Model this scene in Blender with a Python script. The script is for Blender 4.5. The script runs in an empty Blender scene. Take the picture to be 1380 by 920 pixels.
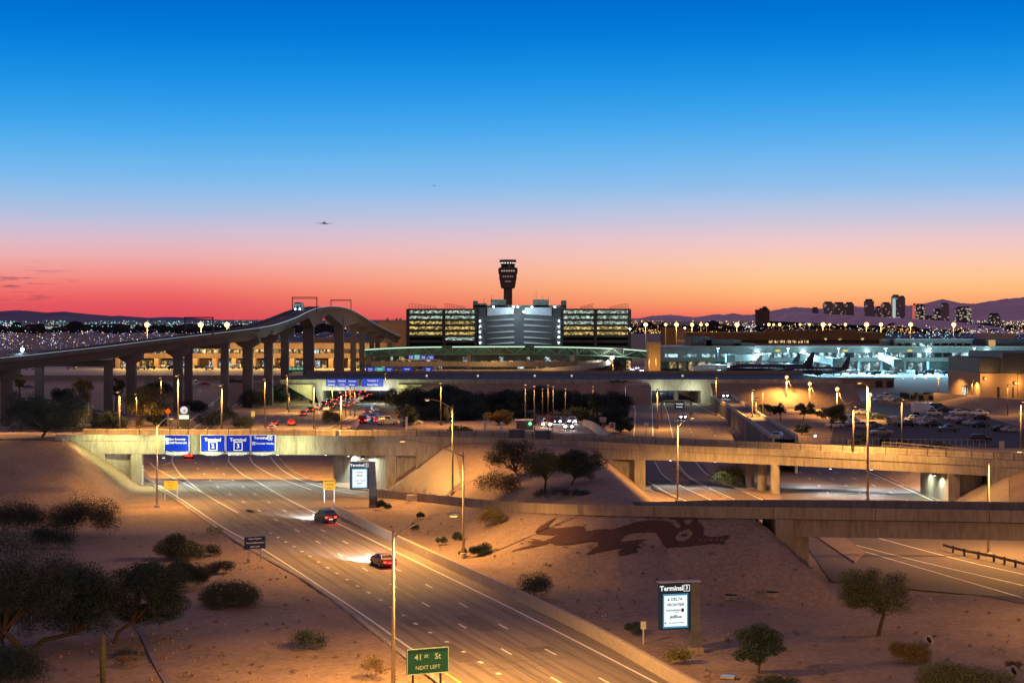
import bpy, math, random
from mathutils import Vector, Matrix
from mathutils.geometry import tessellate_polygon
R = math.radians
rng = random.Random(7)
S = bpy.context.scene
COL = S.collection

# ---------------------------------------------------------------- camera
F, H, HY = 2300.0, 27.5, 430.0          # focal length in photo pixels, eye height, horizon row
cam = bpy.data.objects.new('camera', bpy.data.cameras.new('camera'))
COL.objects.link(cam)
cam.location = (0, 0, H)
cam.rotation_euler = (R(90), 0, 0)
cam.data.sensor_width = 36
cam.data.lens = 36 * F / 1380
cam.data.shift_y = -(460 - HY) / 1380
cam.data.clip_start = 1
cam.data.clip_end = 120000
S.camera = cam

# ---------------------------------------------------------------- sky
def srgb(r, g, b):
    f = lambda c: (c / 255 / 12.92) if c <= 10 else ((c / 255 + .055) / 1.055) ** 2.4
    return (f(r), f(g), f(b), 1)

W = bpy.data.worlds.new('World')
S.world = W
W.use_nodes = True
nt = W.node_tree
nt.nodes.clear()
def N(t, **k):
    n = nt.nodes.new(t)
    for a, b in k.items():
        setattr(n, a, b)
    return n
def L(a, b):
    nt.links.new(a, b)
tc = N('ShaderNodeTexCoord')
sep = N('ShaderNodeSeparateXYZ'); L(tc.outputs['Generated'], sep.inputs[0])
def math_node(op, a, b=None, clamp=False):
    n = N('ShaderNodeMath', operation=op, use_clamp=clamp)
    for i, v in enumerate((a, b)):
        if v is None: continue
        if isinstance(v, (int, float)): n.inputs[i].default_value = v
        else: L(v, n.inputs[i])
    return n.outputs[0]
def ramp(fac, stops):
    n = N('ShaderNodeValToRGB')
    e = n.color_ramp.elements
    n.color_ramp.interpolation = 'B_SPLINE' if len(stops) > 5 else 'LINEAR'
    while len(e) < len(stops): e.new(.5)
    for el, (p, c) in zip(e, sorted(stops)):
        el.position = p; el.color = c
    L(fac, n.inputs[0])
    return n.outputs[0]
elev = math_node('MULTIPLY', sep.outputs['Z'], 4.0, True)     # 0 .. 0.25 of height over the horizon
def E(y): return max(0, (HY - y) / F * 4 * .985)
left = ramp(elev, [(0, srgb(218, 74, 90)), (E(408), srgb(230, 88, 96)), (E(392), srgb(242, 110, 104)), (E(374), srgb(246, 140, 130)), (E(350), srgb(240, 172, 168)),
                   (E(322), srgb(222, 188, 202)), (E(288), srgb(176, 194, 226)), (E(238), srgb(118, 188, 238)), (E(165), srgb(48, 164, 238)), (E(80), srgb(0, 132, 224)), (E(0), srgb(0, 104, 204)), (1, srgb(0, 94, 192))])
right = ramp(elev, [(0, srgb(242, 110, 94)), (E(420), srgb(250, 134, 98)), (E(406), srgb(255, 166, 110)), (E(384), srgb(255, 196, 132)), (E(358), srgb(254, 202, 166)),
                    (E(330), srgb(244, 200, 198)), (E(300), srgb(212, 200, 216)), (E(250), srgb(138, 194, 238)), (E(165), srgb(56, 168, 240)), (E(80), srgb(0, 136, 226)), (E(0), srgb(0, 106, 206)), (1, srgb(0, 94, 192))])
az = math_node('ADD', math_node('MULTIPLY', sep.outputs['X'], 2.9), .56, True)
mixa = N('ShaderNodeMix', data_type='RGBA', clamp_factor=True)
L(az, mixa.inputs[0]); L(left, mixa.inputs[6]); L(right, mixa.inputs[7])
# thin dark wisps of cloud low on the left
mp = N('ShaderNodeMapping'); mp.inputs['Scale'].default_value = (34, 34, 330); L(tc.outputs['Generated'], mp.inputs[0])
nz = N('ShaderNodeTexNoise'); nz.inputs['Scale'].default_value = 1.5; nz.inputs['Detail'].default_value = 4; L(mp.outputs[0], nz.inputs['Vector'])
m1 = math_node('MULTIPLY', math_node('SUBTRACT', nz.outputs[0], .53), 9, True)
band = math_node('SUBTRACT', 1.0, math_node('MULTIPLY', math_node('ABSOLUTE', math_node('SUBTRACT', sep.outputs['Z'], .0195)), 68), True)
side = math_node('MULTIPLY', math_node('SUBTRACT', -.244, sep.outputs['X']), 40, True)
cl = math_node('MULTIPLY', math_node('MULTIPLY', m1, band), math_node('MULTIPLY', side, .75))
mixc = N('ShaderNodeMix', data_type='RGBA'); L(cl, mixc.inputs[0]); L(mixa.outputs[2], mixc.inputs[6]); mixc.inputs[7].default_value = srgb(128, 70, 98)
# the dome overhead and the eastern sky behind the viewer
up = ramp(sep.outputs["Z"], [(0, (.46, .30, .27, 1)), (.3, (.22, .15, .185, 1)), (1, (.112, .09, .175, 1))])
high = math_node('MULTIPLY', math_node('SUBTRACT', sep.outputs['Z'], .2), 4, True)
west = math_node('MULTIPLY', math_node('SUBTRACT', .55, sep.outputs['Y']), 2.2, True)
away = math_node('MAXIMUM', high, west)
mixd = N('ShaderNodeMix', data_type='RGBA'); L(away, mixd.inputs[0]); L(mixc.outputs[2], mixd.inputs[6]); L(up, mixd.inputs[7])
bg = N('ShaderNodeBackground'); bg.inputs['Strength'].default_value = 1.0
L(mixd.outputs[2], bg.inputs[0])
out = N('ShaderNodeOutputWorld'); L(bg.outputs[0], out.inputs[0])

S.view_settings.view_transform = 'Standard'
S.view_settings.look = 'None'
S.view_settings.exposure = 0
S.view_settings.gamma = 1
S.view_settings.use_curve_mapping = False
S.render.engine = 'CYCLES'
S.cycles.use_denoising = True
S.cycles.max_bounces = 4
S.cycles.diffuse_bounces = 2
S.cycles.glossy_bounces = 2
S.cycles.transparent_max_bounces = 4
S.cycles.sample_clamp_indirect = 4
S.cycles.caustics_reflective = S.cycles.caustics_refractive = False
S.cycles.use_light_tree = True

# ---------------------------------------------------------------- materials
MATS = {}
def M(name, col, rough=.8, metal=0., scale=0., var=.3, bump=0., emit=0., ecol=None, fine=0., spec=.3, stretch=None, island=0., turn=0.):
    """principled material; scale/var: object-space noise breaking up the colour, fine: second, finer grain, island: variation per leaf"""
    if name in MATS: return MATS[name]
    m = bpy.data.materials.new(name); m.use_nodes = True
    t = m.node_tree; b = t.nodes['Principled BSDF']
    col = tuple(col[:3]) + (1,)
    b.inputs['Base Color'].default_value = col
    b.inputs['Roughness'].default_value = rough
    b.inputs['Metallic'].default_value = metal
    b.inputs['Specular IOR Level'].default_value = spec
    if emit:
        b.inputs['Emission Color'].default_value = tuple((ecol or col)[:3]) + (1,)
        b.inputs['Emission Strength'].default_value = emit
        m.cycles.emission_sampling = 'NONE'
    src = None
    if scale:
        c = t.nodes.new('ShaderNodeTexCoord')
        v = c.outputs['Object']
        if stretch:
            if turn:
                m0 = t.nodes.new('ShaderNodeMapping'); m0.inputs['Rotation'].default_value = (0, 0, -turn)
                t.links.new(v, m0.inputs[0]); v = m0.outputs[0]
            mm = t.nodes.new('ShaderNodeMapping'); mm.inputs['Scale'].default_value = stretch
            t.links.new(v, mm.inputs[0]); v = mm.outputs[0]
        n1 = t.nodes.new('ShaderNodeTexNoise'); n1.inputs['Scale'].default_value = scale; n1.inputs['Detail'].default_value = 6; n1.inputs['Roughness'].default_value = .65
        t.links.new(v, n1.inputs['Vector'])
        fac = n1.outputs[0]
        if fine:
            n2 = t.nodes.new('ShaderNodeTexNoise'); n2.inputs['Scale'].default_value = fine; n2.inputs['Detail'].default_value = 3
            t.links.new(v, n2.inputs['Vector'])
            mx = t.nodes.new('ShaderNodeMath'); mx.operation = 'ADD'
            t.links.new(fac, mx.inputs[0]); t.links.new(n2.outputs[0], mx.inputs[1])
            hf = t.nodes.new('ShaderNodeMath'); hf.operation = 'MULTIPLY'; hf.inputs[1].default_value = .5
            t.links.new(mx.outputs[0], hf.inputs[0]); fac = hf.outputs[0]
        src = fac
        r = t.nodes.new('ShaderNodeValToRGB')
        r.color_ramp.elements[0].position = .3; r.color_ramp.elements[1].position = .7
        r.color_ramp.elements[0].color = tuple(x * (1 - var) for x in col[:3]) + (1,)
        r.color_ramp.elements[1].color = tuple(min(1, x * (1 + var)) for x in col[:3]) + (1,)
        t.links.new(fac, r.inputs[0]); t.links.new(r.outputs[0], b.inputs['Base Color'])
        if bump:
            bp = t.nodes.new('ShaderNodeBump'); bp.inputs['Strength'].default_value = bump; bp.inputs['Distance'].default_value = .1
            t.links.new(fac, bp.inputs['Height']); t.links.new(bp.outputs[0], b.inputs['Normal'])
    if island:
        g = t.nodes.new('ShaderNodeNewGeometry'); r = t.nodes.new('ShaderNodeValToRGB')
        r.color_ramp.elements[0].color = tuple(x * (1 - island) for x in col[:3]) + (1,)
        r.color_ramp.elements[1].color = tuple(min(1, x * (1 + island)) for x in col[:3]) + (1,)
        t.links.new(g.outputs['Random Per Island'], r.inputs[0]); t.links.new(r.outputs[0], b.inputs['Base Color'])
    MATS[name] = m
    return m

def GLOW(name, col, strength, sample=False):
    if name in MATS: return MATS[name]
    m = bpy.data.materials.new(name); m.use_nodes = True
    b = m.node_tree.nodes['Principled BSDF']
    b.inputs['Base Color'].default_value = (.02, .02, .02, 1)
    b.inputs['Emission Color'].default_value = tuple(col[:3]) + (1,)
    b.inputs['Emission Strength'].default_value = strength
    m.cycles.emission_sampling = 'AUTO' if sample else 'NONE'
    MATS[name] = m
    return m

SAND = M('desert_gravel', (.285, .20, .148), .95, scale=.11, var=.42, fine=2.2, bump=.6)
SANDM = M('mural_gravel', (.085, .04, .032), .95, scale=.6, var=.3, fine=5, bump=.3)
ASPH = M('asphalt', (.16, .125, .11), .85, scale=.12, var=.28, fine=4, stretch=(1, .25, 1))
ASPH1 = M('worn_asphalt', (.22, .183, .152), .85, scale=.42, var=.30, fine=2.5, stretch=(1, .05, 1), turn=.33)
ASPHD = M('dark_asphalt', (.035, .035, .042), .7, scale=.05, var=.35, fine=2)
APRON = M('apron_concrete', (.30, .27, .24), .7, scale=.02, var=.22, fine=.4)
PAINT = M('road_paint', (.72, .70, .64), .6, scale=2, var=.18)
PAINTY = M('yellow_road_paint', (.66, .46, .10), .6, scale=2, var=.18)
CONC = M('concrete', (.37, .328, .275), .85, scale=.55, var=.42, fine=3, bump=.12, stretch=(1, 1, .16))
CONCD = M('weathered_concrete', (.27, .225, .19), .88, scale=.5, var=.36, fine=3, bump=.15, stretch=(1, 1, .2))
CONCW = M('slope_paving', (.42, .345, .25), .85, scale=.3, var=.16, fine=4, bump=.1)
GUIDE = M('guideway_concrete', (.145, .132, .138), .85, scale=.12, var=.22, fine=2)
METAL = M('galvanised_steel', (.42, .42, .42), .45, .6, scale=3, var=.12)
DARKM = M('dark_metal', (.045, .045, .05), .5, .3)
POLED = M('dull_pole', (.13, .115, .095), .6, .2, scale=1.5, var=.15)
POLE = M('painted_pole', (.40, .36, .30), .5, .2, scale=1.5, var=.12)
BLACK = M('black_rubber', (.015, .015, .015), .8)
GLASS = M('dark_glass', (.02, .025, .03), .12, spec=.6)
WHITE = M('white_paint', (.78, .78, .76), .4)
BROWNW = M('tan_stucco', (.34, .235, .15), .9, scale=.2, var=.15, fine=2)
BARK = M('bark', (.085, .06, .042), .9, scale=5, var=.35, bump=.4)
SODIUM = GLOW('sodium_glow', (1, .5, .12), 2.2)
SODIUMB = GLOW('sodium_flood_glow', (1, .60, .20), 3.4)
COOLG = GLOW('cool_lamp_glow', (.72, .92, 1), 40)
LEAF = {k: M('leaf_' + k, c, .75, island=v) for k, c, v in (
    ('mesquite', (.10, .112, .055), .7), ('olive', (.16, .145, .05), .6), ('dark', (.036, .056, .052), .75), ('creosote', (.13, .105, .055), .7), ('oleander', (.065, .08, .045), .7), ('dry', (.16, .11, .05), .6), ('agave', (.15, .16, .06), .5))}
BLOSSOM = M('pale_blossom', (.62, .50, .50), .8, island=.3)

# ---------------------------------------------------------------- mesh builder
class MB:
    def __init__(s): s.v = []; s.f = []
    def add(s, vs, fs):
        o = len(s.v); s.v += [tuple(p) for p in vs]; s.f += [tuple(o + i for i in f) for f in fs]; return s
    def box(s, x0, x1, y0, y1, z0, z1):
        return s.add([(x0, y0, z0), (x1, y0, z0), (x1, y1, z0), (x0, y1, z0), (x0, y0, z1), (x1, y0, z1), (x1, y1, z1), (x0, y1, z1)],
                     [(3, 2, 1, 0), (4, 5, 6, 7), (0, 1, 5, 4), (1, 2, 6, 5), (2, 3, 7, 6), (3, 0, 4, 7)])
    def obox(s, c, sx, sy, sz, rz=0.):
        """box standing on c, turned by rz"""
        ca, sa = math.cos(rz), math.sin(rz); o = len(s.v)
        s.box(-sx / 2, sx / 2, -sy / 2, sy / 2, 0, sz)
        for i in range(o, len(s.v)):
            x, y, z = s.v[i]; s.v[i] = (c[0] + x * ca - y * sa, c[1] + x * sa + y * ca, c[2] + z)
        return s
    def tube(s, pts, rad, n=8, cap=True):
        pts = [Vector(p) for p in pts]
        if not isinstance(rad, (list, tuple)): rad = [rad] * len(pts)
        o = len(s.v)
        for i, p in enumerate(pts):
            d = (pts[min(i + 1, len(pts) - 1)] - pts[max(i - 1, 0)])
            d = d.normalized() if d.length > 1e-6 else Vector((0, 0, 1))
            a = d.cross(Vector((0, 1, 0)) if abs(d.y) < .9 else Vector((1, 0, 0))).normalized(); b = d.cross(a)
            for k in range(n):
                t = 2 * math.pi * k / n
                s.v.append(tuple(p + (a * math.cos(t) + b * math.sin(t)) * rad[i]))
        for i in range(len(pts) - 1):
            for k in range(n):
                s.f.append((o + i * n + k, o + i * n + (k + 1) % n, o + (i + 1) * n + (k + 1) % n, o + (i + 1) * n + k))
        if cap:
            s.f.append(tuple(o + k for k in reversed(range(n)))); s.f.append(tuple(o + (len(pts) - 1) * n + k for k in range(n)))
        return s
    def lathe(s, c, prof, n=16):
        o = len(s.v)
        for r, z in prof:
            for k in range(n):
                t = 2 * math.pi * k / n; s.v.append((c[0] + r * math.cos(t), c[1] + r * math.sin(t), c[2] + z))
        for i in range(len(prof) - 1):
            for k in range(n):
                s.f.append((o + i * n + k, o + i * n + (k + 1) % n, o + (i + 1) * n + (k + 1) % n, o + (i + 1) * n + k))
        s.f.append(tuple(o + k for k in reversed(range(n)))); s.f.append(tuple(o + (len(prof) - 1) * n + k for k in range(n)))
        return s
    def ball(s, c, r, n=8, sq=(1, 1, 1)):
        prof = [(max(.02, math.sin(math.pi * i / n)) * r, -math.cos(math.pi * i / n) * r) for i in range(n + 1)]
        o = len(s.v); s.lathe((0, 0, 0), prof, n + 2)
        for i in range(o, len(s.v)):
            x, y, z = s.v[i]; s.v[i] = (c[0] + x * sq[0], c[1] + y * sq[1], c[2] + z * sq[2])
        return s
    def prism(s, xy, z0, z1):
        n = len(xy); o = len(s.v)
        s.v += [(x, y, z0) for x, y in xy] + [(x, y, z1) for x, y in xy]
        for i in range(n): j = (i + 1) % n; s.f.append((o + i, o + j, o + n + j, o + n + i))
        for t in tessellate_polygon([[Vector((x, y, 0)) for x, y in xy]]):
            s.f.append(tuple(o + i for i in t)); s.f.append(tuple(o + n + i for i in t))
        return s
    def plate(s, xz, y0, y1):
        """outline in the x-z plane given a thickness along y"""
        o = len(s.v); s.prism(xz, y0, y1)
        for i in range(o, len(s.v)): x, z, y = s.v[i]; s.v[i] = (x, y, z)
        return s
    def strip(s, A, B):
        o = len(s.v); n = len(A)
        s.v += [tuple(p) for p in A] + [tuple(p) for p in B]
        for i in range(n - 1): s.f.append((o + i, o + i + 1, o + n + i + 1, o + n + i))
        return s
    def sweep(s, path, prof):
        """closed profile (offset to the left of the path, height) carried along path (x, y, z)"""
        o = len(s.v); n = len(path)
        for i, p in enumerate(path):
            a = path[max(0, i - 1)]; b = path[min(n - 1, i + 1)]
            dx, dy = b[0] - a[0], b[1] - a[1]; l = math.hypot(dx, dy) or 1
            nx, ny = -dy / l, dx / l
            q = prof(i / (n - 1)) if callable(prof) else prof
            for off, dz in q: s.v.append((p[0] + nx * off, p[1] + ny * off, p[2] + dz))
        m = len(s.v[o:]) // n
        for i in range(n - 1):
            for k in range(m):
                s.f.append((o + i * m + k, o + i * m + (k + 1) % m, o + (i + 1) * m + (k + 1) % m, o + (i + 1) * m + k))
        s.f.append(tuple(o + k for k in reversed(range(m)))); s.f.append(tuple(o + (n - 1) * m + k for k in range(m)))
        return s
    def xform(s, mat, o=0):
        for i in range(o, len(s.v)): s.v[i] = tuple(mat @ Vector(s.v[i]))
        return s
    def mesh(s, name, mats, smooth=False):
        me = bpy.data.meshes.new(name); me.from_pydata(s.v, [], s.f)
        for m in (mats if isinstance(mats, (list, tuple)) else [mats]): me.materials.append(m)
        me.update()
        if smooth: me.polygons.foreach_set('use_smooth', [True] * len(me.polygons))
        return me
    def build(s, name, mats, parent=None, smooth=False, world=False):
        """world: the vertices are world positions, so take the thing's own place off them"""
        off = Vector((0, 0, 0))
        if parent is None:
            if s.v:
                xs, ys, zs = zip(*s.v); off = Vector(((min(xs) + max(xs)) / 2, (min(ys) + max(ys)) / 2, min(zs)))
        elif world:
            q = parent
            while q: off = off + Vector(q.location); q = q.parent
        if off.length: s.v = [(x - off.x, y - off.y, z - off.z) for x, y, z in s.v]
        o = bpy.data.objects.new(name, s.mesh(name, mats, smooth)); COL.objects.link(o)
        if parent: o.parent = parent
        else: o.location = off
        return o

def tag(o, label, cat, group=None, kind=None):
    if label: o['label'] = label
    if cat: o['category'] = cat
    if group: o['group'] = group
    if kind: o['kind'] = kind
    return o
def struct(name, mb, mat, **k):
    o = mb.build(name, mat, **k); o['kind'] = 'structure'; return o
def thing(name, label, cat, loc=(0, 0, 0), rz=0, group=None):
    o = bpy.data.objects.new(name, None); COL.objects.link(o); o.empty_display_size = .3
    o.location = loc; o.rotation_euler = (0, 0, rz)
    return tag(o, label, cat, group)
def copy_thing(root, loc, rz=None, label=None, scale=None):
    r = root.copy(); COL.objects.link(r); r.location = loc
    if rz is not None: r.rotation_euler = (0, 0, rz)
    if scale is not None: r.scale = scale if isinstance(scale, tuple) else (scale,) * 3
    if label: r['label'] = label
    for ch in list(root.children):
        c = ch.copy(); COL.objects.link(c); c.parent = r
        for g in ch.children:
            d = g.copy(); COL.objects.link(d); d.parent = c
    return r

FONT = {}
def text_into(mb, s, size, cx, cz, y, align='CENTER', bold=0.):
    """letters standing in the x-z plane at depth y"""
    key = (s, align, bold)
    if key not in FONT:
        cu = bpy.data.curves.new('t', 'FONT'); cu.body = s; cu.size = 1; cu.align_x = align; cu.align_y = 'CENTER'; cu.resolution_u = 2; cu.offset = bold
        ob = bpy.data.objects.new('t', cu); COL.objects.link(ob)
        bpy.context.view_layer.update()
        me = bpy.data.meshes.new_from_object(ob.evaluated_get(bpy.context.evaluated_depsgraph_get()))
        FONT[key] = ([tuple(v.co) for v in me.vertices], [tuple(p.vertices) for p in me.polygons])
        bpy.data.objects.remove(ob); bpy.data.curves.remove(cu); bpy.data.meshes.remove(me)
    vs, fs = FONT[key]
    return mb.add([(cx + v[0] * size, y, cz + v[1] * size) for v in vs], fs)

def light(kind, loc, energy, col, parent=None, rot=(0, 0, 0), size=.4, spot=160, blend=.6):
    d = bpy.data.lights.new('lamp_or_fill_light', kind); d.energy = energy; d.color = col[:3]
    if kind == 'SPOT': d.spot_size = R(spot); d.spot_blend = blend
    if kind in ('SPOT', 'POINT'): d.shadow_soft_size = size
    if kind == 'AREA': d.size = size
    o = bpy.data.objects.new('lamp_or_fill_light', d); COL.objects.link(o); o.location = loc; o.rotation_euler = rot
    if parent: o.parent = parent
    return o

# photo pixel + height -> place in the world
def G(px, py, z=0.):
    D = F * (H - z) / (py - HY)
    return Vector(((px - 690) / F * D, D, z))
def A(px, py, D):
    return Vector(((px - 690) / F * D, D, H - (py - HY) / F * D))
def clamp(x): return 0 if x < 0 else 1 if x > 1 else x
def smooth(x): x = clamp(x); return x * x * (3 - 2 * x)
def lerp(a, b, t): return a + (b - a) * t
def interp(tab, x):
    if x <= tab[0][0]: return tab[0][1]
    for (a, u), (b, w) in zip(tab, tab[1:]):
        if x <= b: return lerp(u, w, (x - a) / (b - a))
    return tab[-1][1]
def densify(pts, step=4.):
    """Catmull-Rom through points (2-D or 3-D)"""
    P = [Vector(p) for p in pts]; P = [P[0] * 2 - P[1]] + P + [P[-1] * 2 - P[-2]]
    outp = []
    for i in range(1, len(P) - 2):
        n = max(1, int((P[i + 1] - P[i]).length / step))
        for k in range(n):
            t = k / n; a, b, c, d = P[i - 1:i + 3]
            outp.append(.5 * ((2 * b) + (c - a) * t + (2 * a - 5 * b + 4 * c - d) * t * t + (3 * b - a - 3 * c + d) * t ** 3))
    outp.append(P[-2]); return outp
# ================================================================ GROUND, ROADS
from mathutils import noise as mnoise
from mathutils.geometry import delaunay_2d_cdt
OP = densify([(-75, 280.5, 8.6), (-61, 279.5, 8.6), (-20, 276.5, 8.6), (0, 276, 8.3), (20, 274.5, 7.5), (42, 267, 7.15), (65, 255.5, 6.85), (80, 247, 6.65), (104, 233, 6.5)], 3)
NRP = []
for px, py, z in ((505, 659, 1.1), (560, 664, 1.6), (620, 670, 2.6), (690, 676, 4.2), (760, 679, 5.6), (850, 681, 6.8), (1000, 683, 7.6), (1180, 685, 8.0), (1380, 688, 8.1), (1520, 690, 8.1)):
    NRP.append(tuple(G(px, py, z)))
NR = densify(NRP, 3)
def pix(poly, z=0.): return [(lambda g: (g.x, g.y))(G(x, y, z)) for x, y in poly]
ROAD1 = pix([(478, 512), (450, 530), (430, 543), (379, 556), (330, 571), (300, 577), (180, 630), (192, 645), (200, 650), (243, 677), (300, 716), (345, 744), (425, 790), (525, 867), (600, 925), (640, 955),
             (980, 955), (925, 930), (905, 920), (800, 860), (690, 806), (530, 731), (447, 690), (420, 675), (462, 669), (512, 673), (497, 662), (450, 657), (420, 648), (390, 632), (375, 614), (445, 577), (512, 540), (515, 525), (520, 512)])
ROAD2 = pix([(838, 522), (847, 542), (849, 560), (847, 587), (855, 610), (862, 634), (876, 655), (927, 680), (985, 712), (1060, 745), (1060, 712), (985, 690), (965, 677), (900, 645), (882, 622), (885, 587), (883, 555), (876, 538), (862, 522)])
ROAD3 = pix([(880, 512), (887, 522), (897, 550), (905, 590), (908, 622), (930, 645), (995, 678), (1060, 712), (1090, 740), (1120, 783), (1240, 795), (1330, 803), (1440, 826), (1560, 800), (1330, 703), (1275, 680), (1170, 632), (1110, 612), (1036, 594), (936, 540), (915, 520), (905, 512)])
ISLE = pix([(945, 622), (960, 643), (1040, 676), (1085, 712), (1152, 757), (1166, 742), (1124, 714), (1075, 690), (1052, 672), (1044, 624)], .15)
def inside(poly, x, y):
    c = False; j = len(poly) - 1
    for i in range(len(poly)):
        xi, yi = poly[i]; xj, yj = poly[j]
        if (yi > y) != (yj > y) and x < (xj - xi) * (y - yi) / (yj - yi) + xi: c = not c
        j = i
    return c
def near(path, x, y):
    best = (1e9, 0, 0)
    for a, b in zip(path, path[1:]):
        ax, ay, az = a; bx, by, bz = b
        dx, dy = bx - ax, by - ay; l2 = dx * dx + dy * dy
        t = clamp(((x - ax) * dx + (y - ay) * dy) / l2); qx, qy = ax + dx * t, ay + dy * t
        d = math.hypot(x - qx, y - qy)
        if d < best[0]: best = (d, az + (bz - az) * t, 1 if dx * (y - ay) - dy * (x - ax) > 0 else -1)
    return best
def yo(X):
    for a, b in zip(OP, OP[1:]):
        if X <= b[0]: return lerp(a[1], b[1], clamp((X - a[0]) / (b[0] - a[0])))
    return OP[-1][1]
def yn(X):
    for a, b in zip(NRP, NRP[1:]):
        if X <= b[0]: return lerp(a[1], b[1], clamp((X - a[0]) / (b[0] - a[0])))
    return NRP[-1][1]
def zt(X, Y):
    if not 100 < Y < 470 or not -420 < X < 420: return 0.
    y0 = yo(max(-75, min(100, X)))
    z = 0.
    # raised ground carrying the road west of the overpass
    if X < -60:
        sx = clamp((-60.3 - X) / 11.5); sy = clamp((Y - 236) / (y0 - 3 - 236)); sb = clamp((335 - Y) / 32)
        z = max(z, 7.5 * min(sx, sy, sb))
    # the island between the two carriageways
    if -32 < X < 24:
        h = 7.55 if X < 0 else lerp(7.55, 6.5, clamp(X / 20))
        yb = yn(X) + 9.5; zb = max(0, interp([(a[0], a[2] - 1.15) for a in NRP], X))
        yy = clamp((Y - yb) / max(4, (y0 - 2.5 - yb))); 
        top = lerp(zb, h, yy) if Y > yb else 0
        skew = clamp((Y - y0) / 15) * 10 if Y > y0 else 0
        sx = min(clamp((X + 20.3 + skew) / 10.5), clamp((21.3 - X) / 9.5))
        sb = clamp((430 - Y) / 95)
        z = max(z, min(top, 7.6 * sx) if Y <= y0 else min(h * sb, 7.6 * sx))
    if X > 64:
        sx = clamp((X - 65.4) / 10.5); sy = clamp((Y - 212) / (y0 - 3 - 212)); sb = clamp((y0 + 62 - Y) / 45)
        z = max(z, 5.85 * min(sx, sy, sb))
    # bank under the near ramp
    if X < 48 and Y > 150:
        d, zz, sd = near(NRP, X, Y)
        zr = zz - 1.2
        out = (d - .6) if sd < 0 else max(0, d - 9.2)
        cut = clamp((32.0 - X) / 7.0)
        z = max(z, min(zr - max(0, out) / 2.2, 7.6 * cut)) if X > 20 else max(z, zr - max(0, out) / (2.2 if sd < 0 else 3))
    return max(z, 0)
def hit(px, py):
    """where the line of sight through a photo pixel meets the ground"""
    lo = 100.
    D = lo
    while D < 470:
        zz = H - (py - HY) / F * D
        if zz <= zt((px - 690) / F * D, D):
            a, b = D - 1.5, D
            for _ in range(12):
                m = (a + b) / 2
                if H - (py - HY) / F * m <= zt((px - 690) / F * m, m): b = m
                else: a = m
            X = (px - 690) / F * b
            return Vector((X, b, zt(X, b)))
        D += 1.5
    return G(px, py)
def spread(lo, hi, step, far):
    v = [lo + i * step for i in range(int((hi - lo) / step) + 1)]
    s = step; a = v[0]; b = v[-1]; pre = []; post = []
    while -a < far: s *= 1.5; a -= s; pre.append(a)
    s = step
    while b < far: s *= 1.5; b += s; post.append(b)
    return pre[::-1] + v + post
def terrain():
    xs = spread(-112, 112, 1.25, 40000)
    ys = [-400, -150, -40, 20, 60, 90, 105] + [y for y in spread(115, 345, 1.25, 60000) if y > 112]
    mb = MB(); nx = len(xs)
    for y in ys:
        for x in xs:
            z = zt(x, y)
            if abs(x) < 130 and 100 < y < 460:
                road = inside(ROAD1, x, y) or inside(ROAD2, x, y) or inside(ROAD3, x, y)
                if road: z = min(z, 0) - .06
                else:
                    q = mnoise.noise(Vector((x * .06, y * .06, 0))) * .35 + mnoise.noise(Vector((x * .25, y * .25, 5))) * .1
                    z -= abs(q) * (.5 if z > .3 else 1) * (.4 if z > .3 else 1)
            elif y > 450: z = -.05
            mb.v.append((x, y, z))
    for j in range(len(ys) - 1):
        for i in range(nx - 1):
            a = j * nx + i; mb.f.append((a, a + 1, a + nx + 1, a + nx))
    o = struct('terrain', mb, SAND, smooth=True)
terrain()

def sheet(name, poly, z, mat, kind='structure'):
    mb = MB(); mb.v = [(x, y, z) for x, y in poly]
    mb.f = [tuple(t) for t in tessellate_polygon([[Vector(p + (0,)) for p in poly]])]
    # faces up
    for i, f in enumerate(mb.f):
        a, b, c = (Vector(mb.v[k]) for k in f)
        if (b - a).cross(c - a).z < 0: mb.f[i] = f[::-1]
    o = mb.build(name, mat)
    if kind: o['kind'] = kind
    return o
sheet('arrivals_road', ROAD1, .02, ASPH1)
sheet('departure_ramp_road', ROAD2, .02, ASPH)
sheet('departure_road', ROAD3, .024, ASPH)
isl = MB().prism(ISLE, -.05, .15); struct('traffic_island', isl, SAND)

def ribbon(mb, pts, w, z=None):
    P = [Vector(p) for p in pts]; Lf, Rt = [], []
    for i, p in enumerate(P):
        d = P[min(i + 1, len(P) - 1)] - P[max(0, i - 1)]
        l = math.hypot(d.x, d.y) or 1; n = Vector((-d.y / l, d.x / l, 0)) * w / 2
        q = Vector((p.x, p.y, p.z if z is None else z)); Lf.append(q + n); Rt.append(q - n)
    return mb.strip(Rt, Lf)
def pline(px, z=0.): return densify([tuple(G(x, y, z)) for x, y in px], 2)
def dashes(mb, px, w, dash, period, z, start=0.):
    pts = pline(px); s = -start; cur = []
    for a, b in zip(pts, pts[1:]):
        n = max(1, int((b - a).length / .3))
        for k in range(n):
            p = a.lerp(b, k / n); s += (b - a).length / n
            if s % period < dash: cur.append(p)
            elif cur:
                if len(cur) > 1: ribbon(mb, cur, w, z)
                cur = []
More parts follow.
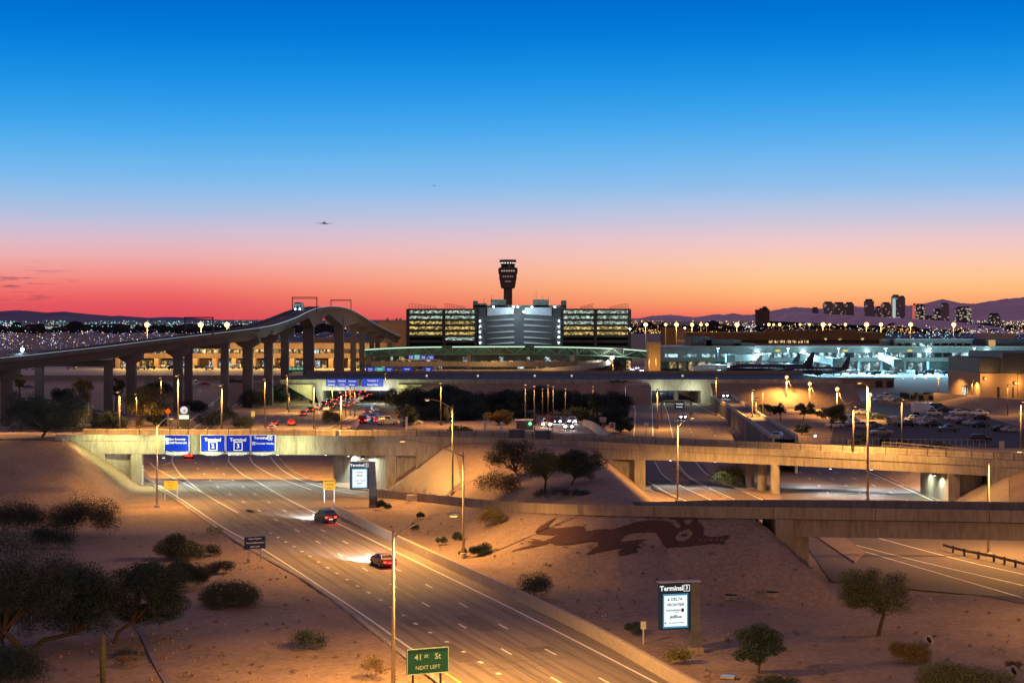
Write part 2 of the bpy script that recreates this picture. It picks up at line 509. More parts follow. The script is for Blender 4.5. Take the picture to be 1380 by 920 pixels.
# solid lines
mk = MB(); Z = .034
lines = [
 [(200, 646), (243, 672), (300, 710), (356, 741), (465, 812), (554, 874), (640, 934)],
 [(200, 621), (212, 632), (251, 653), (275, 665), (294, 676), (321, 691)],
 [(234, 613), (232, 621), (241, 637), (257, 651), (275, 665), (296, 678)],
 [(309, 615), (308, 621), (317, 631), (330, 641), (345, 648), (381, 669), (427, 692), (455, 705), (510, 732), (690, 820), (885, 920), (935, 946)],
 [(336, 615), (341, 624), (352, 632), (367, 640), (392, 650), (420, 660)],
 [(364, 615), (371, 624), (383, 635), (410, 649), (450, 660), (492, 668)],
 [(872, 648), (900, 664), (927, 676)], [(882, 622), (900, 645), (965, 677)],
 [(911, 622), (933, 645), (1000, 678)], [(937, 622), (958, 642), (1036, 677)],
 [(1120, 722), (1142, 731), (1230, 754), (1380, 789)], [(1162, 742), (1250, 768), (1380, 806)], [(1165, 720), (1285, 752), (1380, 774)],
 [(1166, 634), (1225, 660), (1272, 681)], [(889, 528), (899, 555), (907, 590)], [(932, 542), (975, 563), (1030, 593)],
 [(336, 571), (383, 556), (432, 543), (452, 530)], [(443, 577), (508, 541), (512, 526)],
 [(849, 535), (855, 548), (856, 562), (854, 588)], [(868, 530), (878, 545), (879, 560), (880, 588)]]
for l in lines: ribbon(mk, pline(l), .24, Z)
for a, b in (((206, 626), (231, 623)), ((214, 634), (236, 634)), ((228, 642), (246, 641)), ((240, 649), (254, 648))):   # gore chevrons
    m = ((a[0] + b[0]) / 2 + 1, (a[1] + b[1]) / 2 + 2); ribbon(mk, pline([a, m, b]), .3, Z)
dashes(mk, [(262, 616), (265, 627), (271, 635), (281, 643), (292, 655), (360, 694), (414, 722), (478, 759), (556, 804), (655, 862), (721, 900), (780, 934)], .2, 3.0, 12.2, Z)
dashes(mk, [(284, 614), (285, 621), (289, 627), (298, 636), (308, 643), (322, 652), (337, 662), (374, 683), (424, 709), (558, 779), (650, 829), (777, 897), (830, 925)], .2, 3.0, 12.2, Z, 4)
dashes(mk, [(364, 718), (385, 730), (407, 743), (455, 773), (517, 811), (566, 844), (610, 869), (679, 912), (720, 940)], .34, 1.1, 4.6, Z)
dashes(mk, [(337, 615), (341, 622), (350, 631), (367, 641)], .2, 1.2, 4.6, .04)
for k in (60, 110, 160, 210):
    dashes(mk, [(1046 + k * .35, 628), (1060 + k * .75, 655), (1075 + k, 680), (1130 + k, 705)], .18, 3, 12, .036)
for k in (1, 2, 3):
    dashes(mk, [(889 + k * 11, 530), (898 + k * 19, 555), (906 + k * 31, 592)], .2, 3, 12, .036)
    dashes(mk, [(336 + k * 28, 570), (383 + k * 24, 556), (432 + k * 19, 543), (454 + k * 15, 528)], .2, 3, 12, Z)
o = struct('road_markings', mk, PAINT)
ym = MB(); ribbon(ym, pline([(596, 903), (618, 919), (650, 941)]), .22, .04); struct('yellow_road_marking', ym, PAINTY)
# tar seams, patches and stains on the carriageway
TAR = M('tar', (.06, .05, .045), .6, scale=1, var=.3)
tm = MB(); r5 = random.Random(5)
for off in (0, 1.6, -1.5):
    P = [p + Vector((off, 0, 0)) for p in pline([(292, 655), (360, 694), (414, 722), (478, 759), (556, 804), (655, 862), (721, 900), (780, 934)])]
    P = [p + Vector((r5.uniform(-.06, .06), 0, 0)) for p in P]; ribbon(tm, P, .09, .0285)
for k in range(26):
    y = r5.uniform(132, 262); xc = interp([(130, 4), (176, -14), (222, -32), (265, -46)], y); a = Vector((xc - r5.uniform(1, 7), y, .0285)); b = a + Vector((r5.uniform(3, 9), r5.uniform(-2, 2.5), 0))
    ribbon(tm, [a.lerp(b, q / 8) + Vector((0, r5.uniform(-.2, .2), 0)) for q in range(9)], .07)
struct('tar_seams', tm, TAR)
wt = MB(); ctr = pline([(292, 655), (360, 694), (414, 722), (478, 759), (556, 804), (655, 862), (721, 900), (780, 934)])
for off in (-5.0, -1.9, 1.9, 5.6):
    for q in (-.8, .8): ribbon(wt, [p + Vector((off + q + .12 * math.sin(i * .21 + off), 0, 0)) for i, p in enumerate(ctr)], .42, .0245)
struct('wheel_tracks', wt, M('wheel_track', (.165, .135, .112), .8, scale=.5, var=.35, fine=3, stretch=(1, .06, 1), turn=.33))
tp = MB()
for k in range(9):
    y = r5.uniform(135, 250); xc = interp([(130, 4), (176, -14), (222, -32), (265, -46)], y) + r5.uniform(-6, 6); w, l = r5.uniform(1.2, 3.2), r5.uniform(2, 9)
    c, s_ = math.cos(.34), math.sin(.34); tp.add([(xc + u * w / 2 * c - v * l / 2 * s_, y + u * w / 2 * s_ + v * l / 2 * c, .0265) for u, v in ((-1, -1), (1, -1), (1, 1), (-1, 1))], [(0, 1, 2, 3)])
struct('road_patches', tp, M('asphalt_patch', (.15, .12, .10), .85, scale=.6, var=.3, fine=4))
# concrete gutters beside the carriageway and the line where sand meets road
gt = MB()
for l in ([(192, 645), (200, 650), (243, 677), (300, 716), (345, 744), (425, 790), (525, 867), (600, 925)], [(497, 661), (450, 656), (420, 647), (390, 631), (376, 616)], [(1275, 679), (1222, 655), (1170, 631)], [(995, 679), (930, 646), (908, 623)]):
    gt.sweep([tuple(p) for p in pline(l)], [(-.22, -.05), (.2, -.05), (.2, .15), (.05, .16), (-.22, .05)])
struct('road_kerb', gt, CONC)

# ---------------------------------------------------------------- sloped roads behind the overpass
def slope_road(name, Lp, Rp, mat=ASPH, skirt=True):
    a = densify(Lp, 4); b = densify(Rp, 4); n = min(len(a), len(b)); 
    def rs(p): return [p[int(i * (len(p) - 1) / (n - 1))] for i in range(n)]
    a, b = rs(a), rs(b); mb = MB(); mb.strip(a, b)
    if skirt:
        dn = Vector((0, 0, -9)); f = lambda v: Vector((v.x, v.y, -.3))
        mb.strip([f(p) for p in a], a); mb.strip(b, [f(p) for p in b])
    return struct(name, mb, mat), a, b
pl = lambda l: [tuple(G(x, y, z)) for x, y, z in l]
slope_road('junction_ramp_road', pl([(470, 586, 7.6), (487, 568, 7.0), (494, 559, 4.9), (497, 553, 2.3), (497, 546, .1)]), pl([(560, 588, 7.6), (548, 571, 7.0), (522, 560, 4.9), (512, 553, 2.3), (509, 546, .1)]), skirt=False)
slope_road('junction_road', pl([(705, 596, 7.1), (716, 578, 7.0), (722, 568, 6.8), (724, 562, 3.5)]), pl([(816, 597, 7.1), (795, 577, 7.0), (778, 568, 6.8), (768, 562, 3.5)]), skirt=False)
_, ra, rb = slope_road('retained_road', pl([(946, 524, 2), (968, 541, 3), (992, 557, 4.1), (1016, 575, 5.2), (1040, 593, 6.2)]), pl([(974, 524, 2), (998, 541, 3), (1021, 557, 4.1), (1046, 572, 5.2), (1076, 591, 6.2)]))
mb = MB(); ribbon(mb, [p + Vector((.5, 0, .04)) for p in ra], .25); ribbon(mb, [p + Vector((-.5, 0, .04)) for p in rb], .25); struct('retained_road_marking', mb, PAINT)
rw = thing('retaining_wall', 'long tan retaining wall and kerb holding up the road that rises to the overpass', 'wall', tuple(ra[0]))
mb = MB(); mb.sweep([tuple(p) for p in ra], [(.1, -9), (.55, -9), (.55, .75), (.1, .75)]); mb.build('wall_face', CONC, rw, world=True)
mb = MB(); mb.sweep([(p.x, p.y, p.z) for p in rb], [(-.6, -9), (-.1, -9), (-.1, .7), (-.6, .7)]); mb.build('kerb_wall', CONC, rw, world=True)
mb = MB()
for i in range(6, len(ra), 14): mb = MB(); mb.obox((ra[i].x - .60, ra[i].y, -.2), .2, .9, ra[i].z + .5); mb.build('buttress', CONC, rw, world=True)
# road running off the overpass towards the west
slope_road('west_approach_road', [(-400, 290, 7.56), (-120, 284, 7.6), (-73, 281.5, 7.66)], [(-400, 305, 7.56), (-120, 297, 7.6), (-73, 294, 7.66)])
for y0, w_ in ((284.5, .5), (289, .18), (295.5, .4)):
    mb = MB(); ribbon(mb, [(-300, y0 + 5.5, 7.6), (-120, y0 + 1, 7.64), (-74, y0 - 1, 7.71)], w_); struct('approach_marking', mb, PAINT if w_ < .3 else CONC)
slope_road('east_approach_road', [(77, 249, 5.75), (104, 234, 5.6), (240, 170, 5.5)], [(83, 262, 5.75), (111, 246, 5.6), (250, 180, 5.5)])

# side road under the guideway
sheet('side_road', pix([(312, 512), (300, 530), (262, 560), (222, 590), (262, 590), (292, 566), (325, 538), (338, 512)]), .02, ASPH)
sheet('side_path', pix([(150, 566), (185, 560), (215, 572), (240, 576), (252, 574), (252, 570), (222, 567), (188, 555), (150, 561)]), .02, M('path_concrete', (.22, .17, .17), .9, scale=.6))
mb = MB()
for l in ([(311, 515), (299, 532), (262, 562), (226, 588)], [(336, 515), (323, 539), (291, 567), (262, 589)], [(324, 515), (311, 536), (277, 565), (244, 589)]): ribbon(mb, pline(l), .3, Z)
struct('side_road_marking', mb, PAINT)
sheet('car_park', pix([(1118, 597), (1128, 562), (1160, 541), (1196, 529), (1258, 531), (1330, 562), (1440, 596), (1440, 606), (1300, 600)]), .02, M('car_park_surface', (.085, .065, .065), .9, scale=.15, var=.35, fine=2))
mb = MB(); Fq = [G(x, y, 0) for x, y in ((1258, 543), (1300, 550), (1350, 559), (1460, 580))]; Bq = [Vector(((x - 690) / F * D, D, 3.2)) for x, D in ((1258, 566), (1306, 545), (1362, 520), (1480, 480))]
mb.strip(Fq, Bq); struct('gravel_bank', mb, SAND)
# ================================================================ OVERPASS
op = thing('overpass', 'long tan concrete road overpass crossing the whole picture and carrying the row of blue signs', 'overpass', (0, 276, 0))
def cutp(path, x0, x1): return [tuple(p) for p in path if x0 <= p[0] <= x1]
OPT = [tuple(p) for p in OP]
depth = lambda t: lerp(3.15, 2.45, smooth((t - .38) * 6))
mb = MB(); mb.sweep(OPT, lambda t: [(0, -1.02), (0, -depth(t)), (14, -depth(t)), (14, -1.02)]); mb.build('girder', CONC, op, world=True)
mb = MB(); mb.sweep(OPT, [(-.12, -1.0), (.3, -1.0), (.22, 0), (-.12, 0)]); mb.build('barrier', CONC, op, world=True)
mb = MB(); mb.sweep(OPT, [(13.7, -1.0), (14.1, -1.0), (14.1, 0), (13.78, 0)]); mb.build('barrier', CONC, op, world=True)
mb = MB(); mb.sweep(OPT, [(.32, -1.0), (.32, -.95), (13.68, -.95), (13.68, -1.0)]); mb.build('deck', ASPH, op, world=True)
mb = MB()
for off in (1.2, 12.6): mb.sweep(OPT, [(off, -.94), (off, -.935), (off + .2, -.935), (off + .2, -.94)])
mb.build('lane_line', PAINT, op, world=True)
mb = MB(); acc = 0
for a, b in zip(OP, OP[1:]):
    seg = (Vector(b) - Vector(a)).length; acc += seg
    if acc > 2.6:
        acc = 0; mb.box(b[0] - .05, b[0] + .05, b[1] + .05, b[1] + .13, b[2] + .002, b[2] + 1.1)
mb.sweep(OPT, [(.05, 1.04), (.1, 1.04), (.1, 1.1), (.05, 1.1)]); mb.sweep(OPT, [(.06, .55), (.09, .55), (.09, .58), (.06, .58)])
mb.build('railing', DARKM, op, world=True)
# vertical joints and pilasters on the face of the girder
mb = MB()
for x in (-44, -32, -26, -12, -6, 2, 9, 30, 52, 72):
    i = min(range(len(OP)), key=lambda k: abs(OP[k][0] - x)); p = OP[i]
    mb = MB(); mb.box(p[0] - .04, p[0] + .04, p[1] - .03, p[1] + .2, p[2] - 2.4, p[2] - 1.05); mb.build('joint', CONCD, op, world=True)
def abutment(face, back, xa, xb, side):
    """side wall running back from face to back, pilaster at the corner, sunk panel between xa and xb"""
    mb = MB(); y = face[1]; fx = face[0]; s = side
    zt_ = interp([(p[0], p[2]) for p in OP], fx)
    dz = 5.42 if fx < 0 else zt_ - 2.48
    # skewed side wall
    w = -s * 1.6
    mb.prism([(fx, y + .15), (fx + w, y + .15), (back[0] + w, back[1]), (back[0], back[1])], -.5, dz)
    mb.build('abutment_wall', CONC, op, world=True)
    mb = MB(); x0, x1 = sorted((fx + s * .02, fx + w * 1.05)); mb.box(x0, x1, y - .12, y + 1.2, -.5, dz); mb.build('pilaster', CONC, op, world=True)
    mb = MB(); x0, x1 = sorted((fx + w, xb)); ym = max(y, yo((x0 + x1) / 2)) + 1.0
    mb.box(x0, x1, ym, ym + .8, -.5, dz + .3); mb.build('recessed_panel', CONC, op, world=True)
    mb = MB(); x0, x1 = sorted((xa, xb)); yy = yo((x0 + x1) / 2)
    mb.prism([(x0, yo(x0) + .02), (x1, yo(x1) + .02), (x1, yo(x1) + 1.5), (x0, yo(x0) + 1.5)], -.5, dz + .3); mb.build('wing_wall', CONC, op, world=True)
mb = MB(); mb.sweep([(-73.5, 278.9, 7.75), (-61.2, 278.9, .25)], [(-.25, -.3), (.25, -.3), (.25, .35), (-.25, .35)]); mb.build('coping', CONC, op, world=True)
abutment((-60.6, 279.4), (-70.5, 294), -74.5, -66.8, 1)
abutment((-20.4, 276.4), (-30.4, 291), -7.5, -15.6, -1)
abutment((21.4, 274.3), (13, 288), 7, 16.2, 1)
abutment((65.3, 255.3), (64.6, 270), 79, 70.6, -1)
for x, y in ((41.3, 267.9), (40.0, 273.0), (38.8, 278.5)):
    mb = MB(); mb.tube([(x, y, -.4), (x, y, 4.8)], .72, 14); mb.build('pier', CONC, op, world=True, smooth=False)
# triangular concrete slopes beside the abutments
def slope_pave(name, label, pts):
    mb = MB(); P = [hit(*p) for p in pts]
    P2 = [(p.x, p.y) for p in P]; x0, x1 = min(p[0] for p in P2), max(p[0] for p in P2); y0, y1 = min(p[1] for p in P2), max(p[1] for p in P2)
    ring = []
    for a, b in zip(P2, P2[1:] + P2[:1]):
        n = max(1, int(math.hypot(b[0] - a[0], b[1] - a[1]) / .6)); ring += [Vector((lerp(a[0], b[0], k / n), lerp(a[1], b[1], k / n))) for k in range(n)]
    nr_ = len(ring); pts_ = ring + [Vector((x0 + i * .6, y0 + j * .6)) for i in range(int((x1 - x0) / .6) + 1) for j in range(int((y1 - y0) / .6) + 1) if inside(P2, x0 + i * .6, y0 + j * .6)]
    vs, _, fs, _, _, _ = delaunay_2d_cdt(pts_, [(i, (i + 1) % nr_) for i in range(nr_)], [], 1, 1e-4)
    mb.v = [(v.x, v.y, zt(v.x, v.y) + .10) for v in vs]; mb.f = [tuple(f) for f in fs]
    o = mb.build(name, CONCW); tag(o, label, 'slope paving'); return o
slope_pave('slope_paving', 'pale concrete slope paving below the overpass, right of the lit terminal board', [(524, 660), (566, 632), (611, 601), (616, 620), (621, 650), (601, 667), (560, 664)])
slope_pave('slope_paving', 'pale concrete slope paving at the far right end of the overpass', [(1286, 678), (1322, 655), (1358, 631), (1360, 660), (1360, 684), (1325, 688)])
# ================================================================ NEAR RAMP BRIDGE
nr = thing('ramp_bridge', 'weathered grey concrete ramp bridge in front of the overpass, above the stone lizard', 'bridge', (20, 185, 0))
NRT = [tuple(p) for p in NR]
mb = MB(); mb.sweep(NRT, [(0, -1.2), (.35, -1.2), (.28, 0), (0, 0)]); mb.build('barrier', CONCD, nr, world=True)
mb = MB(); mb.sweep(NRT, [(9.2, -1.2), (9.55, -1.2), (9.55, -.1), (9.27, -.1)]); mb.build('barrier', CONCD, nr, world=True)
mb = MB(); mb.sweep(NRT, [(.3, -1.3), (.3, -1.05), (9.25, -1.05), (9.25, -1.3)]); mb.build('deck', ASPHD, nr, world=True)
NRB = cutp(NR, 27.0, 70)
mb = MB(); mb.sweep(NRB, [(.55, -3.1), (.55, -1.25), (1.1, -1.25), (1.1, -3.1)]); mb.sweep(NRB, [(8.2, -3.1), (8.2, -1.25), (8.8, -1.25), (8.8, -3.1)]); mb.sweep(NRB, [(4.3, -3.1), (4.3, -1.25), (4.9, -1.25), (4.9, -3.1)]); mb.build('girder', CONCD, nr, world=True)
mb = MB()
for x in (-4, 8, 17, 27, 38, 47):
    i = min(range(len(NR)), key=lambda k: abs(NR[k][0] - x)); p = NR[i]; mb = MB(); mb.box(p[0] - .03, p[0] + .03, p[1] - .03, p[1] + .1, p[2] - 1.15, p[2] - .03); mb.build('joint', DARKM, nr, world=True)
ya = yn(30)
mb = MB(); mb.box(27.6, 29.4, ya - .15, ya + 9.3, 1, interp([(p[0], p[2]) for p in NRP], 29) - 1.2); mb.box(29.4, 31.2, ya + .75, ya + 9, -.3, 4.75); mb.build('abutment', CONCD, nr, world=True)
# ================================================================ FAR SETTING
def GLOWN(name, col, strength, scale=1., cut=.42, stretch=(1, 1, 1)):
    """lit interior behind glass: uneven brightness"""
    if name in MATS: return MATS[name]
    m = GLOW(name, col, strength); t = m.node_tree; b = t.nodes['Principled BSDF']
    c = t.nodes.new('ShaderNodeTexCoord'); mp_ = t.nodes.new('ShaderNodeMapping'); mp_.inputs['Scale'].default_value = stretch
    n = t.nodes.new('ShaderNodeTexNoise'); n.inputs['Scale'].default_value = scale; n.inputs['Detail'].default_value = 4; n.inputs['Roughness'].default_value = .7
    r = t.nodes.new('ShaderNodeValToRGB'); r.color_ramp.elements[0].position = cut; r.color_ramp.elements[1].position = cut + .2
    r.color_ramp.elements[0].color = (.05, .05, .05, 1); r.color_ramp.elements[1].color = (1, 1, 1, 1)
    mu = t.nodes.new('ShaderNodeMath'); mu.operation = 'MULTIPLY'; mu.inputs[1].default_value = strength
    t.links.new(c.outputs['Object'], mp_.inputs[0]); t.links.new(mp_.outputs[0], n.inputs['Vector']); t.links.new(n.outputs[0], r.inputs[0])
    t.links.new(r.outputs[0], mu.inputs[0]); t.links.new(mu.outputs[0], b.inputs['Emission Strength'])
    return m
def TOWER(name, base, lit, dens, sx=5.0, sz=4.2):
    """office tower skin: some rooms lit"""
    m = M(name, base, .5); t = m.node_tree; b = t.nodes['Principled BSDF']; m.cycles.emission_sampling = 'NONE'
    c = t.nodes.new('ShaderNodeTexCoord'); mp_ = t.nodes.new('ShaderNodeMapping'); mp_.inputs['Scale'].default_value = (1 / sx, 1 / sx, 1 / sz)
    fl = t.nodes.new('ShaderNodeVectorMath'); fl.operation = 'FLOOR'
    w = t.nodes.new('ShaderNodeTexWhiteNoise'); g = t.nodes.new('ShaderNodeMath'); g.operation = 'GREATER_THAN'; g.inputs[1].default_value = 1 - dens
    mu = t.nodes.new('ShaderNodeMath'); mu.operation = 'MULTIPLY'; mu.inputs[1].default_value = .4
    t.links.new(c.outputs['Object'], mp_.inputs[0]); t.links.new(mp_.outputs[0], fl.inputs[0]); t.links.new(fl.outputs[0], w.inputs[0]); t.links.new(w.outputs[0], g.inputs[0]); t.links.new(g.outputs[0], mu.inputs[0])
    b.inputs['Emission Color'].default_value = lit; t.links.new(mu.outputs[0], b.inputs['Emission Strength'])
    return m
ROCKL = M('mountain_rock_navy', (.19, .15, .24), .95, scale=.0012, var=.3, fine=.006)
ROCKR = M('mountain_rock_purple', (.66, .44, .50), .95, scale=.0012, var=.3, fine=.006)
def ridge(name, px, D, mat, back=6000):
    mb = MB(); pts = []
    for i in range(len(px) - 1):
        (x0, y0), (x1, y1) = px[i], px[i + 1]
        n = max(2, int((x1 - x0) / 2.5))
        for k in range(n): pts.append((lerp(x0, x1, k / n), lerp(y0, y1, k / n) + mnoise.noise(Vector((lerp(x0, x1, k / n) * .22, D * .01, 3))) * 1.3 + rng.uniform(-.3, .3)))
    pts.append(px[-1]); rows = []
    for f in (0, .35, .7, 1, 1.6):
        row = []
        for x, y in pts:
            top = A(x, y, D).z; q = mnoise.noise(Vector((x * .05, f * 7, 1)))
            hgt = {0: 0, .35: .38 + .14 * q, .7: .74 + .12 * q, 1: 1, 1.6: 0}[f]
            d = D - 3500 * (1 - f) if f <= 1 else D + back
            row.append(((x - 690) / F * D, d + q * 300 * (f not in (1,)), max(-5, top * hgt) if hgt else -20))
        rows.append(row)
    for r in rows: mb.v += r
    n = len(pts)
    for j in range(4):
        for i in range(n - 1): mb.f.append((j * n + i, j * n + i + 1, (j + 1) * n + i + 1, (j + 1) * n + i))
    return struct(name, mb, mat, smooth=True)
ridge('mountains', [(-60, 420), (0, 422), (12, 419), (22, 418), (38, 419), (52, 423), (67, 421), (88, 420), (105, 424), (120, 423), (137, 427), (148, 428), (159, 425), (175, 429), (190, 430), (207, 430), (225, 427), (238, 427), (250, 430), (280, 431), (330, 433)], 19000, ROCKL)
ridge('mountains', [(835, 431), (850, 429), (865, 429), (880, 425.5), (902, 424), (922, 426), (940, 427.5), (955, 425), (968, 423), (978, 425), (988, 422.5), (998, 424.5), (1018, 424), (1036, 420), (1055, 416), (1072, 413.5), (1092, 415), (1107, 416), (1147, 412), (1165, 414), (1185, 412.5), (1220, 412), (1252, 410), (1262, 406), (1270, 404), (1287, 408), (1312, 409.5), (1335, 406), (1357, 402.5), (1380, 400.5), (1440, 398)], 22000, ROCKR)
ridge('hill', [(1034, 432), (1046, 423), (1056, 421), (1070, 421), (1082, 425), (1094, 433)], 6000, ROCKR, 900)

# ---- downtown
SK = [(1094, 1102.5, 416, 'd', 'short dark tower with sparse windows at the near end of the downtown row'), (1109.5, 1122.5, 408, 'g', 'stepped dark tower with lit upper floors, first tall one of the downtown row'), (1123, 1138, 409, 'b', 'broad brown tower between two tall dark towers of the downtown row'),
      (1139, 1150, 409, 'd', 'dark flat topped tower just before the gap in the downtown row'), (1165, 1177, 405.5, 'p', 'plain purple tower alone after the gap in the downtown row'), (1174.5, 1181, 420, 'g', 'low pale block at the foot of the plain purple tower'), (1181, 1187, 415, 'g', 'narrow pale tower with a bright top floor'),
      (1188, 1200, 409, 'b', 'brown tower with a small roof block next to the tallest tower'), (1202, 1212, 399, 't', 'tallest slab with a pale lit edge in the middle of downtown'), (1212, 1219, 400.5, 'p', 'dark slab joined to the tallest lit edged tower'),
      (1230.5, 1234, 411, 'r', 'thin slab glowing red beside a tower of bright windows'), (1234, 1245, 411, 'w', 'tower covered in bright window rows beside the red slab'), (1245, 1259, 427, 'd', 'low dark block between two downtown towers'), (1259, 1267, 417, 'w', 'shorter half of a pair of window lit towers'), (1267.5, 1278, 410, 'p', 'taller half of a pair of towers with a red roof light'),
      (1288, 1308, 415, 'w', 'wide tower full of lit windows standing by itself toward the mountains'), (1332, 1347, 424, 'd', 'low dark stepped block far along the city edge')]
TM = {'d': TOWER('tower_dark', (.17, .13, .16), (1, .8, .5, 1), .05), 'g': TOWER('tower_grey', (.24, .19, .21), (1, .9, .7, 1), .09), 'b': TOWER('tower_brown', (.26, .18, .18), (1, .8, .5, 1), .08), 'p': TOWER('tower_purple', (.25, .18, .22), (1, .7, .6, 1), .03),
      't': TOWER('tower_glass', (.22, .2, .22), (.9, .95, 1, 1), .06), 'r': GLOW('red_tower_glow', (1, .16, .10), .6), 'w': TOWER('tower_windows', (.11, .09, .11), (1, .84, .58, 1), .26, 7, 6)}
for x0, x1, yt, k, lab in SK:
    D = 8000 + rng.uniform(-300, 300); a, b = A(x0, yt, D), A(x1, yt, D)
    t = thing('office_tower', lab, 'skyscraper', ((a.x + b.x) / 2, D, 0), group='downtown towers on the horizon')
    w = b.x - a.x
    mb = MB(); mb.box(-w / 2, w / 2, -14, 14, 0, a.z); mb.build('tower_shaft', TM[k], t)
    mb = MB(); mb.box(-w * .36, w * .36, -8, 8, a.z, a.z + 5 + 4 * rng.random()); mb.build('roof_block', M('tower_roof', (.05, .04, .05)), t)
    if k == 't':
        mb = MB(); mb.box(-w / 2 - .4, -w * .1, -14.6, -14.05, 6, a.z - 12); mb.build('lit_edge', GLOW('pale_edge_glow', (.75, .95, .85), .55), t)
# ---- city field: countless lights, glints off parked cars, dark trees
def lamps_stuff(name, pts, mat):
    mb = MB()
    for x, y, z, s in pts:
        mb.add([(x - s, y, z), (x, y - s, z), (x + s, y, z), (x, y + s, z), (x, y, z - s), (x, y, z + s)], [(0, 1, 5), (1, 2, 5), (2, 3, 5), (3, 0, 5), (1, 0, 4), (2, 1, 4), (3, 2, 4), (0, 3, 4)])
    o = mb.build(name, mat); o['kind'] = 'stuff'; return o
def field(n, x0, x1, y0, y1, size, zlo=1, zhi=5):
    r = []
    for _ in range(n):
        y = y0 + (y1 - y0) * rng.random() ** 1.2; z = rng.uniform(zlo, zhi); D = F * (H - z) / (y - HY)
        r.append((((rng.uniform(x0, x1) if rng.random() < .45 else x0 + (x1 - x0) * (.5 + .5 * math.sin(rng.randrange(11) * 2.4)) + rng.gauss(0, 9)) - 690) / F * D, D, z, size * D / 2000 * (.3 + 1.0 * rng.random() ** 2.5)))
    return r
lamps_stuff('city_lights_and_glints', field(1000, -10, 330, 437.5, 471, .62), GLOW('city_blue', (.36, .42, .95), .9))  # glowing points paint the bluish glints off parked cars
lamps_stuff('city_lights_and_glints', field(520, -10, 340, 435, 469, .6), GLOW('city_white', (.95, .9, .85), 1.6))
lamps_stuff('city_lights_and_glints', field(420, -10, 500, 435, 470, .62), GLOW('city_amber', (1, .55, .16), 1.8))
lamps_stuff('city_lights_and_glints', field(420, 0, 340, 432, 440, .6, 4, 14), GLOW('city_teal', (.3, .9, .85), 1.4))
lamps_stuff('city_lights_and_glints', field(1100, 850, 1380, 432, 449, .66, 3, 14), MATS['city_amber'])
lamps_stuff('city_lights_and_glints', field(520, 1000, 1380, 432, 453, .62, 3, 14), MATS['city_white'])
lamps_stuff('city_lights_and_glints', field(220, 1180, 1380, 434, 458, .7, 2, 8), MATS['city_teal'])
lamps_stuff('city_lights_and_glints', field(120, 1180, 1380, 436, 460, .6, 2, 8), MATS['city_blue'])
mb = MB()
for k in range(520):
    D = rng.uniform(3200, 5200); x = rng.choice((rng.uniform(-.32, -.1), rng.uniform(.07, .33))) * D; h = rng.uniform(6, 15) * (1 if rng.random() < .93 else 1.7); w = rng.uniform(8, 22)
    mb.ball((x, D, h * .45), 1, 5, (w, 6, h * .55))
o = mb.build('distant_trees', M('far_tree', (.02, .022, .03), .95, scale=.1, var=.5)); o['kind'] = 'stuff'
mb = MB(); mb.box(-420, -130, 1400, 3300, -.04, .02); mb.box(330, 900, 2000, 3800, -.04, .02); struct('far_field', mb, M('far_asphalt', (.045, .05, .11), .8, scale=.01, var=.5))
fb = [(30, 50, 441, 448, 'w', 'flat pale green lit shed at the far left edge'), (52, 76, 439, 447, 'w', 'wide shed with glowing white bays far left'), (78, 92, 441, 446, 'g', 'grey shed beyond the wide glowing shed'), (114, 152, 441.5, 445, 'o', 'long low orange lit building below the left hills'), (100, 110, 436, 441, 'g', 'small pale block below the left hills'), (176, 192, 437, 441, 'w', 'small white lit block left of the first floodlight'),
      (205, 232, 437, 442, 'g', 'grey low block between the first two floodlights'), (1318, 1342, 435, 441, 'g', 'long grey block with a lit edge beyond the concourse'), (1332, 1345, 440, 447, 'o', 'small amber lit block under the dark stepped tower'), (1325, 1368, 449, 454, 'g', 'low building with a row of lit bays far right'), (870, 892, 437, 446, 'b', 'brown block under the first floodlight right of the garage'), (893, 926, 441, 450, 'b', 'broad brown block right of the garage'), (1019, 1037, 417, 438, 'b', 'dark lumpy tall building on the horizon right of the garage'), (1150, 1240, 430, 437, 'g', 'long pale low hall in front of downtown')]
BM = {'w': GLOWN('shed_glow', (.75, 1, .9), .9, .09), 'g': M('far_grey_wall', (.22, .22, .24), .9, scale=.05), 'o': GLOWN('amber_wall_glow', (1, .48, .16), .35, .05, .2), 'b': M('far_brown_wall', (.13, .085, .06), .9, scale=.05)}
for x0, x1, yt, yb, k, lab in fb:
    D = F * H / (yb - HY) if yb < 450 else 1500.; D = min(D, 5000); a, b = A(x0, yt, D), A(x1, yt, D); w = b.x - a.x
    t = thing('low_building' if yt > 420 else 'dark_building', lab, 'building', ((a.x + b.x) / 2, D, 0)); z = max(a.z, 3)
    mb = MB(); mb.box(-w / 2, w / 2, 0, 20, 0, z * .84); mb.build('wall', BM[k], t)
    if yt < 420:
        for f0, f1, zz in ((-.5, .1, 1.0), (-.2, .42, 1.12), (.05, .3, 1.2)): mb = MB(); mb.box(w * f0, w * f1, 2, 18, z * .9, z * zz - 2); mb.build('roof_step', BM['b'], t)
    mb = MB(); mb.box(-w / 2 - .5, w / 2 + .5, -.5, 20.5, z * .84, z); mb.build('roof', BM['g'] if k != 'b' else BM['b'], t)

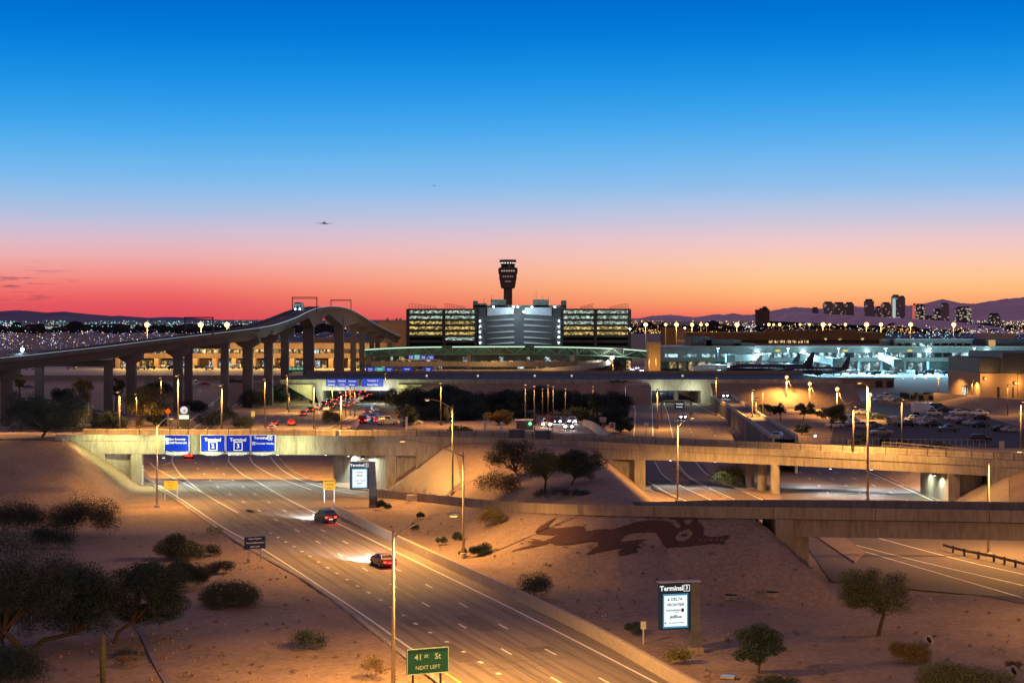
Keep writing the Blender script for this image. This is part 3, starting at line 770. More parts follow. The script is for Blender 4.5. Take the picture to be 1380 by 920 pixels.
# ================================================================ APRONS AND TAXIWAY BRIDGE
sheet('apron', [(-340, 806), (-58, 806), (-58, 985), (-340, 985)], .02, APRON)
sheet('apron', [(62, 806), (420, 806), (420, 985), (62, 985)], .02, APRON)
tb = thing('taxiway_bridge', 'dark flat taxiway bridge with a lit yellow concrete edge crossing behind the dark trees', 'bridge', (0, 560, 0))
TY = 560
mb = MB(); mb.box(-76, 108, TY, 636, 6.2, 7.1); mb.build('deck', ASPHD, tb, world=True)
mb = MB(); mb.box(-76, 108, TY - .5, TY - .05, 6.0, 7.75); mb.build('edge_beam', CONC, tb, world=True)
mb = MB(); mb.box(-76, 108, 634, 635, 7.1, 8.3); mb.build('barrier', CONCD, tb, world=True)
for x0, x1 in ((-62, -40), (45, 62)):
    mb = MB(); mb.box(x0 - 3, x1 + 3, TY - .3, TY + 20, 4.1, 6.2); mb.build('girder', CONC, tb, world=True)
    mb = MB(); mb.box(x0 - 3, x0, TY - .3, TY + 70, -.2, 4.1); mb.build('abutment', CONC, tb, world=True)
    mb = MB(); mb.box(x1, x1 + 3, TY - .3, TY + 70, -.2, 4.1); mb.build('abutment', CONC, tb, world=True)
mb = MB(); mb.plate([(-65, 0), (-62, 0), (-62, 0), (-65, 0)][:0] or [(-74, 6.2), (-65, 6.2), (-65, 0), (-63, -.2)], TY - 4, TY - 3); mb.build('wing_wall', CONC, tb, world=True)
mb = MB(); mb.plate([(-37, 6.2), (-29, 6.2), (-37, -.2)], TY - 4, TY - 3); mb.build('wing_wall', CONC, tb, world=True)
mb = MB(); mb.tube([(54.5, TY + 8, -.2), (54.5, TY + 8, 4.1)], .8, 10); mb.build('pier', CONC, tb, world=True)
mb = MB()
for x0, x1 in ((-37, 45), (65, 112)):
    mb.add([(x0, TY - .6, 6.4), (x1, TY - .6, 6.4), (x1, TY - 15, 0), (x0, TY - 15, 0), (x0, TY + 2, 0), (x1, TY + 2, 0)], [(0, 3, 2, 1), (0, 4, 3), (1, 2, 5)])
mb.add([(-95, TY + 10, 6.4), (-66, TY + 10, 6.4), (-66, TY - 4, 0), (-95, TY - 4, 0)], [(0, 3, 2, 1)])
struct('embankment', mb, SAND)
mb = MB(); mb.box(-400, -58, 768, 769, 0, 2.3); w = mb.build('boundary_wall', CONCD); tag(w, 'long low dark wall between the airport apron and the roads under the train guideway', 'wall')
for x, z in ((-30, 8.2), (8, 8.2), (21, 8.2), (60, 8.2), (-12, 8.2)):
    mb = MB(); mb.box(x - .3, x + .3, 600, 600.3, 7.3, z - .25); s = mb.build('taxiway_marker', GLOW('marker_glow', (1, .9, .75), .7)); tag(s, 'small glowing white marker board on the dark taxiway bridge', 'marker', 'marker boards on the taxiway bridge')

# ================================================================ TRAIN GUIDEWAY
gp = [(-60, 486, 445, 'top'), (0, 481, 455), (60, 474.5, 470), (120, 468, 482), (180, 460.5, 496), (240, 453.5, 508), (300, 446.5, 522), (345, 439.5, 540), (378, 429.5, 590), (400, 420, 690), (416, 415, 771), (436, 413, 808), (457, 416, 845), (474, 424, 880), (489, 433, 905), (508, 443, 925), (530, 453, 945)]
GW = densify([tuple(A(p[0], p[1], p[2])) for p in gp], 6)
GWT = [tuple(p) for p in GW]
gw = thing('train_guideway', 'tall dark concrete train guideway rising in a hump over the taxiways', 'bridge', GWT[0])
mb = MB(); mb.sweep(GWT, [(3.6, -1.4), (2.4, -3.6), (-2.4, -3.6), (-3.6, -1.4), (-4.6, -1.2), (4.6, -1.2)][::-1]); mb.build('box_girder', GUIDE, gw, world=True)
for o_ in (-4.7, 4.4):
    mb = MB(); mb.sweep(GWT, [(o_, -1.2), (o_ + .3, -1.2), (o_ + .3, .05), (o_, .05)]); mb.build('parapet', GUIDE, gw, world=True)
mb = MB(); mb.sweep(GWT, [(-4.72, .06), (-4.38, .06), (-4.38, .16), (-4.72, .16)]); mb.build('parapet_highlight', GLOW('parapet_highlight_glow', (.55, .72, .85), .55), gw, world=True)  # glowing strip stands in for the light on the parapet top
mb = MB()
for o_ in (-2.8, -1.2, 1.2, 2.8): mb.sweep(GWT, [(o_, -1.2), (o_ + .4, -1.2), (o_ + .4, -.8), (o_, -.8)])
mb.build('running_rail', CONCD, gw, world=True)
# haunches beside the main span
i1 = min(range(len(GW)), key=lambda k: abs(GW[k].y - 771)); i2 = min(range(len(GW)), key=lambda k: abs(GW[k].y - 843))
for ii, rev in ((i1, 1), (i2, -1)):
    seg = [GWT[k] for k in range(ii - 6, ii + 7) if 0 <= k < len(GWT)]
    n = len(seg)
    mb = MB(); mb.sweep(seg, lambda t: [(2.5, -3.4), (2.5, -3.6 - 5.5 * (1 - abs(2 * t - 1))), (-2.5, -3.6 - 5.5 * (1 - abs(2 * t - 1))), (-2.5, -3.4)]); mb.build('haunch', GUIDE, gw, world=True)
def column(px, D, w, cap=True, d=None):
    i = min(range(len(GW)), key=lambda k: abs(GW[k].y - D) + .3 * abs((GW[k].x / GW[k].y * F + 690) - px)); p = GW[i]
    x = (px - 690) / F * D; top = p.z - 3.5
    m = MB(); m.prism([(x - w / 2, D - w * .4), (x + w / 2, D - w * .4), (x + w / 2, D + w * .4), (x - w / 2, D + w * .4)], -.3, top - (1.6 if cap else .0)); m.build('column', GUIDE, gw, world=True)
    if cap:
        m = MB(); m.plate([(x - w / 2, top - 2.6), (x + w / 2, top - 2.6), (x + w * 1.25, top - 1.2), (x + w * 1.25, top + .3), (x - w * 1.25, top + .3), (x - w * 1.25, top - 1.2)], D - w * .55, D + w * .55); m.build('column_cap', GUIDE, gw, world=True)
column(9, 456, 2.7); column(177, 494, 2.7); column(240, 507, 2.6); column(334, 533, 3.0); column(362, 548, 2.7); column(384, 590, 2.6)
column(416, 771, 4.8, False); column(457, 843, 4.6, False); column(476, 885, 2.8); column(488, 905, 2.8); column(501, 920, 2.6); column(509, 930, 2.6)
for xa, xb, D, yb in ((53, 146, 487, 486), (254, 303, 520, 462)):     # straddle bents
    a, b = A(xa, yb, D), A(xb, yb, D)
    for q in (a, b):
        m = MB(); m.prism([(q.x - 1.1, D - 1), (q.x + 1.1, D - 1), (q.x + 1.1, D + 1), (q.x - 1.1, D + 1)], -.3, a.z - 1.7); m.build('column', GUIDE, gw, world=True)
    m = MB(); m.box(a.x - 1.4, b.x + 1.4, D - 1.2, D + 1.2, a.z - 1.7, a.z + .2); m.build('straddle_beam', GUIDE, gw, world=True)
def portal(x0, x1, y, yb, D, lab):
    a, b = A(x0, y, D), A(x1, y, D); zb = A(x0, yb, D).z; m = MB()
    t = thing('catenary_portal', lab, 'gantry', (a.x, D, zb))
    for q in (a, b):
        m = MB(); m.box(q.x - .18, q.x + .18, D - .18, D + .18, zb, a.z); m.build('post', DARKM, t, world=True)
    m = MB(); m.box(a.x - .2, b.x + .2, D - .15, D + .15, a.z - .25, a.z + .12); m.box(a.x, b.x, D - .1, D + .1, a.z - .75, a.z - .6); m.build('crossbeam', DARKM, t, world=True)
portal(249, 287, 427.5, 452, 512, 'thin dark portal frame over the low part of the guideway near the bright floodlights')
portal(394, 427, 400.5, 420, 700, 'thin dark portal frame over the train at the top of the guideway')
portal(446, 473, 404, 420, 862, 'thin dark portal frame just past the top of the guideway hump')
# train
c = A(401, 417.5, 672); tr = thing('train', 'small dark driverless train with a lit nose at the top of the guideway', 'train', tuple(c + Vector((0, 0, -.6))), R(4))
mb = MB(); mb.plate([(-1.4, .3), (1.4, .3), (1.45, 2.4), (1.1, 3.6), (-1.1, 3.6), (-1.45, 2.4)], 0, 11.5); mb.build('car_body', M('train_body', (.12, .16, .2), .4, .3), tr)
mb = MB(); mb.plate([(-1.4, .3), (1.4, .3), (1.45, 2.4), (1.1, 3.5), (-1.1, 3.5), (-1.45, 2.4)], 12.3, 23.5); mb.build('car_body', MATS['train_body'], tr)
mb = MB(); mb.box(-1.15, 1.15, -.06, -.01, 1.5, 3.0); mb.build('windscreen', GLOWN('train_glass_glow', (.4, .75, .9), .5, .8), tr)
for x in (-.9, .9):
    mb = MB(); mb.ball((x, -.1, .9), .28, 6); mb.build('headlight', GLOW('train_head_glow', (.75, .95, 1), 14), tr)
for s in (-1.47, 1.47):
    mb = MB(); mb.box(s - .02, s + .02, .8, 10.7, 1.6, 2.7); mb.build('side_window', MATS['train_glass_glow'], tr)

# ================================================================ TERMINAL BUILDINGS
TEAL = M('teal_grey_wall', (.20, .25, .24), .8, scale=.1, var=.18)
DSLATE = M('slate_panel', (.075, .085, .09), .7, scale=.2, var=.2)
GARC = M('garage_concrete', (.085, .08, .07), .85, scale=.15, var=.25)
WIN_C = GLOWN('lit_window_cool', (.62, .95, 1), 1.5, .45, .44)
WIN_W = GLOWN('lit_window_warm', (1, .70, .34), 1.4, .5, .44)
BAY_C = GLOWN('lit_bay_cool', (.75, .95, 1), 1.25, .3, .47)
BAY_Y = GLOWN('lit_bay_yellow', (1, .72, .26), 1.0, .3, .47)
GLOWN('garage_cool', (.70, .94, .80), 1.15, .75, .45, (1, 1, 1.6)); GLOWN('garage_warm', (1, .74, .23), 1.3, .75, .45, (1, 1, 1.6))
pg = thing('parking_garage', 'big multi storey garage with lit open decks and white ramp fins in its centre', 'parking garage', (0, 1000, 0))
GD = 1000
gx = lambda x: (x - 690) / F * GD
gz = lambda y: H - (y - HY) / F * GD
mb = MB(); mb.box(gx(549), gx(849), GD + 5.2, GD + 52, 0, gz(417)); mb.build('core', M('garage_core', (.02, .02, .02)), pg, world=True)
ys = [417, 424.3, 431.5, 438.7, 446, 453.2, 460.5, 468]
for k, y in enumerate(ys):
    for x0, x1 in ((549, 645), (756, 849)):
        mb = MB(); mb.box(gx(x0), gx(x1), GD, GD + 5, gz(y) - .55, gz(y) + .95 if k else gz(y) + .5); mb.build('deck_edge', GARC, pg, world=True)
for k in range(6):
    for x0, x1 in ((550, 597), (599, 640), (760, 801), (804, 848)):
        if k == 5 and x0 != 599: continue
        mb = MB(); mb.box(gx(x0), gx(x1), GD + 3.2, GD + 3.4, gz(ys[k + 1]) + .95, gz(ys[k]) - .55); mb.build('lit_deck', MATS['garage_cool' if k in (0, 1, 5) or (k == 2 and x0 > 700) else 'garage_warm'], pg, world=True)
for x in (549.5, 598, 641.5, 757.5, 802.5, 848.5):
    mb = MB(); mb.box(gx(x) - .9, gx(x) + .9, GD - .6, GD + 4, 0, gz(416.5)); mb.build('pillar', GARC, pg, world=True)
mb = MB(); mb.box(gx(645), gx(756), GD - 2, GD + 6, 0, gz(414)); mb.build('ramp_block', DSLATE, pg, world=True)
FIN = M('white_fin', (.42, .50, .55), .6, scale=.2, var=.1)
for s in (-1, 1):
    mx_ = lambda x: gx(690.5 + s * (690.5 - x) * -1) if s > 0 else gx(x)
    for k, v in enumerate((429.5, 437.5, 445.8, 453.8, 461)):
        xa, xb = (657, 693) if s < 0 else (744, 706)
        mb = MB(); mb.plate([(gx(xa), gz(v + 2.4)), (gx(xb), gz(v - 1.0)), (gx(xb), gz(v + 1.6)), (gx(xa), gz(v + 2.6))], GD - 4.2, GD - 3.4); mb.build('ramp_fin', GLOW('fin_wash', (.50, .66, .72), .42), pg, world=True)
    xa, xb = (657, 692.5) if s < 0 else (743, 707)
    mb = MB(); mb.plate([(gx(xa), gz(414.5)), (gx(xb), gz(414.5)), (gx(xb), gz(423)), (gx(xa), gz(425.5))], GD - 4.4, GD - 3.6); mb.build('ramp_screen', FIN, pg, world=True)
    for v in (432.5, 439.8, 447, 454.2, 461.5):
        x = 647 if s < 0 else 753
        mb = MB(); mb.ball((gx(x), GD - 2.4, gz(v)), .34, 6); mb.build('deck_lamp', COOLG, pg, world=True)
PENT = M('penthouse_wall', (.15, .2, .18), .85, scale=.2)
for x0, x1, yt, yb in ((637, 764, 411, 417), (637, 642.5, 405, 411), (758, 764, 404.5, 411), (643, 655, 408.5, 411), (661, 682, 403.3, 411), (719, 740, 403.3, 411)):
    mb = MB(); mb.box(gx(x0), gx(x1), GD + 8, GD + 30, gz(yb) - 1, gz(yt)); mb.build('penthouse', PENT, pg, world=True)
for x, yt in ((662, 396), (723, 392), (732, 397), (740, 398), (652, 401)):
    mb = MB(); mb.tube([(gx(x), GD + 15, gz(411)), (gx(x), GD + 15, gz(yt))], [.14, .07], 5); mb.build('antenna', DARKM, pg, world=True)
for x in (665, 692, 698, 717, 748):
    mb = MB(); mb.ball((gx(x), GD + 6, gz(413.3)), .4, 6); mb.build('roof_lamp', COOLG, pg, world=True)
LAT = M('lattice_steel', (.11, .07, .07), .6)
for x0, x1, h0, h1 in ((550, 587, 8.5, 4), (599, 626, 8.5, 4), (783, 800, 4, 8), (823, 848, 4, 8.5)):
    mb = MB(); n = 9
    for k in range(n + 1):
        x = gx(lerp(x0, x1, k / n)); hh = lerp(h0, h1, k / n) * .4347
        mb.box(x - .09, x + .09, GD + 10, GD + 10.2, gz(417), gz(417) + hh)
        if k < n:
            x2 = gx(lerp(x0, x1, (k + 1) / n)); h2 = lerp(h0, h1, (k + 1) / n) * .4347
            for f in (.55, 1): mb.tube([(x, GD + 10.1, gz(417) + hh * f), (x2, GD + 10.1, gz(417) + h2 * f)], .08, 4)
    mb.build('roof_lattice', LAT, pg, world=True)
for x, y in ((690, 416), (715, 420)):
    light('SPOT', (gx(x), GD - 40, gz(420)), 22000, (.65, .85, 1), None, (R(90), 0, 0), 1, 70).parent = None
# control tower
D = 2070; tx = (684.5 - 690) / F * D; tw = thing('control_tower', 'tall dark airport control tower with a flared cab against the red sky', 'control tower', (tx, D, 0))
TWC = M('tower_concrete', (.12, .085, .085), .85, scale=.1, var=.2)
z_ = lambda y: H - (y - HY) / F * D
mb = MB(); mb.lathe((0, 0, 0), [(6.2, 0), (5.3, 20), (5.2, z_(388))], 12); mb.build('shaft', TWC, tw)
mb = MB(); mb.lathe((0, 0, 0), [(7.2, z_(388.8)), (8.8, z_(387)), (8.9, z_(384)), (9.6, z_(382)), (9.8, z_(378)), (10.6, z_(376)), (10.7, z_(370)), (11.6, z_(368)), (11.8, z_(361.5)), (10.4, z_(360.8)), (8.6, z_(360))], 16); mb.build('office_drum', TWC, tw)
mb = MB(); mb.lathe((0, 0, 0), [(8.2, z_(360.2)), (8.4, z_(357.5)), (9.6, z_(353.4))], 16); mb.build('cab_glass', GLASS, tw)
mb = MB(); mb.lathe((0, 0, 0), [(9.5, z_(353.5)), (10.3, z_(352.5)), (10.2, z_(350.4)), (9.4, z_(350))], 16); mb.build('roof', TWC, tw)
for k in range(7):
    a = R(-150 + k * 20); mb = MB(); mb.obox((math.cos(a) * 9.6, math.sin(a) * 9.6, z_(355.4)), .3, 1.7, 1.5, a); mb.build('cab_light', GLOW('cab_glow', (1, .93, .88), 1.2), tw)
for row, n, w in ((366, 6, .9), (369, 4, .4), (373.5, 5, .35), (380, 3, .3)):
    for k in range(n):
        a = R(-90 + (k - (n - 1) / 2) * 15); mb = MB(); rr = 11.75 if row < 369 else 10.75 if row < 376 else 9.85
        mb.obox((math.cos(a) * rr, math.sin(a) * rr, z_(row)), .25, 1.6, 1.3, a); mb.build('window', GLOW('tower_win_%d' % row, (1, .75, .6), w * .8), tw)
for s in (-1, 1):
    mb = MB(); mb.box(s * 6.2 - .8, s * 6.2 + .8, -7, -4.5, z_(389), z_(362)); mb.build('buttress', TWC, tw)

# pedestrian truss bridge
pb = thing('truss_footbridge', 'long green lit truss footbridge with a bright white roof line below the garage', 'footbridge', (0, 905, 0))
TR = densify([tuple(A(x, y, 905)) for x, y in ((492, 470.8), (530, 468.6), (570, 467.4), (640, 466.8), (720, 466.8), (790, 468), (840, 470), (877, 473))], 5)
TRT = [tuple(p) for p in TR]; GRN = M('green_steel', (.10, .20, .15), .5, .2, scale=.5)
mb = MB(); mb.sweep(TRT, [(-2, -4.4), (2, -4.4), (2, -3.8), (-2, -3.8)][::1]); mb.build('floor', GRN, pb, world=True)
mb = MB(); mb.sweep(TRT, [(-2.2, 0), (2.2, 0), (2.2, .35), (-2.2, .35)]); mb.build('roof', GRN, pb, world=True)
mb = MB()
for i in range(0, len(TR) - 1):
    if i % 8 != 7: a, b = TR[i], TR[i + 1]; mb.tube([a + Vector((0, -2.3, -.15)), b + Vector((0, -2.3, -.15))], .26, 5)
mb.build('roof_light', GLOW('footbridge_glow', (.70, 1, .74), 1.25, True), pb, world=True)
mb = MB()
for i in range(0, len(TR) - 1):
    a, b = (TR[i], TR[i + 1]) if i % 2 else (TR[i + 1], TR[i]); pass
    mb.tube([a + Vector((0, -2.1, -.1)), b + Vector((0, -2.1, -3.9))], .16, 4)
    if i % 4 == 0: mb.tube([TR[i] + Vector((0, -2.1, 0)), TR[i] + Vector((0, -2.1, -4))], .16, 4)
mb.build('truss', M('pale_green_steel', (.20, .33, .24), .5, .1), pb, world=True)
mb = MB(); mb.sweep(TRT, [(1.6, -3.8), (1.8, -3.8), (1.8, 0), (1.6, 0)]); mb.build('back_screen', GLOWN('green_screen', (.03, .15, .10), .25, .25, .40), pb, world=True)
for x in (497, 562, 632, 771, 823, 872):
    X = (x - 690) / F * 905; mb = MB(); mb.box(X - 1.1, X + 1.1, 904, 907, 0, interp([(p.x, p.z) for p in TR], X) - 4.4); mb.build('pier', CONCD, pb, world=True)
# elevated roadway and ramps under the footbridge
er = thing('elevated_roadway', 'dark elevated terminal roadway curving below the green footbridge', 'overpass', (0, 880, 0))
E1 = densify([tuple(A(x, y, D)) for x, y, D in ((500, 489, 890), (600, 489, 885), (700, 489.5, 880), (790, 488.5, 890), (820, 485, 930), (835, 480, 1000))], 6)
mb = MB(); mb.sweep([tuple(p) for p in E1], [(0, -1.6), (0, 0), (9, 0), (9, -1.6)]); mb.build('deck', ASPH, er, world=True)
mb = MB(); mb.sweep([tuple(p) for p in E1], [(-.3, -1.8), (-.02, -1.8), (-.02, .9), (-.3, .9)]); mb.build('barrier', CONCD, er, world=True)
E2 = densify([tuple(A(x, y, D)) for x, y, D in ((560, 500, 800), (660, 500.5, 790), (720, 499, 800), (775, 495, 830), (812, 489.5, 880), (830, 484, 950))], 6)
mb = MB(); mb.sweep([tuple(p) for p in E2], [(0, -1.4), (0, 0), (8, 0), (8, -1.4)]); mb.build('deck', ASPH, er, world=True)
mb = MB(); mb.sweep([tuple(p) for p in E2], [(-.3, -1.6), (-.02, -1.6), (-.02, .9), (-.3, .9)]); mb.build('barrier', CONC, er, world=True)
for px_, D_, z_l in ((600, 775, 9), (690, 770, 9), (770, 800, 9), (545, 860, 10), (660, 868, 11)): light('POINT', ((px_ - 690) / F * D_, D_, z_l), 9000, (1, .6, .2), None, size=.5)  # added point lights without fixtures, brightening the curved roadway
for X in (-70, -40, -12, 15, 38):
    mb = MB(); mb.box(X - .8, X + .8, 884, 886, 0, 2.9); mb.build('pier', CONCD, er, world=True)
t3 = thing('terminal_hall', 'low dim terminal hall with lit doorways beneath the footbridge', 'building', (0, 940, 0))
mb = MB(); mb.box(-75, 66, 940, 990, 0, 8); mb.build('wall', M('hall_wall', (.11, .14, .10), .9, scale=.1), t3, world=True)
for x in range(-72, 66, 5):
    mb = MB(); w = rng.uniform(1.2, 3.8); mb.box(x, x + w, 939.8, 939.95, rng.choice((.3, 2.5)), rng.choice((4.6, 6.8))); mb.build('lit_door', rng.choice((BAY_Y, BAY_C, WIN_W, MATS['green_screen'], MATS['hall_wall'])), t3, world=True)
# tan building far left of the garage
t = thing('tan_building', 'plain tan box building left of the garage with small roof tanks', 'building', ((529 - 690) / F * 1150, 1150, 0))
mb = MB(); mb.box(-9.5, 9.5, 0, 30, 0, 25); mb.build('wall', BROWNW, t); mb = MB(); mb.box(-9.9, 9.9, -.4, 30.4, 25, 26.2); mb.build('roof', CONCD, t)
for x in (-4, 2.2, 5): mb = MB(); mb.lathe((x, 6, 26.2), [(.9, 0), (.9, 1.6), (.3, 2.1)], 8); mb.build('roof_tank', CONCD, t)
mb = MB(); mb.box(-12.5, -10, -2, 5, 0, 17); mb.build('service_tower', DSLATE, t)

def concourse(name, label, x0, x1, D, bands, depth=40):
    """bands: (y top, y bottom, material, setback) in photo rows; material lists alternate lit panels"""
    t = thing(name, label, 'airport terminal', ((x0 + x1) / 2 / F * D - 690 / F * D, D, 0))
    X = lambda x: (x - 690) / F * D
    Zz = lambda y: H - (y - HY) / F * D
    for yt, yb, mat, sb, pn in bands:
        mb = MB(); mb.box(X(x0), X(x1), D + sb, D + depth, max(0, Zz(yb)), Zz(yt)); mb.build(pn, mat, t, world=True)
    return t, X, Zz
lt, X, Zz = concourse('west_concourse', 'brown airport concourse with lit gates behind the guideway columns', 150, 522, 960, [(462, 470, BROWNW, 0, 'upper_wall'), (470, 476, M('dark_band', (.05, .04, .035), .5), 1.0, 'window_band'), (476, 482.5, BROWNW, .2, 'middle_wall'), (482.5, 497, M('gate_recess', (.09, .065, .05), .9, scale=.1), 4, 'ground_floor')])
for x in range(170, 520, 44):
    light('SPOT', (X(x), 953, 12.5), 26000, (1, .55, .14), None, (R(-48), 0, 0), .6, 150, .5)  # added lights without fixtures, turning the west apron orange
    light('POINT', (X(x + 20), 950, 8), 5000, (1, .6, .2), None, size=.5)
for k, x in enumerate(range(162, 520, 9)):
    w = rng.uniform(3, 7)
    mb = MB(); mb.box(X(x), X(x + w), 960.7, 960.9, Zz(475.6), Zz(470.6)); mb.build('window', rng.choice((WIN_C, WIN_W, WIN_W, MATS['dark_band'])), lt, world=True)
    mb = MB(); mb.box(X(x + 1), X(x + 1 + w), 963.6, 963.8, .3, Zz(486)); mb.build('lit_bay', rng.choice((BAY_C, BAY_C, BAY_Y, MATS['gate_recess'])), lt, world=True)
for x in range(158, 522, 26):
    mb = MB(); mb.box(X(x), X(x) + 2.4, 955, 964.5, 0, Zz(482.5)); mb.build('pier', BROWNW, lt, world=True)
for x, w, yt in ((225, 30, 459), (275, 18, 457), (345, 40, 460), (420, 60, 456)):
    mb = MB(); mb.box(X(x), X(x + w), 968, 990, Zz(463), Zz(yt)); mb.build('roof_block', BROWNW, lt, world=True)
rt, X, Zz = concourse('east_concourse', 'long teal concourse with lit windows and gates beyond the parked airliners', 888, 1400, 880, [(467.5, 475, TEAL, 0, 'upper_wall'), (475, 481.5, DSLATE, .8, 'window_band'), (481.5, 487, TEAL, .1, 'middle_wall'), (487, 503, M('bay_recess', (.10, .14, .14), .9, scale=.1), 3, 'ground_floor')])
mb = MB(); mb.box(X(888), X(1006), 879, 879.98, Zz(487), Zz(468.3)); mb.build('blank_wall', TEAL, rt, world=True)
mb = MB(); mb.box(X(886), X(1402), 879.4, 920, Zz(467.4), Zz(466.4)); mb.build('roof_edge', M('pale_fascia', (.5, .58, .56), .6), rt, world=True)
for x in (896, 921, 946, 971):
    mb = MB(); mb.box(X(x), X(x + 17), 878.8, 878.95, Zz(481), Zz(477)); mb.build('window', WIN_C, rt, world=True)
for k, x in enumerate(range(1008, 1378, 12)):
    w = rng.uniform(6, 11); dark = k in (11, 18, 21, 22)
    mb = MB(); mb.box(X(x), X(x + w), 880.5, 880.7, Zz(481.3), Zz(475.4)); mb.build('window', M('dark_window', (.01, .012, .015), .2) if dark else WIN_C, rt, world=True)
    mb = MB(); mb.box(X(x + 2), X(x + 2 + w), 882.6, 882.8, .4, Zz(488.5)); mb.build('lit_bay', rng.choice((BAY_C, BAY_C, MATS['bay_recess'], BAY_Y if k % 5 == 0 else BAY_C)), rt, world=True)
for x in range(903, 1000, 13):
    mb = MB(); mb.box(X(x), X(x + 9), 882.6, 882.8, .4, Zz(488)); mb.build('lit_bay', rng.choice((BAY_Y, BAY_Y, MATS['bay_recess'])), rt, world=True)
for x in range(1000, 1380, 31):
    mb = MB(); mb.box(X(x), X(x) + 1.2, 878.5, 883.5, 0, Zz(487)); mb.build('pier', TEAL, rt, world=True)
for x0, x1, yt, m in ((932, 960, 454, DSLATE), (953, 1000, 458, DSLATE), (990, 1019, 463, TEAL), (1209, 1313, 457, TEAL), (1332, 1400, 457, DSLATE)):
    mb = MB(); mb.box(X(x0), X(x1), 884, 915, Zz(467), Zz(yt)); mb.build('roof_block', m, rt, world=True)
mb = MB(); mb.lathe((X(1200.5), 892, Zz(468)), [(3.2, 0), (3.2, 2.6), (3.4, 2.7), (3.4, 4.2)], 20); mb.build('roof_drum', TEAL, rt, world=True)
mb = MB(); mb.box(X(1208), X(1314), 883.2, 883.9, Zz(457.6), Zz(456.6)); mb.build('roof_edge', MATS['pale_fascia'], rt, world=True)
for x in range(1212, 1312, 10):
    mb = MB(); mb.box(X(x), X(x + rng.uniform(4, 9)), 883.6, 883.9, Zz(466.5), Zz(462.5)); mb.build('window', rng.choice((WIN_C, WIN_C, MATS['dark_window'])), rt, world=True)
mb = MB(); mb.box(X(1335), X(1344), 883.4, 883.8, Zz(466.5), Zz(458)); mb.build('lit_wall', GLOW('amber_wall', (1, .5, .2), .6), rt, world=True)
for x in (1048, 1139, 1226):
    mb = MB(); mb.box(X(x) - 1.2, X(x) + 1.2, 879.3, 879.6, Zz(473.6), Zz(471)); mb.build('gate_sign', GLOW('gate_sign_glow', (1, .8, .1), .8), rt, world=True)
for x in (1020, 1082, 1168, 1250, 1330):
    mb = MB(); mb.box(X(x) - .8, X(x) + .8, 878.6, 879.3, Zz(474), Zz(473)); mb.build('flood_lamp', COOLG, rt, world=True)
    light('SPOT', (X(x), 876, 12.5), 75000, (.36, .80, 1), None, (R(-42), 0, 0), .6, 140, .5)
    light('POINT', (X(x), 862, 9), 5000, (.5, .9, 1), None, size=.6)  # added cool fill in front of the wall, no fixture
for k, x in enumerate((960, 1052, 1118, 1180, 1238, 1296)):  # masts added to throw blue light on the apron
    t = thing('added_apron_mast', 'added slim apron light mast with a cool lamp, ' + ('first second third fourth fifth sixth'.split()[k]) + ' along the teal concourse', 'light mast', (X(x), 856, .02), group='added apron light masts')
    mb = MB(); mb.tube([(0, 0, 0), (0, 0, 13)], [.14, .09], 6); mb.build('mast', DARKM, t)
    mb = MB(); mb.box(-.7, .7, -.5, 0, 12.9, 13.15); hd_ = mb.build('lamp_head', DARKM, t); mb = MB(); mb.box(-.6, .6, -.45, -.05, 12.82, 12.895); mb.build('lens', COOLG, hd_)
    light('SPOT', (0, -.3, 12.6), 110000, (.30, .74, 1), t, (R(-32), 0, 0), .5, 150, .5)
bt, X, Zz = concourse('brown_terminal', 'broad brown terminal with roof skylights behind the teal concourse', 925, 1194, 1150, [(448, 458, M('brown_wall', (.22, .13, .05), .9, scale=.05), 0, 'upper_wall'), (458, 462.5, MATS['dark_band'], .6, 'window_band'), (462.5, 487, MATS['brown_wall'], 0, 'lower_wall')], 60)
for x in range(1036, 1092, 8):
    mb = MB(); mb.box(X(x), X(x + 6), 1150.2, 1150.5, Zz(462), Zz(458.6)); mb.build('window', WIN_W, bt, world=True)
for x in (945, 1110, 1130, 1160):
    mb = MB(); mb.box(X(x), X(x + 4), 1149.7, 1149.9, Zz(458), Zz(455.5)); mb.build('window', WIN_W, bt, world=True)
for k in range(14):
    x = 1032 + k * 9; mb = MB(); mb.plate([(X(x), Zz(448)), (X(x + 7), Zz(448)), (X(x + 7), Zz(444)), (X(x + 5), Zz(443.6))], 1156, 1168); mb.build('skylight', MATS['brown_wall'], bt, world=True)
# dark building by the car park
rb_ = thing('service_building', 'windowless dark topped building with tan lower wall and wall lamps beside the car park', 'building', A(1322, 500, 545) * 1)
rb_.location.z = 0; D = 545; X = lambda x: (x - 690) / F * D; Zz = lambda y: H - (y - HY) / F * D
mb = MB(); mb.box(X(1321), X(1440), D, D + 40, 0, Zz(503)); mb.build('lower_wall', BROWNW, rb_, world=True)
mb = MB(); mb.box(X(1321), X(1349), D + .6, D + 40, Zz(503), Zz(483)); mb.build('upper_wall', DSLATE, rb_, world=True)
mb = MB(); mb.box(X(1349), X(1440), D - 1.5, D + 38, Zz(503), Zz(475)); mb.build('upper_wall', DSLATE, rb_, world=True)
mb = MB(); mb.box(X(1371), X(1440), D - 1.2, D, 0, Zz(503.5)); mb.build('lower_wall', BROWNW, rb_, world=True)
for x, y in ((1326.5, 510), (1367, 516)):
    mb = MB(); mb.ball((X(x), D - 1.5, Zz(y)), .35, 6); mb.build('wall_lamp', SODIUM, rb_, world=True); light('POINT', (X(x), D - 3.0, Zz(y)), 1300, (1, .5, .14), None, size=.3)
for x0, x1 in ((1344, 1347), (1364, 1366)):
    mb = MB(); mb.box(X(x0), X(x1), D - .12, D - .02, Zz(535), Zz(521)); mb.build('door', DARKM, rb_, world=True)
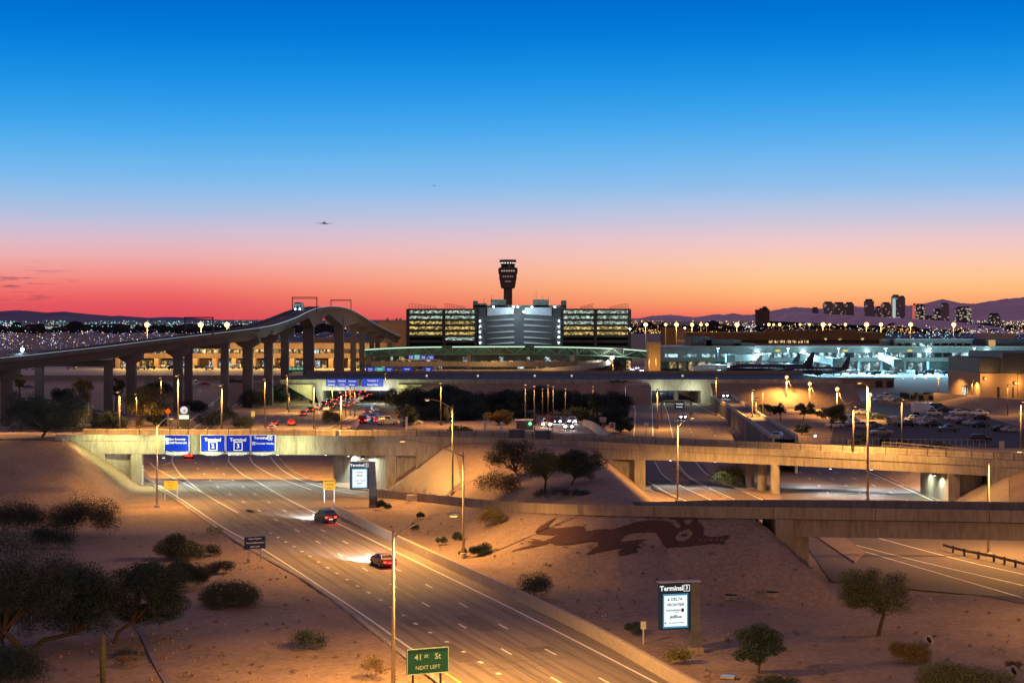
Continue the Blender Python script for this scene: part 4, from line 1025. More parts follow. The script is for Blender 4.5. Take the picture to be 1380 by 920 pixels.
hut = thing('glass_hut', 'small glass walled hut glowing white at the corner of the dark topped building', 'building', A(1311, 520, 560) * 1); hut.location.z = 0; D = 560; X = lambda x: (x - 690) / F * D; Zz = lambda y: H - (y - HY) / F * D
mb = MB(); mb.box(X(1302), X(1321), D, D + 5, 0, 5.2); mb.build('glazing', GLOWN('hut_glow', (1, .95, .7), 1.2, 1.1, .42), hut, world=True)
mb = MB(); mb.box(X(1300), X(1322), D - .5, D + 5.5, 5.2, 5.7); mb.build('roof', CONCD, hut, world=True)
for x in (1302, 1308, 1314, 1320): mb = MB(); mb.box(X(x), X(x) + .25, D - .1, D - .02, 0, 5.2); mb.build('mullion', DARKM, hut, world=True)
sh = thing('shed', 'long low tan shed with dark shuttered doors along the back of the car park', 'building', A(1122, 520, 690) * 1); sh.location.z = 0; D = 690; X = lambda x: (x - 690) / F * D
mb = MB(); mb.box(X(1040), X(1205), D, D + 12, 0, 3.4); mb.build('wall', BROWNW, sh, world=True); mb = MB(); mb.box(X(1039), X(1206), D - .4, D + 12.4, 3.4, 3.75); mb.build('roof', CONCD, sh, world=True)
for x in (1048, 1098, 1180, 1195): mb = MB(); mb.box(X(x), X(x + 9), D - .12, D - .02, 0, 2.6); mb.build('shutter', DARKM, sh, world=True)
ol = thing('orange_block', 'small block washed in orange light where the footbridge ends', 'building', A(882, 490, 780) * 1); ol.location.z = 0; D = 780; X = lambda x: (x - 690) / F * D; Zz = lambda y: H - (y - HY) / F * D
mb = MB(); mb.box(X(874), X(890), D, D + 12, 0, Zz(463)); mb.build('wall', BROWNW, ol, world=True); mb = MB(); mb.box(X(873), X(891), D - .4, D + 12.4, Zz(463), Zz(461)); mb.build('roof', CONCD, ol, world=True)
light('POINT', (X(880), D - 8, 7), 3500, (1, .55, .1), None, size=.4)
# ================================================================ LAMPS
SOD = (1, .48, .11)
def place(px, py, D=None, z=None):
    if D is not None:
        p = Vector(((px - 690) / F * D, D, 0)); p.z = zt(p.x, D) if z is None else z; return p
    if z is not None: return G(px, py, z)
    return hit(px, py) if py > 528 else G(px, py)
def street_lamp(label, base, top, arm=None, energy=7000, group='street lamps by the roads', foot=True, col=SOD, spot=152, r=.13, pm=None):
    t = thing('street_lamp', label, 'street lamp', base, group=group)
    D = base.y; h = H - (top - HY) / F * D - base.z
    mb = MB(); mb.tube([(0, 0, 0), (0, 0, h * .5), (0, 0, h)], [r * 1.25, r, r * .7], 8); mb.build('pole', pm or POLE, t, smooth=True)
    if foot:
        mb = MB(); mb.lathe((0, 0, -.1), [(.38, 0), (.38, .42), (.3, .5)], 10); mb.build('footing', CONC, t)
    if arm:
        e = Vector((arm[0] / F * D, 0, arm[1] / F * D)); mb = MB(); pts = [Vector((0, 0, h - .5))]
        for k in range(1, 7):
            f = k / 6; pts.append(Vector((e.x * f, arm[2] * f if len(arm) > 2 else 0, h - .5 + (e.z + .5) * math.sin(f * math.pi / 2))))
        mb.tube(pts, [.075] * 6 + [.06], 6); mb.build('arm', POLE, t, smooth=True); e = pts[-1]; sx = 1 if e.x > 0 else -1
    else:
        e = Vector((0, -1.5, h)); sx = 0
    hd = MB()
    if arm: hd.ball((e.x + sx * .35, e.y, e.z), .5, 8, (1, .42, .3))
    else: hd.box(-.3, .3, -1.9, -.1, h - .1, h + .08)
    hd = hd.build('lamp_head', METAL if arm else DARKM, t, smooth=bool(arm))
    mb = MB(); c = (e.x + sx * .35, e.y, e.z - .16)
    mb.ball(c, .3 if arm else .22, 6, (1, .5, .25)); mb.build('lens', SODIUM, hd)
    light('SPOT', (c[0], c[1], c[2] - .2), energy, col, t, (0, 0, 0), .25, spot, .35)
    return t
street_lamp('tall street lamp at the bottom edge, arm over the wide road beside the green sign', place(530, 0, 127), 714.5, (75, 22), 34000)
street_lamp('tall bright street lamp rising from the round bushes, its curved arm to the left', place(624.5, 749), 609, (-78, 16), 36000)
street_lamp('pale street lamp at the foot of the concrete slope with a short arm left', place(610, 664), 546, (-31, 8), 24000)
street_lamp('dark street lamp standing on the left bank in front of the overpass', place(211.5, 683), 571, (16, 8), 16000)
street_lamp('slim street lamp behind the near ramp bridge, short arm to the right', place(913, 676), 571, (17, 9), 22000)
street_lamp('brightest tall pole behind the near ramp bridge with no long arm', place(1169.5, 680), 518, (-8, 3), 34000, r=.17)
street_lamp('street lamp with an arm to the right over the yellow lit road at far right', place(1332, 749), 619, (38, 12), 28000)
mid = [(594, 573, 515, 4500, 'glowing straight pole by the tall saguaro on the overpass junction'), (708, 576, 517, 900, 'tallest of the thin poles behind the waiting headlights, next to the white hut'),
       (720, 573, 519, 900, 'second thin pole behind the waiting headlights'), (731, 568, 523, 900, 'thin pole just left of the stop sign backs'), (738.5, 566, 518, 900, 'thin pole over the stop sign backs'), (745.5, 566, 520, 900, 'thin pole right of the stop sign backs'), (762, 566, 523, 900, 'short thin pole above the waiting headlights'), (799, 556, 520, 900, 'lone thin pole before the dark tree by the curved ramp'),
       (1014, 588, 524, 13000, 'brightest pole on the wall end between the wide road and the rising road'), (1019, 582, 536, 3500, 'shorter pole right behind the brightest pole on the wall end'), (1028, 580, 524, 4000, 'dark tall pole on the wall end between the two roads'), (965, 560, 508, 6500, 'pole on the retaining wall beside the oncoming car'), (899, 540, 513, 4500, 'pole at the mouth of the taxiway underpass on the right'), (886, 578, 524, 10000, 'pole at the lower edge of the curved ramp'), (995, 533, 522, 3000, 'small pole beyond the rising road'),
       (161, 577, 527, 11000, 'double looking pole left of the yellow lit mesquite'), (184, 577, 530, 7000, 'short pole in front of the yellow lit mesquite'), (217, 568, 508, 5500, 'thin pole between the mesquite and the orange diamond'), (240, 578, 505, 15400, 'bright pole beside the round bird emblem sign'), (299, 574, 518, 14300, 'pole at the edge of the small side road under the guideway'),
       (357, 577, 510, 9000, 'pole with a small head by the road left of the underpass'), (387, 552, 505, 4500, 'taller one of two poles at the left wing of the underpass'), (389.5, 556, 530, 2500, 'shorter one of two poles at the left wing of the underpass'), (423, 578, 518, 18700, 'bright pole on the kerb of the overpass below the small blue signs'), (448, 555, 520, 7000, 'pole standing among the queued cars'), (459.5, 577, 527, 16500, 'bright pole at the bend of the orange barrier'), (466, 562, 522, 2500, 'first of three thin poles in the queue'), (472, 560, 521, 2500, 'second of three thin poles in the queue'), (478, 561, 523, 2500, 'third of three thin poles in the queue'),
       (519.5, 527, 503, 3000, 'short pole on the taxiway bridge edge right of the blue signs'), (826, 515, 487, 4000, 'pole by the dark tree left of the white lit road'), (848, 515, 491, 4000, 'pole beside the white lit road'), (875, 514, 483, 5000, 'pole in front of the orange lit block'), (884, 515, 481, 5000, 'pole at the corner of the orange lit block'),
       (1265, 541, 500, 10000, 'tall pole at the top of the car park ramp'), (1310, 545, 512, 3500, 'pole on the bank by the glass hut'), (1358, 560, 518, 2200, 'pole on the bank below the dark topped building'), (1215, 612, 537, 9000, 'grey pole in front of the parked cars and the box truck'), (1150, 590, 546, 13200, 'short pole beside the white sign board at the car park fence'), (1375.5, 615, 540, 10000, 'pole at the right edge of the car park')]
for px, py, top, e, lab in mid:
    b = place(px, py) if py > 528 else place(px, 0, 570 if py > 520 else 750)
    if px in (161, 240, 299, 930, 459.5, 1150):
        b = place(px, 0, 292, 7.6)
        for _ in range(3): D_ = yo(max(-75, b.x)) + 14.7; b = place(px, 0, D_, interp([(p[0], p[2]) for p in OP], (px - 690) / F * D_) - 1.0)
    elif py >= 572 and px < 480: b = place(px, 0, F * H / (max(py, 560) - HY), 0)
    street_lamp(lab, b, top, None, e * 1.5, 'slim poles along the roads', False, r=.13, pm=POLED)
street_lamp('lamp post just beyond the left edge by the road to the overpass', place(-22, 0, 300), 500, None, 14000, 'slim poles along the roads', False)
for px, py, top, lab in ((1060, 545, 509, 'first of three lamps on poles joined by drooping cables'), (1091, 552, 518, 'middle one of three lamps on poles joined by drooping cables'), (1128, 560, 525, 'last of three lamps on poles joined by drooping cables'), (1172, 566, 533, 'bright starry car park lamp behind the tall pole')):
    b = place(px, py); t = street_lamp(lab, b, top, None, 20000, 'car park lamps', False, r=.12); h = H - (top - HY) / F * b.y - b.z
    mb = MB(); mb.ball((0, -.4, h + .2), .55, 8); mb.build('globe', SODIUMB, t)
    if px < 1150:
        a = Vector((.3, -.3, h)); e = Vector((30 / F * b.y, 8, h - 16 / F * b.y)); mb = MB()
        mb.tube([a.lerp(e, k / 10) - Vector((0, 0, 2.6 * math.sin(math.pi * (k / 10) ** .8))) for k in range(11)], .09, 5); mb.build('cable', POLE, t)
FL = [(198.5, 'l', 'leftmost sodium floodlight mast above the guideway'), (271, 'l', 'sodium floodlight mast framed by the portal on the guideway'), (306, 'l', 'sodium floodlight mast touching the guideway rail')] + [(x, 'r', 'one of the row of sodium floodlights beyond the concourse') for x in (870, 897, 911.5, 932.5, 944.5, 952.5, 993, 1036, 1042.5, 1050.5, 1078, 1090.5, 1109, 1118, 1139, 1167.5, 1187, 1227, 1285)]
ORD = 'first second third fourth fifth sixth seventh eighth ninth tenth eleventh twelfth thirteenth fourteenth fifteenth sixteenth seventeenth eighteenth nineteenth twentieth'.split()
k = -1
big = (870, 911.5, 932.5, 993, 1109, 1285, 1227, 1187, 1167.5, 198.5, 271, 306)
for x, s, lab in FL:
    D = 1040 if s == 'l' else 1330; p = Vector(((x - 690) / F * D, D, 0)); zz = H - (436.7 - HY) / F * D
    if s == 'r': k += 1; lab = ORD[k] + ' sodium floodlight of the row right of the garage'
    t = thing('floodlight_mast', lab, 'floodlight', p, group='sodium floodlight masts')
    mb = MB(); mb.tube([(0, 0, 0), (0, 0, zz)], [.4, .2], 6); mb.build('mast', DARKM, t)
    r_ = (2.2 if x in big else 1.45) * rng.uniform(.85, 1.15)
    mb = MB(); mb.lathe((0, 0, zz - .3), [(.6, 0), (r_ * .7, .2), (.6, .9)], 10); mb.build('lamp_ring', DARKM, t)
    for q in range(6):
        a = q * math.pi / 3; mb = MB(); mb.ball((math.cos(a) * r_ * .34, -.8, zz - .3 + math.sin(a) * r_ * .3), r_ * .42, 6); mb.build('flood_lamp', SODIUMB, t)
    if s == 'l' or x in big: light('POINT', (0, -4, zz - 3), 90000 if s == 'l' else 60000, SOD, t, size=1.5)
for x, D in ((180, 860), (290, 870), (400, 870)):   # apron floods on the concourse roof edge
    pass
# white star lamps
for px, py, D, c, lab in ((30, 471, 470, (.6, .9, 1), 'blue white lamp on the guideway deck at the far left'), (825, 482, 900, (1, .95, .88), 'dazzling white lamp over the curved ramp below the footbridge'), (690, 420, 992, (.7, .9, 1), 'white lamp on the ramp block of the garage'), (706, 420, 992, (.7, .9, 1), 'second white lamp on the ramp block of the garage'), (849, 443, 985, (1, .95, .9), 'white lamp at the right corner of the garage'), (923, 442, 1300, (.7, 1, .9), 'greenish white lamp under the sodium row')):
    p = A(px, py, D); t = thing('white_lamp', lab, 'lamp', p)
    mb = MB(); mb.ball((0, 0, 0), (.5 if px != 825 else .85), 8); mb.build('bulb', GLOW('white_lamp_%d' % px, c, 30), t)
    mb = MB(); mb.box(-.2, .2, .3, 1.2, -2, -.3) if px != 30 else mb.box(-.1, .1, -.1, .1, -3, -.3); mb.build('bracket', DARKM, t)
    light('POINT', (0, -2.5, 0), 9000 if px == 825 else 1500, c, t, size=.5)

fl_ = street_lamp('unseen street lamp added beyond the bottom edge of the picture beside the wide road', Vector((17, 70, 0)), HY + (H - 10) / 70 * F, (-90, 14), 90000)  # unseen lamp put in to light the lower road
for c in fl_.children:
    if c.type == 'LIGHT': c.rotation_euler = (R(42), 0, 0)
street_lamp('unseen street lamp added beyond the right edge of the picture by the sand', Vector((57, 152, 0)), 640, (-30, 12), 9000)  # unseen lamp put in to light the lower right sand
# lights fixed to the overpass: cool wall packs under the deck, some of them added, yellow-green wash on the girder beside the signs
COOL = (.80, .95, 1)
def wall_pack(x, y, z, e, rot, col=COOL):
    mb = MB(); mb.box(x - .3, x + .3, y - .15, y + .15, z - .25, z + .15); b = mb.build('wall_pack', DARKM, op, world=True); mb = MB(); mb.box(x - .16, x + .16, y - .1, y + .1, z - .3, z - .255); mb.build('lens', GLOW('wall_pack_glow', (.9, 1, .95), 6), b, world=True)
    o = light('SPOT', (x, y, z - .35), e, col, None, rot, .25, 150, .4); return o
for x in (-55, -47, -39, -31): wall_pack(x, 284, 5.2, 1900, (R(-16), 0, 0))
wall_pack(-57, 279.2, 5.1, 1300, (R(-20), R(20), 0), (.95, 1, .6))
wall_pack(-24.5, 280.2, 4.9, 2600, (R(-10), R(-25), 0), (.88, 1, .8))
wall_pack(-27.3, 285, 4.9, 1500, (R(-10), R(-25), 0), (.88, 1, .8))
for x, y in ((64.0, 258.5), (63.6, 264.5)): wall_pack(x, y, 4.1, 950, (R(-8), R(-8), 0), (.9, 1, .72))
for x, y in ((56, 266), (50, 268)): wall_pack(x, y, 4.3, 2600, (R(-18), 0, 0))  # added packs, brightening the road under the right span
for x, y in ((49, 279), (57, 275), (62, 272)): wall_pack(x, y, 4.2, 2600, (R(30), 0, 0))  # added packs, brightening the road behind the right span
for x in (-60, -50, -40): wall_pack(x, 290, 5.2, 1500, (R(35), 0, 0), (1, .8, .6))  # added warm packs, lifting the dark under the left span
wall_pack(26, 280, 4.6, 1500, (R(-20), 0, 0)); wall_pack(33, 277, 4.6, 900, (R(-20), 0, 0))
# under the taxiway bridge
for x, e in ((-60, 3000), (-55, 2500), (-45, 2500), (-42, 2500), (48, 2500), (59, 3500)):
    light('POINT', (x, TY - 4, 4.2), e * .4, (.85, 1, .7) if e == 3000 or x > 0 else (.8, .95, 1), None, size=.4)
for x in (-66, -37): light('POINT', (x, TY - 9, 5.5), 2200, (.86, 1, .35), None, size=.4)

# ================================================================ SIGNS
SBLUE = M('sign_blue', (.002, .022, .50), .6, spec=.1); SDBLUE = M('sign_dark_blue', (.006, .025, .15), .5); SGREEN = M('sign_green', (.004, .085, .065), .5)
SLET = M('sign_lettering', (.85, .87, .88), .5); SGLET = M('green_sign_lettering', (.38, .60, .50), .5); SYEL = M('sign_yellow', (.70, .42, .02), .6); SBLK = M('sign_black', (.01, .01, .01), .6); SGREY = M('sign_grey', (.36, .36, .36), .6); SRED = M('sign_red', (.5, .03, .03), .6); SORANGE = M('sign_orange', (.75, .16, .02), .5); SWHITE = M('sign_white', (.75, .75, .75), .6)
def arrow(mb, x, z, s, y, ang):
    ca, sa = math.cos(ang), math.sin(ang)
    P = [(-.1, -.5), (.1, -.5), (.1, .05), (.35, .05), (0, .5), (-.35, .05), (-.1, .05)]
    o = len(mb.v); mb.v += [(x + (a * ca - b * sa) * s, y, z + (a * sa + b * ca) * s) for a, b in P]
    for t in tessellate_polygon([[Vector((a, b, 0)) for a, b in P]]): mb.f.append(tuple(o + i for i in t))
def frame_square(mb, x, z, s, y, w=.13):
    for a in ((-1, -1, 1, -1 + 2 * w), (-1, 1 - 2 * w, 1, 1), (-1, -1 + 2 * w, -1 + 2 * w, 1 - 2 * w), (1 - 2 * w, -1 + 2 * w, 1, 1 - 2 * w)):
        mb.add([(x + a[0] * s, y, z + a[1] * s), (x + a[2] * s, y, z + a[1] * s), (x + a[2] * s, y, z + a[3] * s), (x + a[0] * s, y, z + a[3] * s)], [(0, 1, 2, 3)])
WASH = GLOW('sign_tube_glow', (.9, 1, .55), 1.5)
SF = 277.0
for x0, x1, lab, kind in ((222, 254.5, 'blue overhead sign at the left end of the row, East Economy and Cell Phone Lot', 'e'), (271, 303, 'blue overhead sign reading Terminal 2', '2'), (305, 337, 'blue overhead sign reading Terminal 3', '3'), (338.8, 370.5, 'blue overhead sign reading Terminal 4 and Oversize Vehicles', '4')):
    a, b = A(x0, 611.5, SF), A(x1, 586.3, SF); w = b.x - a.x; h = b.z - a.z; hb = .44 * 1
    t = thing('overhead_sign', lab, 'road sign', ((a.x + b.x) / 2, SF, a.z), group='blue signs hung on the overpass')
    mb = MB(); mb.box(-w / 2, w / 2, -.08, .08, hb, h); mb.build('panel', SBLUE, t)
    mb = MB(); mb.box(-w / 2 - .06, -w / 2 - .002, -.1, .1, hb, h); mb.build('rim', SWHITE, t); mb = MB(); mb.box(w / 2 + .002, w / 2 + .06, -.1, .1, hb, h); mb.build('rim', SWHITE, t)
    mb = MB(); mb.box(-w / 2 - .06, w / 2 + .06, -.1, .1, h + .002, h + .06); mb.build('rim', SWHITE, t)
    mb = MB(); mb.plate([(-w / 2, hb - .01), (-w / 2, .12), (-w * .2, -.18), (w * .2, -.18), (w / 2, .12), (w / 2, hb - .01)], -.9, .05); mb.build('walkway', SGREY, t)
    mb = MB(); Y = -.1; arrow(mb, 0, -.02, .42, -.93, math.pi); mb.build('lane_arrow', SLET, t)
    mb = MB(); bx = MB()
    if kind in '23':
        text_into(mb, 'Terminal', .74, 0, h - .72, Y, bold=.025); text_into(mb, kind, .95, 0, h - 1.76, Y, bold=.03); frame_square(mb, 0, h - 1.76, .72, Y, .09)
    elif kind == 'e':
        text_into(mb, 'East Economy', .46, -w / 2 + .75, h - .62, Y, 'LEFT', .02); text_into(mb, 'Cell Phone Lot', .46, -w / 2 + .75, h - 1.2, Y, 'LEFT', .02)
        mb.build('lettering', SLET, t); mb = MB()
        for zz in (.62, 1.2): frame_square(mb, -w / 2 + .42, h - zz, .23, Y); arrow(mb, -w / 2 + .42, h - zz, .34, Y, -.8)
    else:
        text_into(mb, 'Terminal', .62, -.35, h - .42, Y, bold=.025); text_into(mb, '4', .55, 1.12, h - .40, Y, bold=.03); frame_square(mb, 1.12, h - .40, .36, Y); mb.build('lettering', SLET, t); mb = MB()
        text_into(mb, 'Oversize Vehicles', .40, -w / 2 + .78, h - 1.32, Y, 'LEFT', .02); frame_square(mb, -w / 2 + .42, h - 1.3, .24, Y); arrow(mb, -w / 2 + .42, h - 1.3, .36, Y, .8)
    mb.build('lettering', SLET, t)
    mb = MB()
    for s in (-.3, .3): mb.box(w * s - .06, w * s + .06, .08, 2.2, h * .5, h * .5 + .12)
    mb.build('bracket', METAL, t)
    mb = MB(); mb.box(-w * .4, w * .4, -.95, -.8, .1, .2); mb.build('sign_light', WASH, t)
    light('AREA', (0, -1.15, .25), 15, (.95, 1, 1), t, (R(118), 0, 0), w * .8)
for x, e in ((-52.3, 260), (-49.2, 200), (-36.9, 260), (-34.3, 200)):
    light('POINT', (x, 274.6, 6.9), e * 2.4, (.92, 1, .38), None, size=.3)
for x, z in ((-57.5, 9), (-63, 9.2), (-68, 9.6)): light('SPOT', (x, 276.2, z), 1500, (.95, .95, .34), None, (R(28), 0, 0), .3, 140, .6)

def small_panel(name, label, x0, x1, y0, y1, D, mat, lines, tmat=SLET, group=None, yaw=0, posts=(), base=None, glow=None, cat='road sign', size=None, bold=.02):
    a, b = A(x0, y1, D), A(x1, y0, D); w = b.x - a.x; h = b.z - a.z; zb = base if base is not None else 0
    t = thing(name, label, cat, ((a.x + b.x) / 2, D, zb), yaw, group); z0 = a.z - zb
    mb = MB(); mb.box(-w / 2, w / 2, -.06, .06, z0, z0 + h); mb.build('panel', mat, t)
    if lines:
        mb = MB(); n = len(lines)
        for k, s in enumerate(lines):
            if s: text_into(mb, s, (size or .62) * h / n, 0, z0 + h * (1 - (k + .5) / n), -.085, bold=bold)
        mb.build('lettering', tmat, t)
    for p in posts:
        mb = MB(); mb.box(w * p - .07, w * p + .07, .065, .18, -.2, z0 + h * .7); mb.build('post', METAL, t)
    return t, w, h, z0
gs = A(576.5, 890, 127.5)
t, w, h, z0 = small_panel('guide_sign', 'green road sign at the bottom edge reading 41st St next left', 546.5, 606, 872.5, 907, 127.5, SGREEN, None, yaw=R(22), posts=(-.34, .32))
mb = MB(); text_into(mb, '41', .62, -.75, z0 + h * .66, -.085, bold=.012); text_into(mb, 'st', .46, -.14, z0 + h * .71, -.085, bold=.012); text_into(mb, 'St', .62, .78, z0 + h * .66, -.085, bold=.012); mb.build('lettering', SGLET, t); mb = MB(); text_into(mb, 'NEXT LEFT', .40, 0, z0 + h * .25, -.085, bold=.012); mb.build('lettering', SGLET, t)
mb = MB(); e = .06
for x0, x1, q0, q1 in ((-w / 2, w / 2, -.005, .05), (-w / 2, w / 2, h - .05, h + .005), (-w / 2, -w / 2 + .05, .05, h - .05), (w / 2 - .05, w / 2, .05, h - .05)): mb.box(x0, x1, -.09, -.062, z0 + q0, z0 + q1)
mb.build('border', SGLET, t)
for s in t.children:
    if s.name.startswith('post'): s.data.materials[0] = DARKM
D = F * H / (757 - HY)
t, w, h, z0 = small_panel('guide_sign', 'small dark blue sign with three white lines beside the road shoulder', 329, 358, 722.5, 739, D, SDBLUE, ['Airport Support', 'Technical Maintenance', 'NEXT LEFT'], yaw=R(24), posts=(-.25, .3), size=.5)
mb = MB(); mb.lathe((-.25 * w, .12, -.1), [(.28, 0), (.28, .5), (.2, .55)], 10); mb.build('footing', CONC, t)
D = F * H / (674 - HY)
small_panel('warning_sign', 'yellow board on two thin posts at the kerb left of the road', 221.5, 239.5, 648, 659.5, D, SYEL, ['EMERGENCY', 'PARKING', 'ONLY'], SBLK, posts=(-.45, .45), size=.5, yaw=R(10))
D = F * H / (676 - HY)
small_panel('warning_sign', 'bright yellow board with black lines on the sand before the terminal 2 board', 435.5, 452, 645.5, 659.5, D, SYEL, ['EMERGENCY', 'PARKING', 'ONLY'], SBLK, posts=(-.4, .4), size=.55, yaw=R(6))
SCREEN = GLOW('screen_white', (.86, .98, 1), 1.15, True); HALOG = GLOW('screen_halo_blue', (.05, .36, .62), .8, True)
def terminal_board(label, x0, x1, xp, y0, y1, yb, yaw, num, lines):
    D = F * H / (yb - HY); a, b = A(x0, y1, D), A(x1, y0, D); w = b.x - a.x; zb, zt_ = a.z, b.z
    t = thing('terminal_board', label, 'terminal sign', ((a.x + b.x) / 2, D, 0), yaw)
    mb = MB(); mb.box(-w / 2, w / 2 - .003, -.25, .25, zb, zt_); mb.build('cabinet', M('board_navy', (.012, .04, .10), .5), t)
    pw = (xp - x1) / F * D
    mb = MB(); mb.plate([(w / 2, 0), (w / 2 + pw * 1.2, 0), (w / 2 + pw * .85, zt_), (w / 2, zt_)], -.28, .32); mb.build('pylon', M('board_pylon', (.11, .115, .14), .6, scale=1), t)
    mb = MB(); mb.box(w / 2 - .05, w / 2 + pw * 1.35, -.4, .45, -.3, .35); mb.build('plinth', CONCD, t)
    mb = MB(); mb.box(-w / 2 - .1, w / 2 + pw * 1.1, -.34, .38, zt_ + .003, zt_ + .1); mb.build('cap', M('board_cap', (.4, .38, .45), .5), t)
    H_ = zt_ - zb; s0, s1 = zb + H_ * .075, zb + H_ * .725
    mb = MB(); mb.box(-w * .40, w * .40, -.275, -.252, s0 - .14, s1 + .14); mb.build('screen_halo', HALOG, t)  # glowing border stands for the blue halo around the screen
    mb = MB(); mb.box(-w * .36, w * .36, -.30, -.277, s0, s1); mb.build('screen', SCREEN, t)
    mb = MB(); text_into(mb, 'Terminal', .56, -.34, zb + H_ * .88, -.27, bold=.03); text_into(mb, num, .42, w * .36, zb + H_ * .885, -.27, bold=.03); frame_square(mb, w * .36, zb + H_ * .88, .27, -.27, .09); mb.build('header_lettering', GLOW('header_glow', (1, 1, 1), .95), t)
    sh_ = s1 - s0
    for txt, f, size, shear, colr, bx in lines:
        mb = MB(); text_into(mb, txt, size, bx, s0 + sh_ * f, -.315, bold=.028)
        if shear: mb.v = [(x + (z - (s0 + sh_ * f)) * shear, y, z) for x, y, z in mb.v]
        mb.build('airline_lettering', M('ink_' + colr, {'navy': (.01, .02, .12), 'teal': (.0, .06, .05), 'purple': (.09, .01, .12), 'grey': (.2, .24, .26)}[colr], .6), t)
    return t, w, s0, sh_
t, w, s0, sh_ = terminal_board('tall lit board at lower right reading Terminal 3 over a white airline list', 887, 931, 944, 784, 847, 878, R(13), '3',
    [('DELTA', .885, .33, 0, 'navy', .1), ('FRONTIER', .70, .32, .25, 'teal', 0), ('HAWAIIAN', .52, .25, .1, 'purple', -.2), ('AIRLINES', .455, .09, 0, 'purple', .1), ('jetBlue', .31, .37, 0, 'navy', 0), ('sun country airlines', .115, .17, 0, 'navy', .05)])
mb = MB(); z = s0 + sh_ * .885; mb.plate([(-.72, z - .1), (-.5, z - .1), (-.61, z + .11)], -.318, -.316); mb.build('triangle_mark', MATS['ink_navy'], t)
mb = MB(); mb.plate([(.6 + .13 * math.cos(a), s0 + sh_ * .52 + .17 * math.sin(a)) for a in [k * math.pi / 8 for k in range(16)]], -.318, -.316); mb.build('oval_mark', MATS['ink_purple'], t)
mb = MB(); mb.plate([(-.88 + .07 * math.cos(a), s0 + sh_ * .115 + .07 * math.sin(a)) for a in [k * math.pi / 6 for k in range(12)]], -.318, -.316); mb.build('dot_mark', MATS['ink_navy'], t)
terminal_board('lit board under the overpass reading Terminal 2 over a white airline list', 471.5, 497.4, 507, 622, 658.7, 683, R(8), '2',
    [('contour', .84, .34, 0, 'navy', 0), ('Alaska', .66, .36, .35, 'navy', 0), ('UNITED AIRLINES', .37, .22, 0, 'navy', .05), ('spirit', .22, .36, .1, 'navy', 0), ('boutique air', .07, .15, 0, 'grey', 0)])
# round emblem sign under the guideway
b = place(248, 0, 436); t = thing('emblem_sign', 'round white sign with a magenta bird emblem above a small lit panel', 'sign', b); s = b.y / F
zc = H - (552.5 - HY) * s
mb = MB(); mb.box(-7 * s, 7 * s, 0, .5, 0, zc + 5.8 * s); mb.build('pylon', M('emblem_grey', (.10, .12, .10), .6), t)
mb = MB(); mb.plate([(5.0 * s * math.cos(k * math.pi / 12), zc + 5.0 * s * math.sin(k * math.pi / 12)) for k in range(24)], -.12, -.02); mb.build('disc', GLOW('emblem_white', (1, .95, .98), .85), t)
mb = MB()
def feather(a0, r0, a1, r1, w):
    p = [(r0 * math.cos(a0), r0 * math.sin(a0)), ((r0 + r1) * .5 * math.cos((a0 + a1) / 2 + w), (r0 + r1) * .5 * math.sin((a0 + a1) / 2 + w)), (r1 * math.cos(a1), r1 * math.sin(a1)), ((r0 + r1) * .5 * math.cos((a0 + a1) / 2 - w), (r0 + r1) * .5 * math.sin((a0 + a1) / 2 - w))]
    mb.plate([(x * s, zc + z * s) for x, z in p], -.16, -.13)
for q in ((-1.9, 3.2, .2, 3.4, .5), (-2.3, 3.3, -.9, 3.6, .3), (-1.5, .8, 1.0, 3.4, .5), (-2.9, 3.0, 2.4, 1.0, .4)): feather(*q)
mb.build('bird_emblem', GLOW('emblem_magenta', (.62, .01, .22), .55), t)
mb = MB(); mb.box(-6.5 * s, 6.5 * s, -.12, -.02, H - (564.5 - HY) * s, H - (559 - HY) * s); mb.build('lit_panel', GLOW('emblem_panel', (.92, 1, .72), 1.1, True), t)
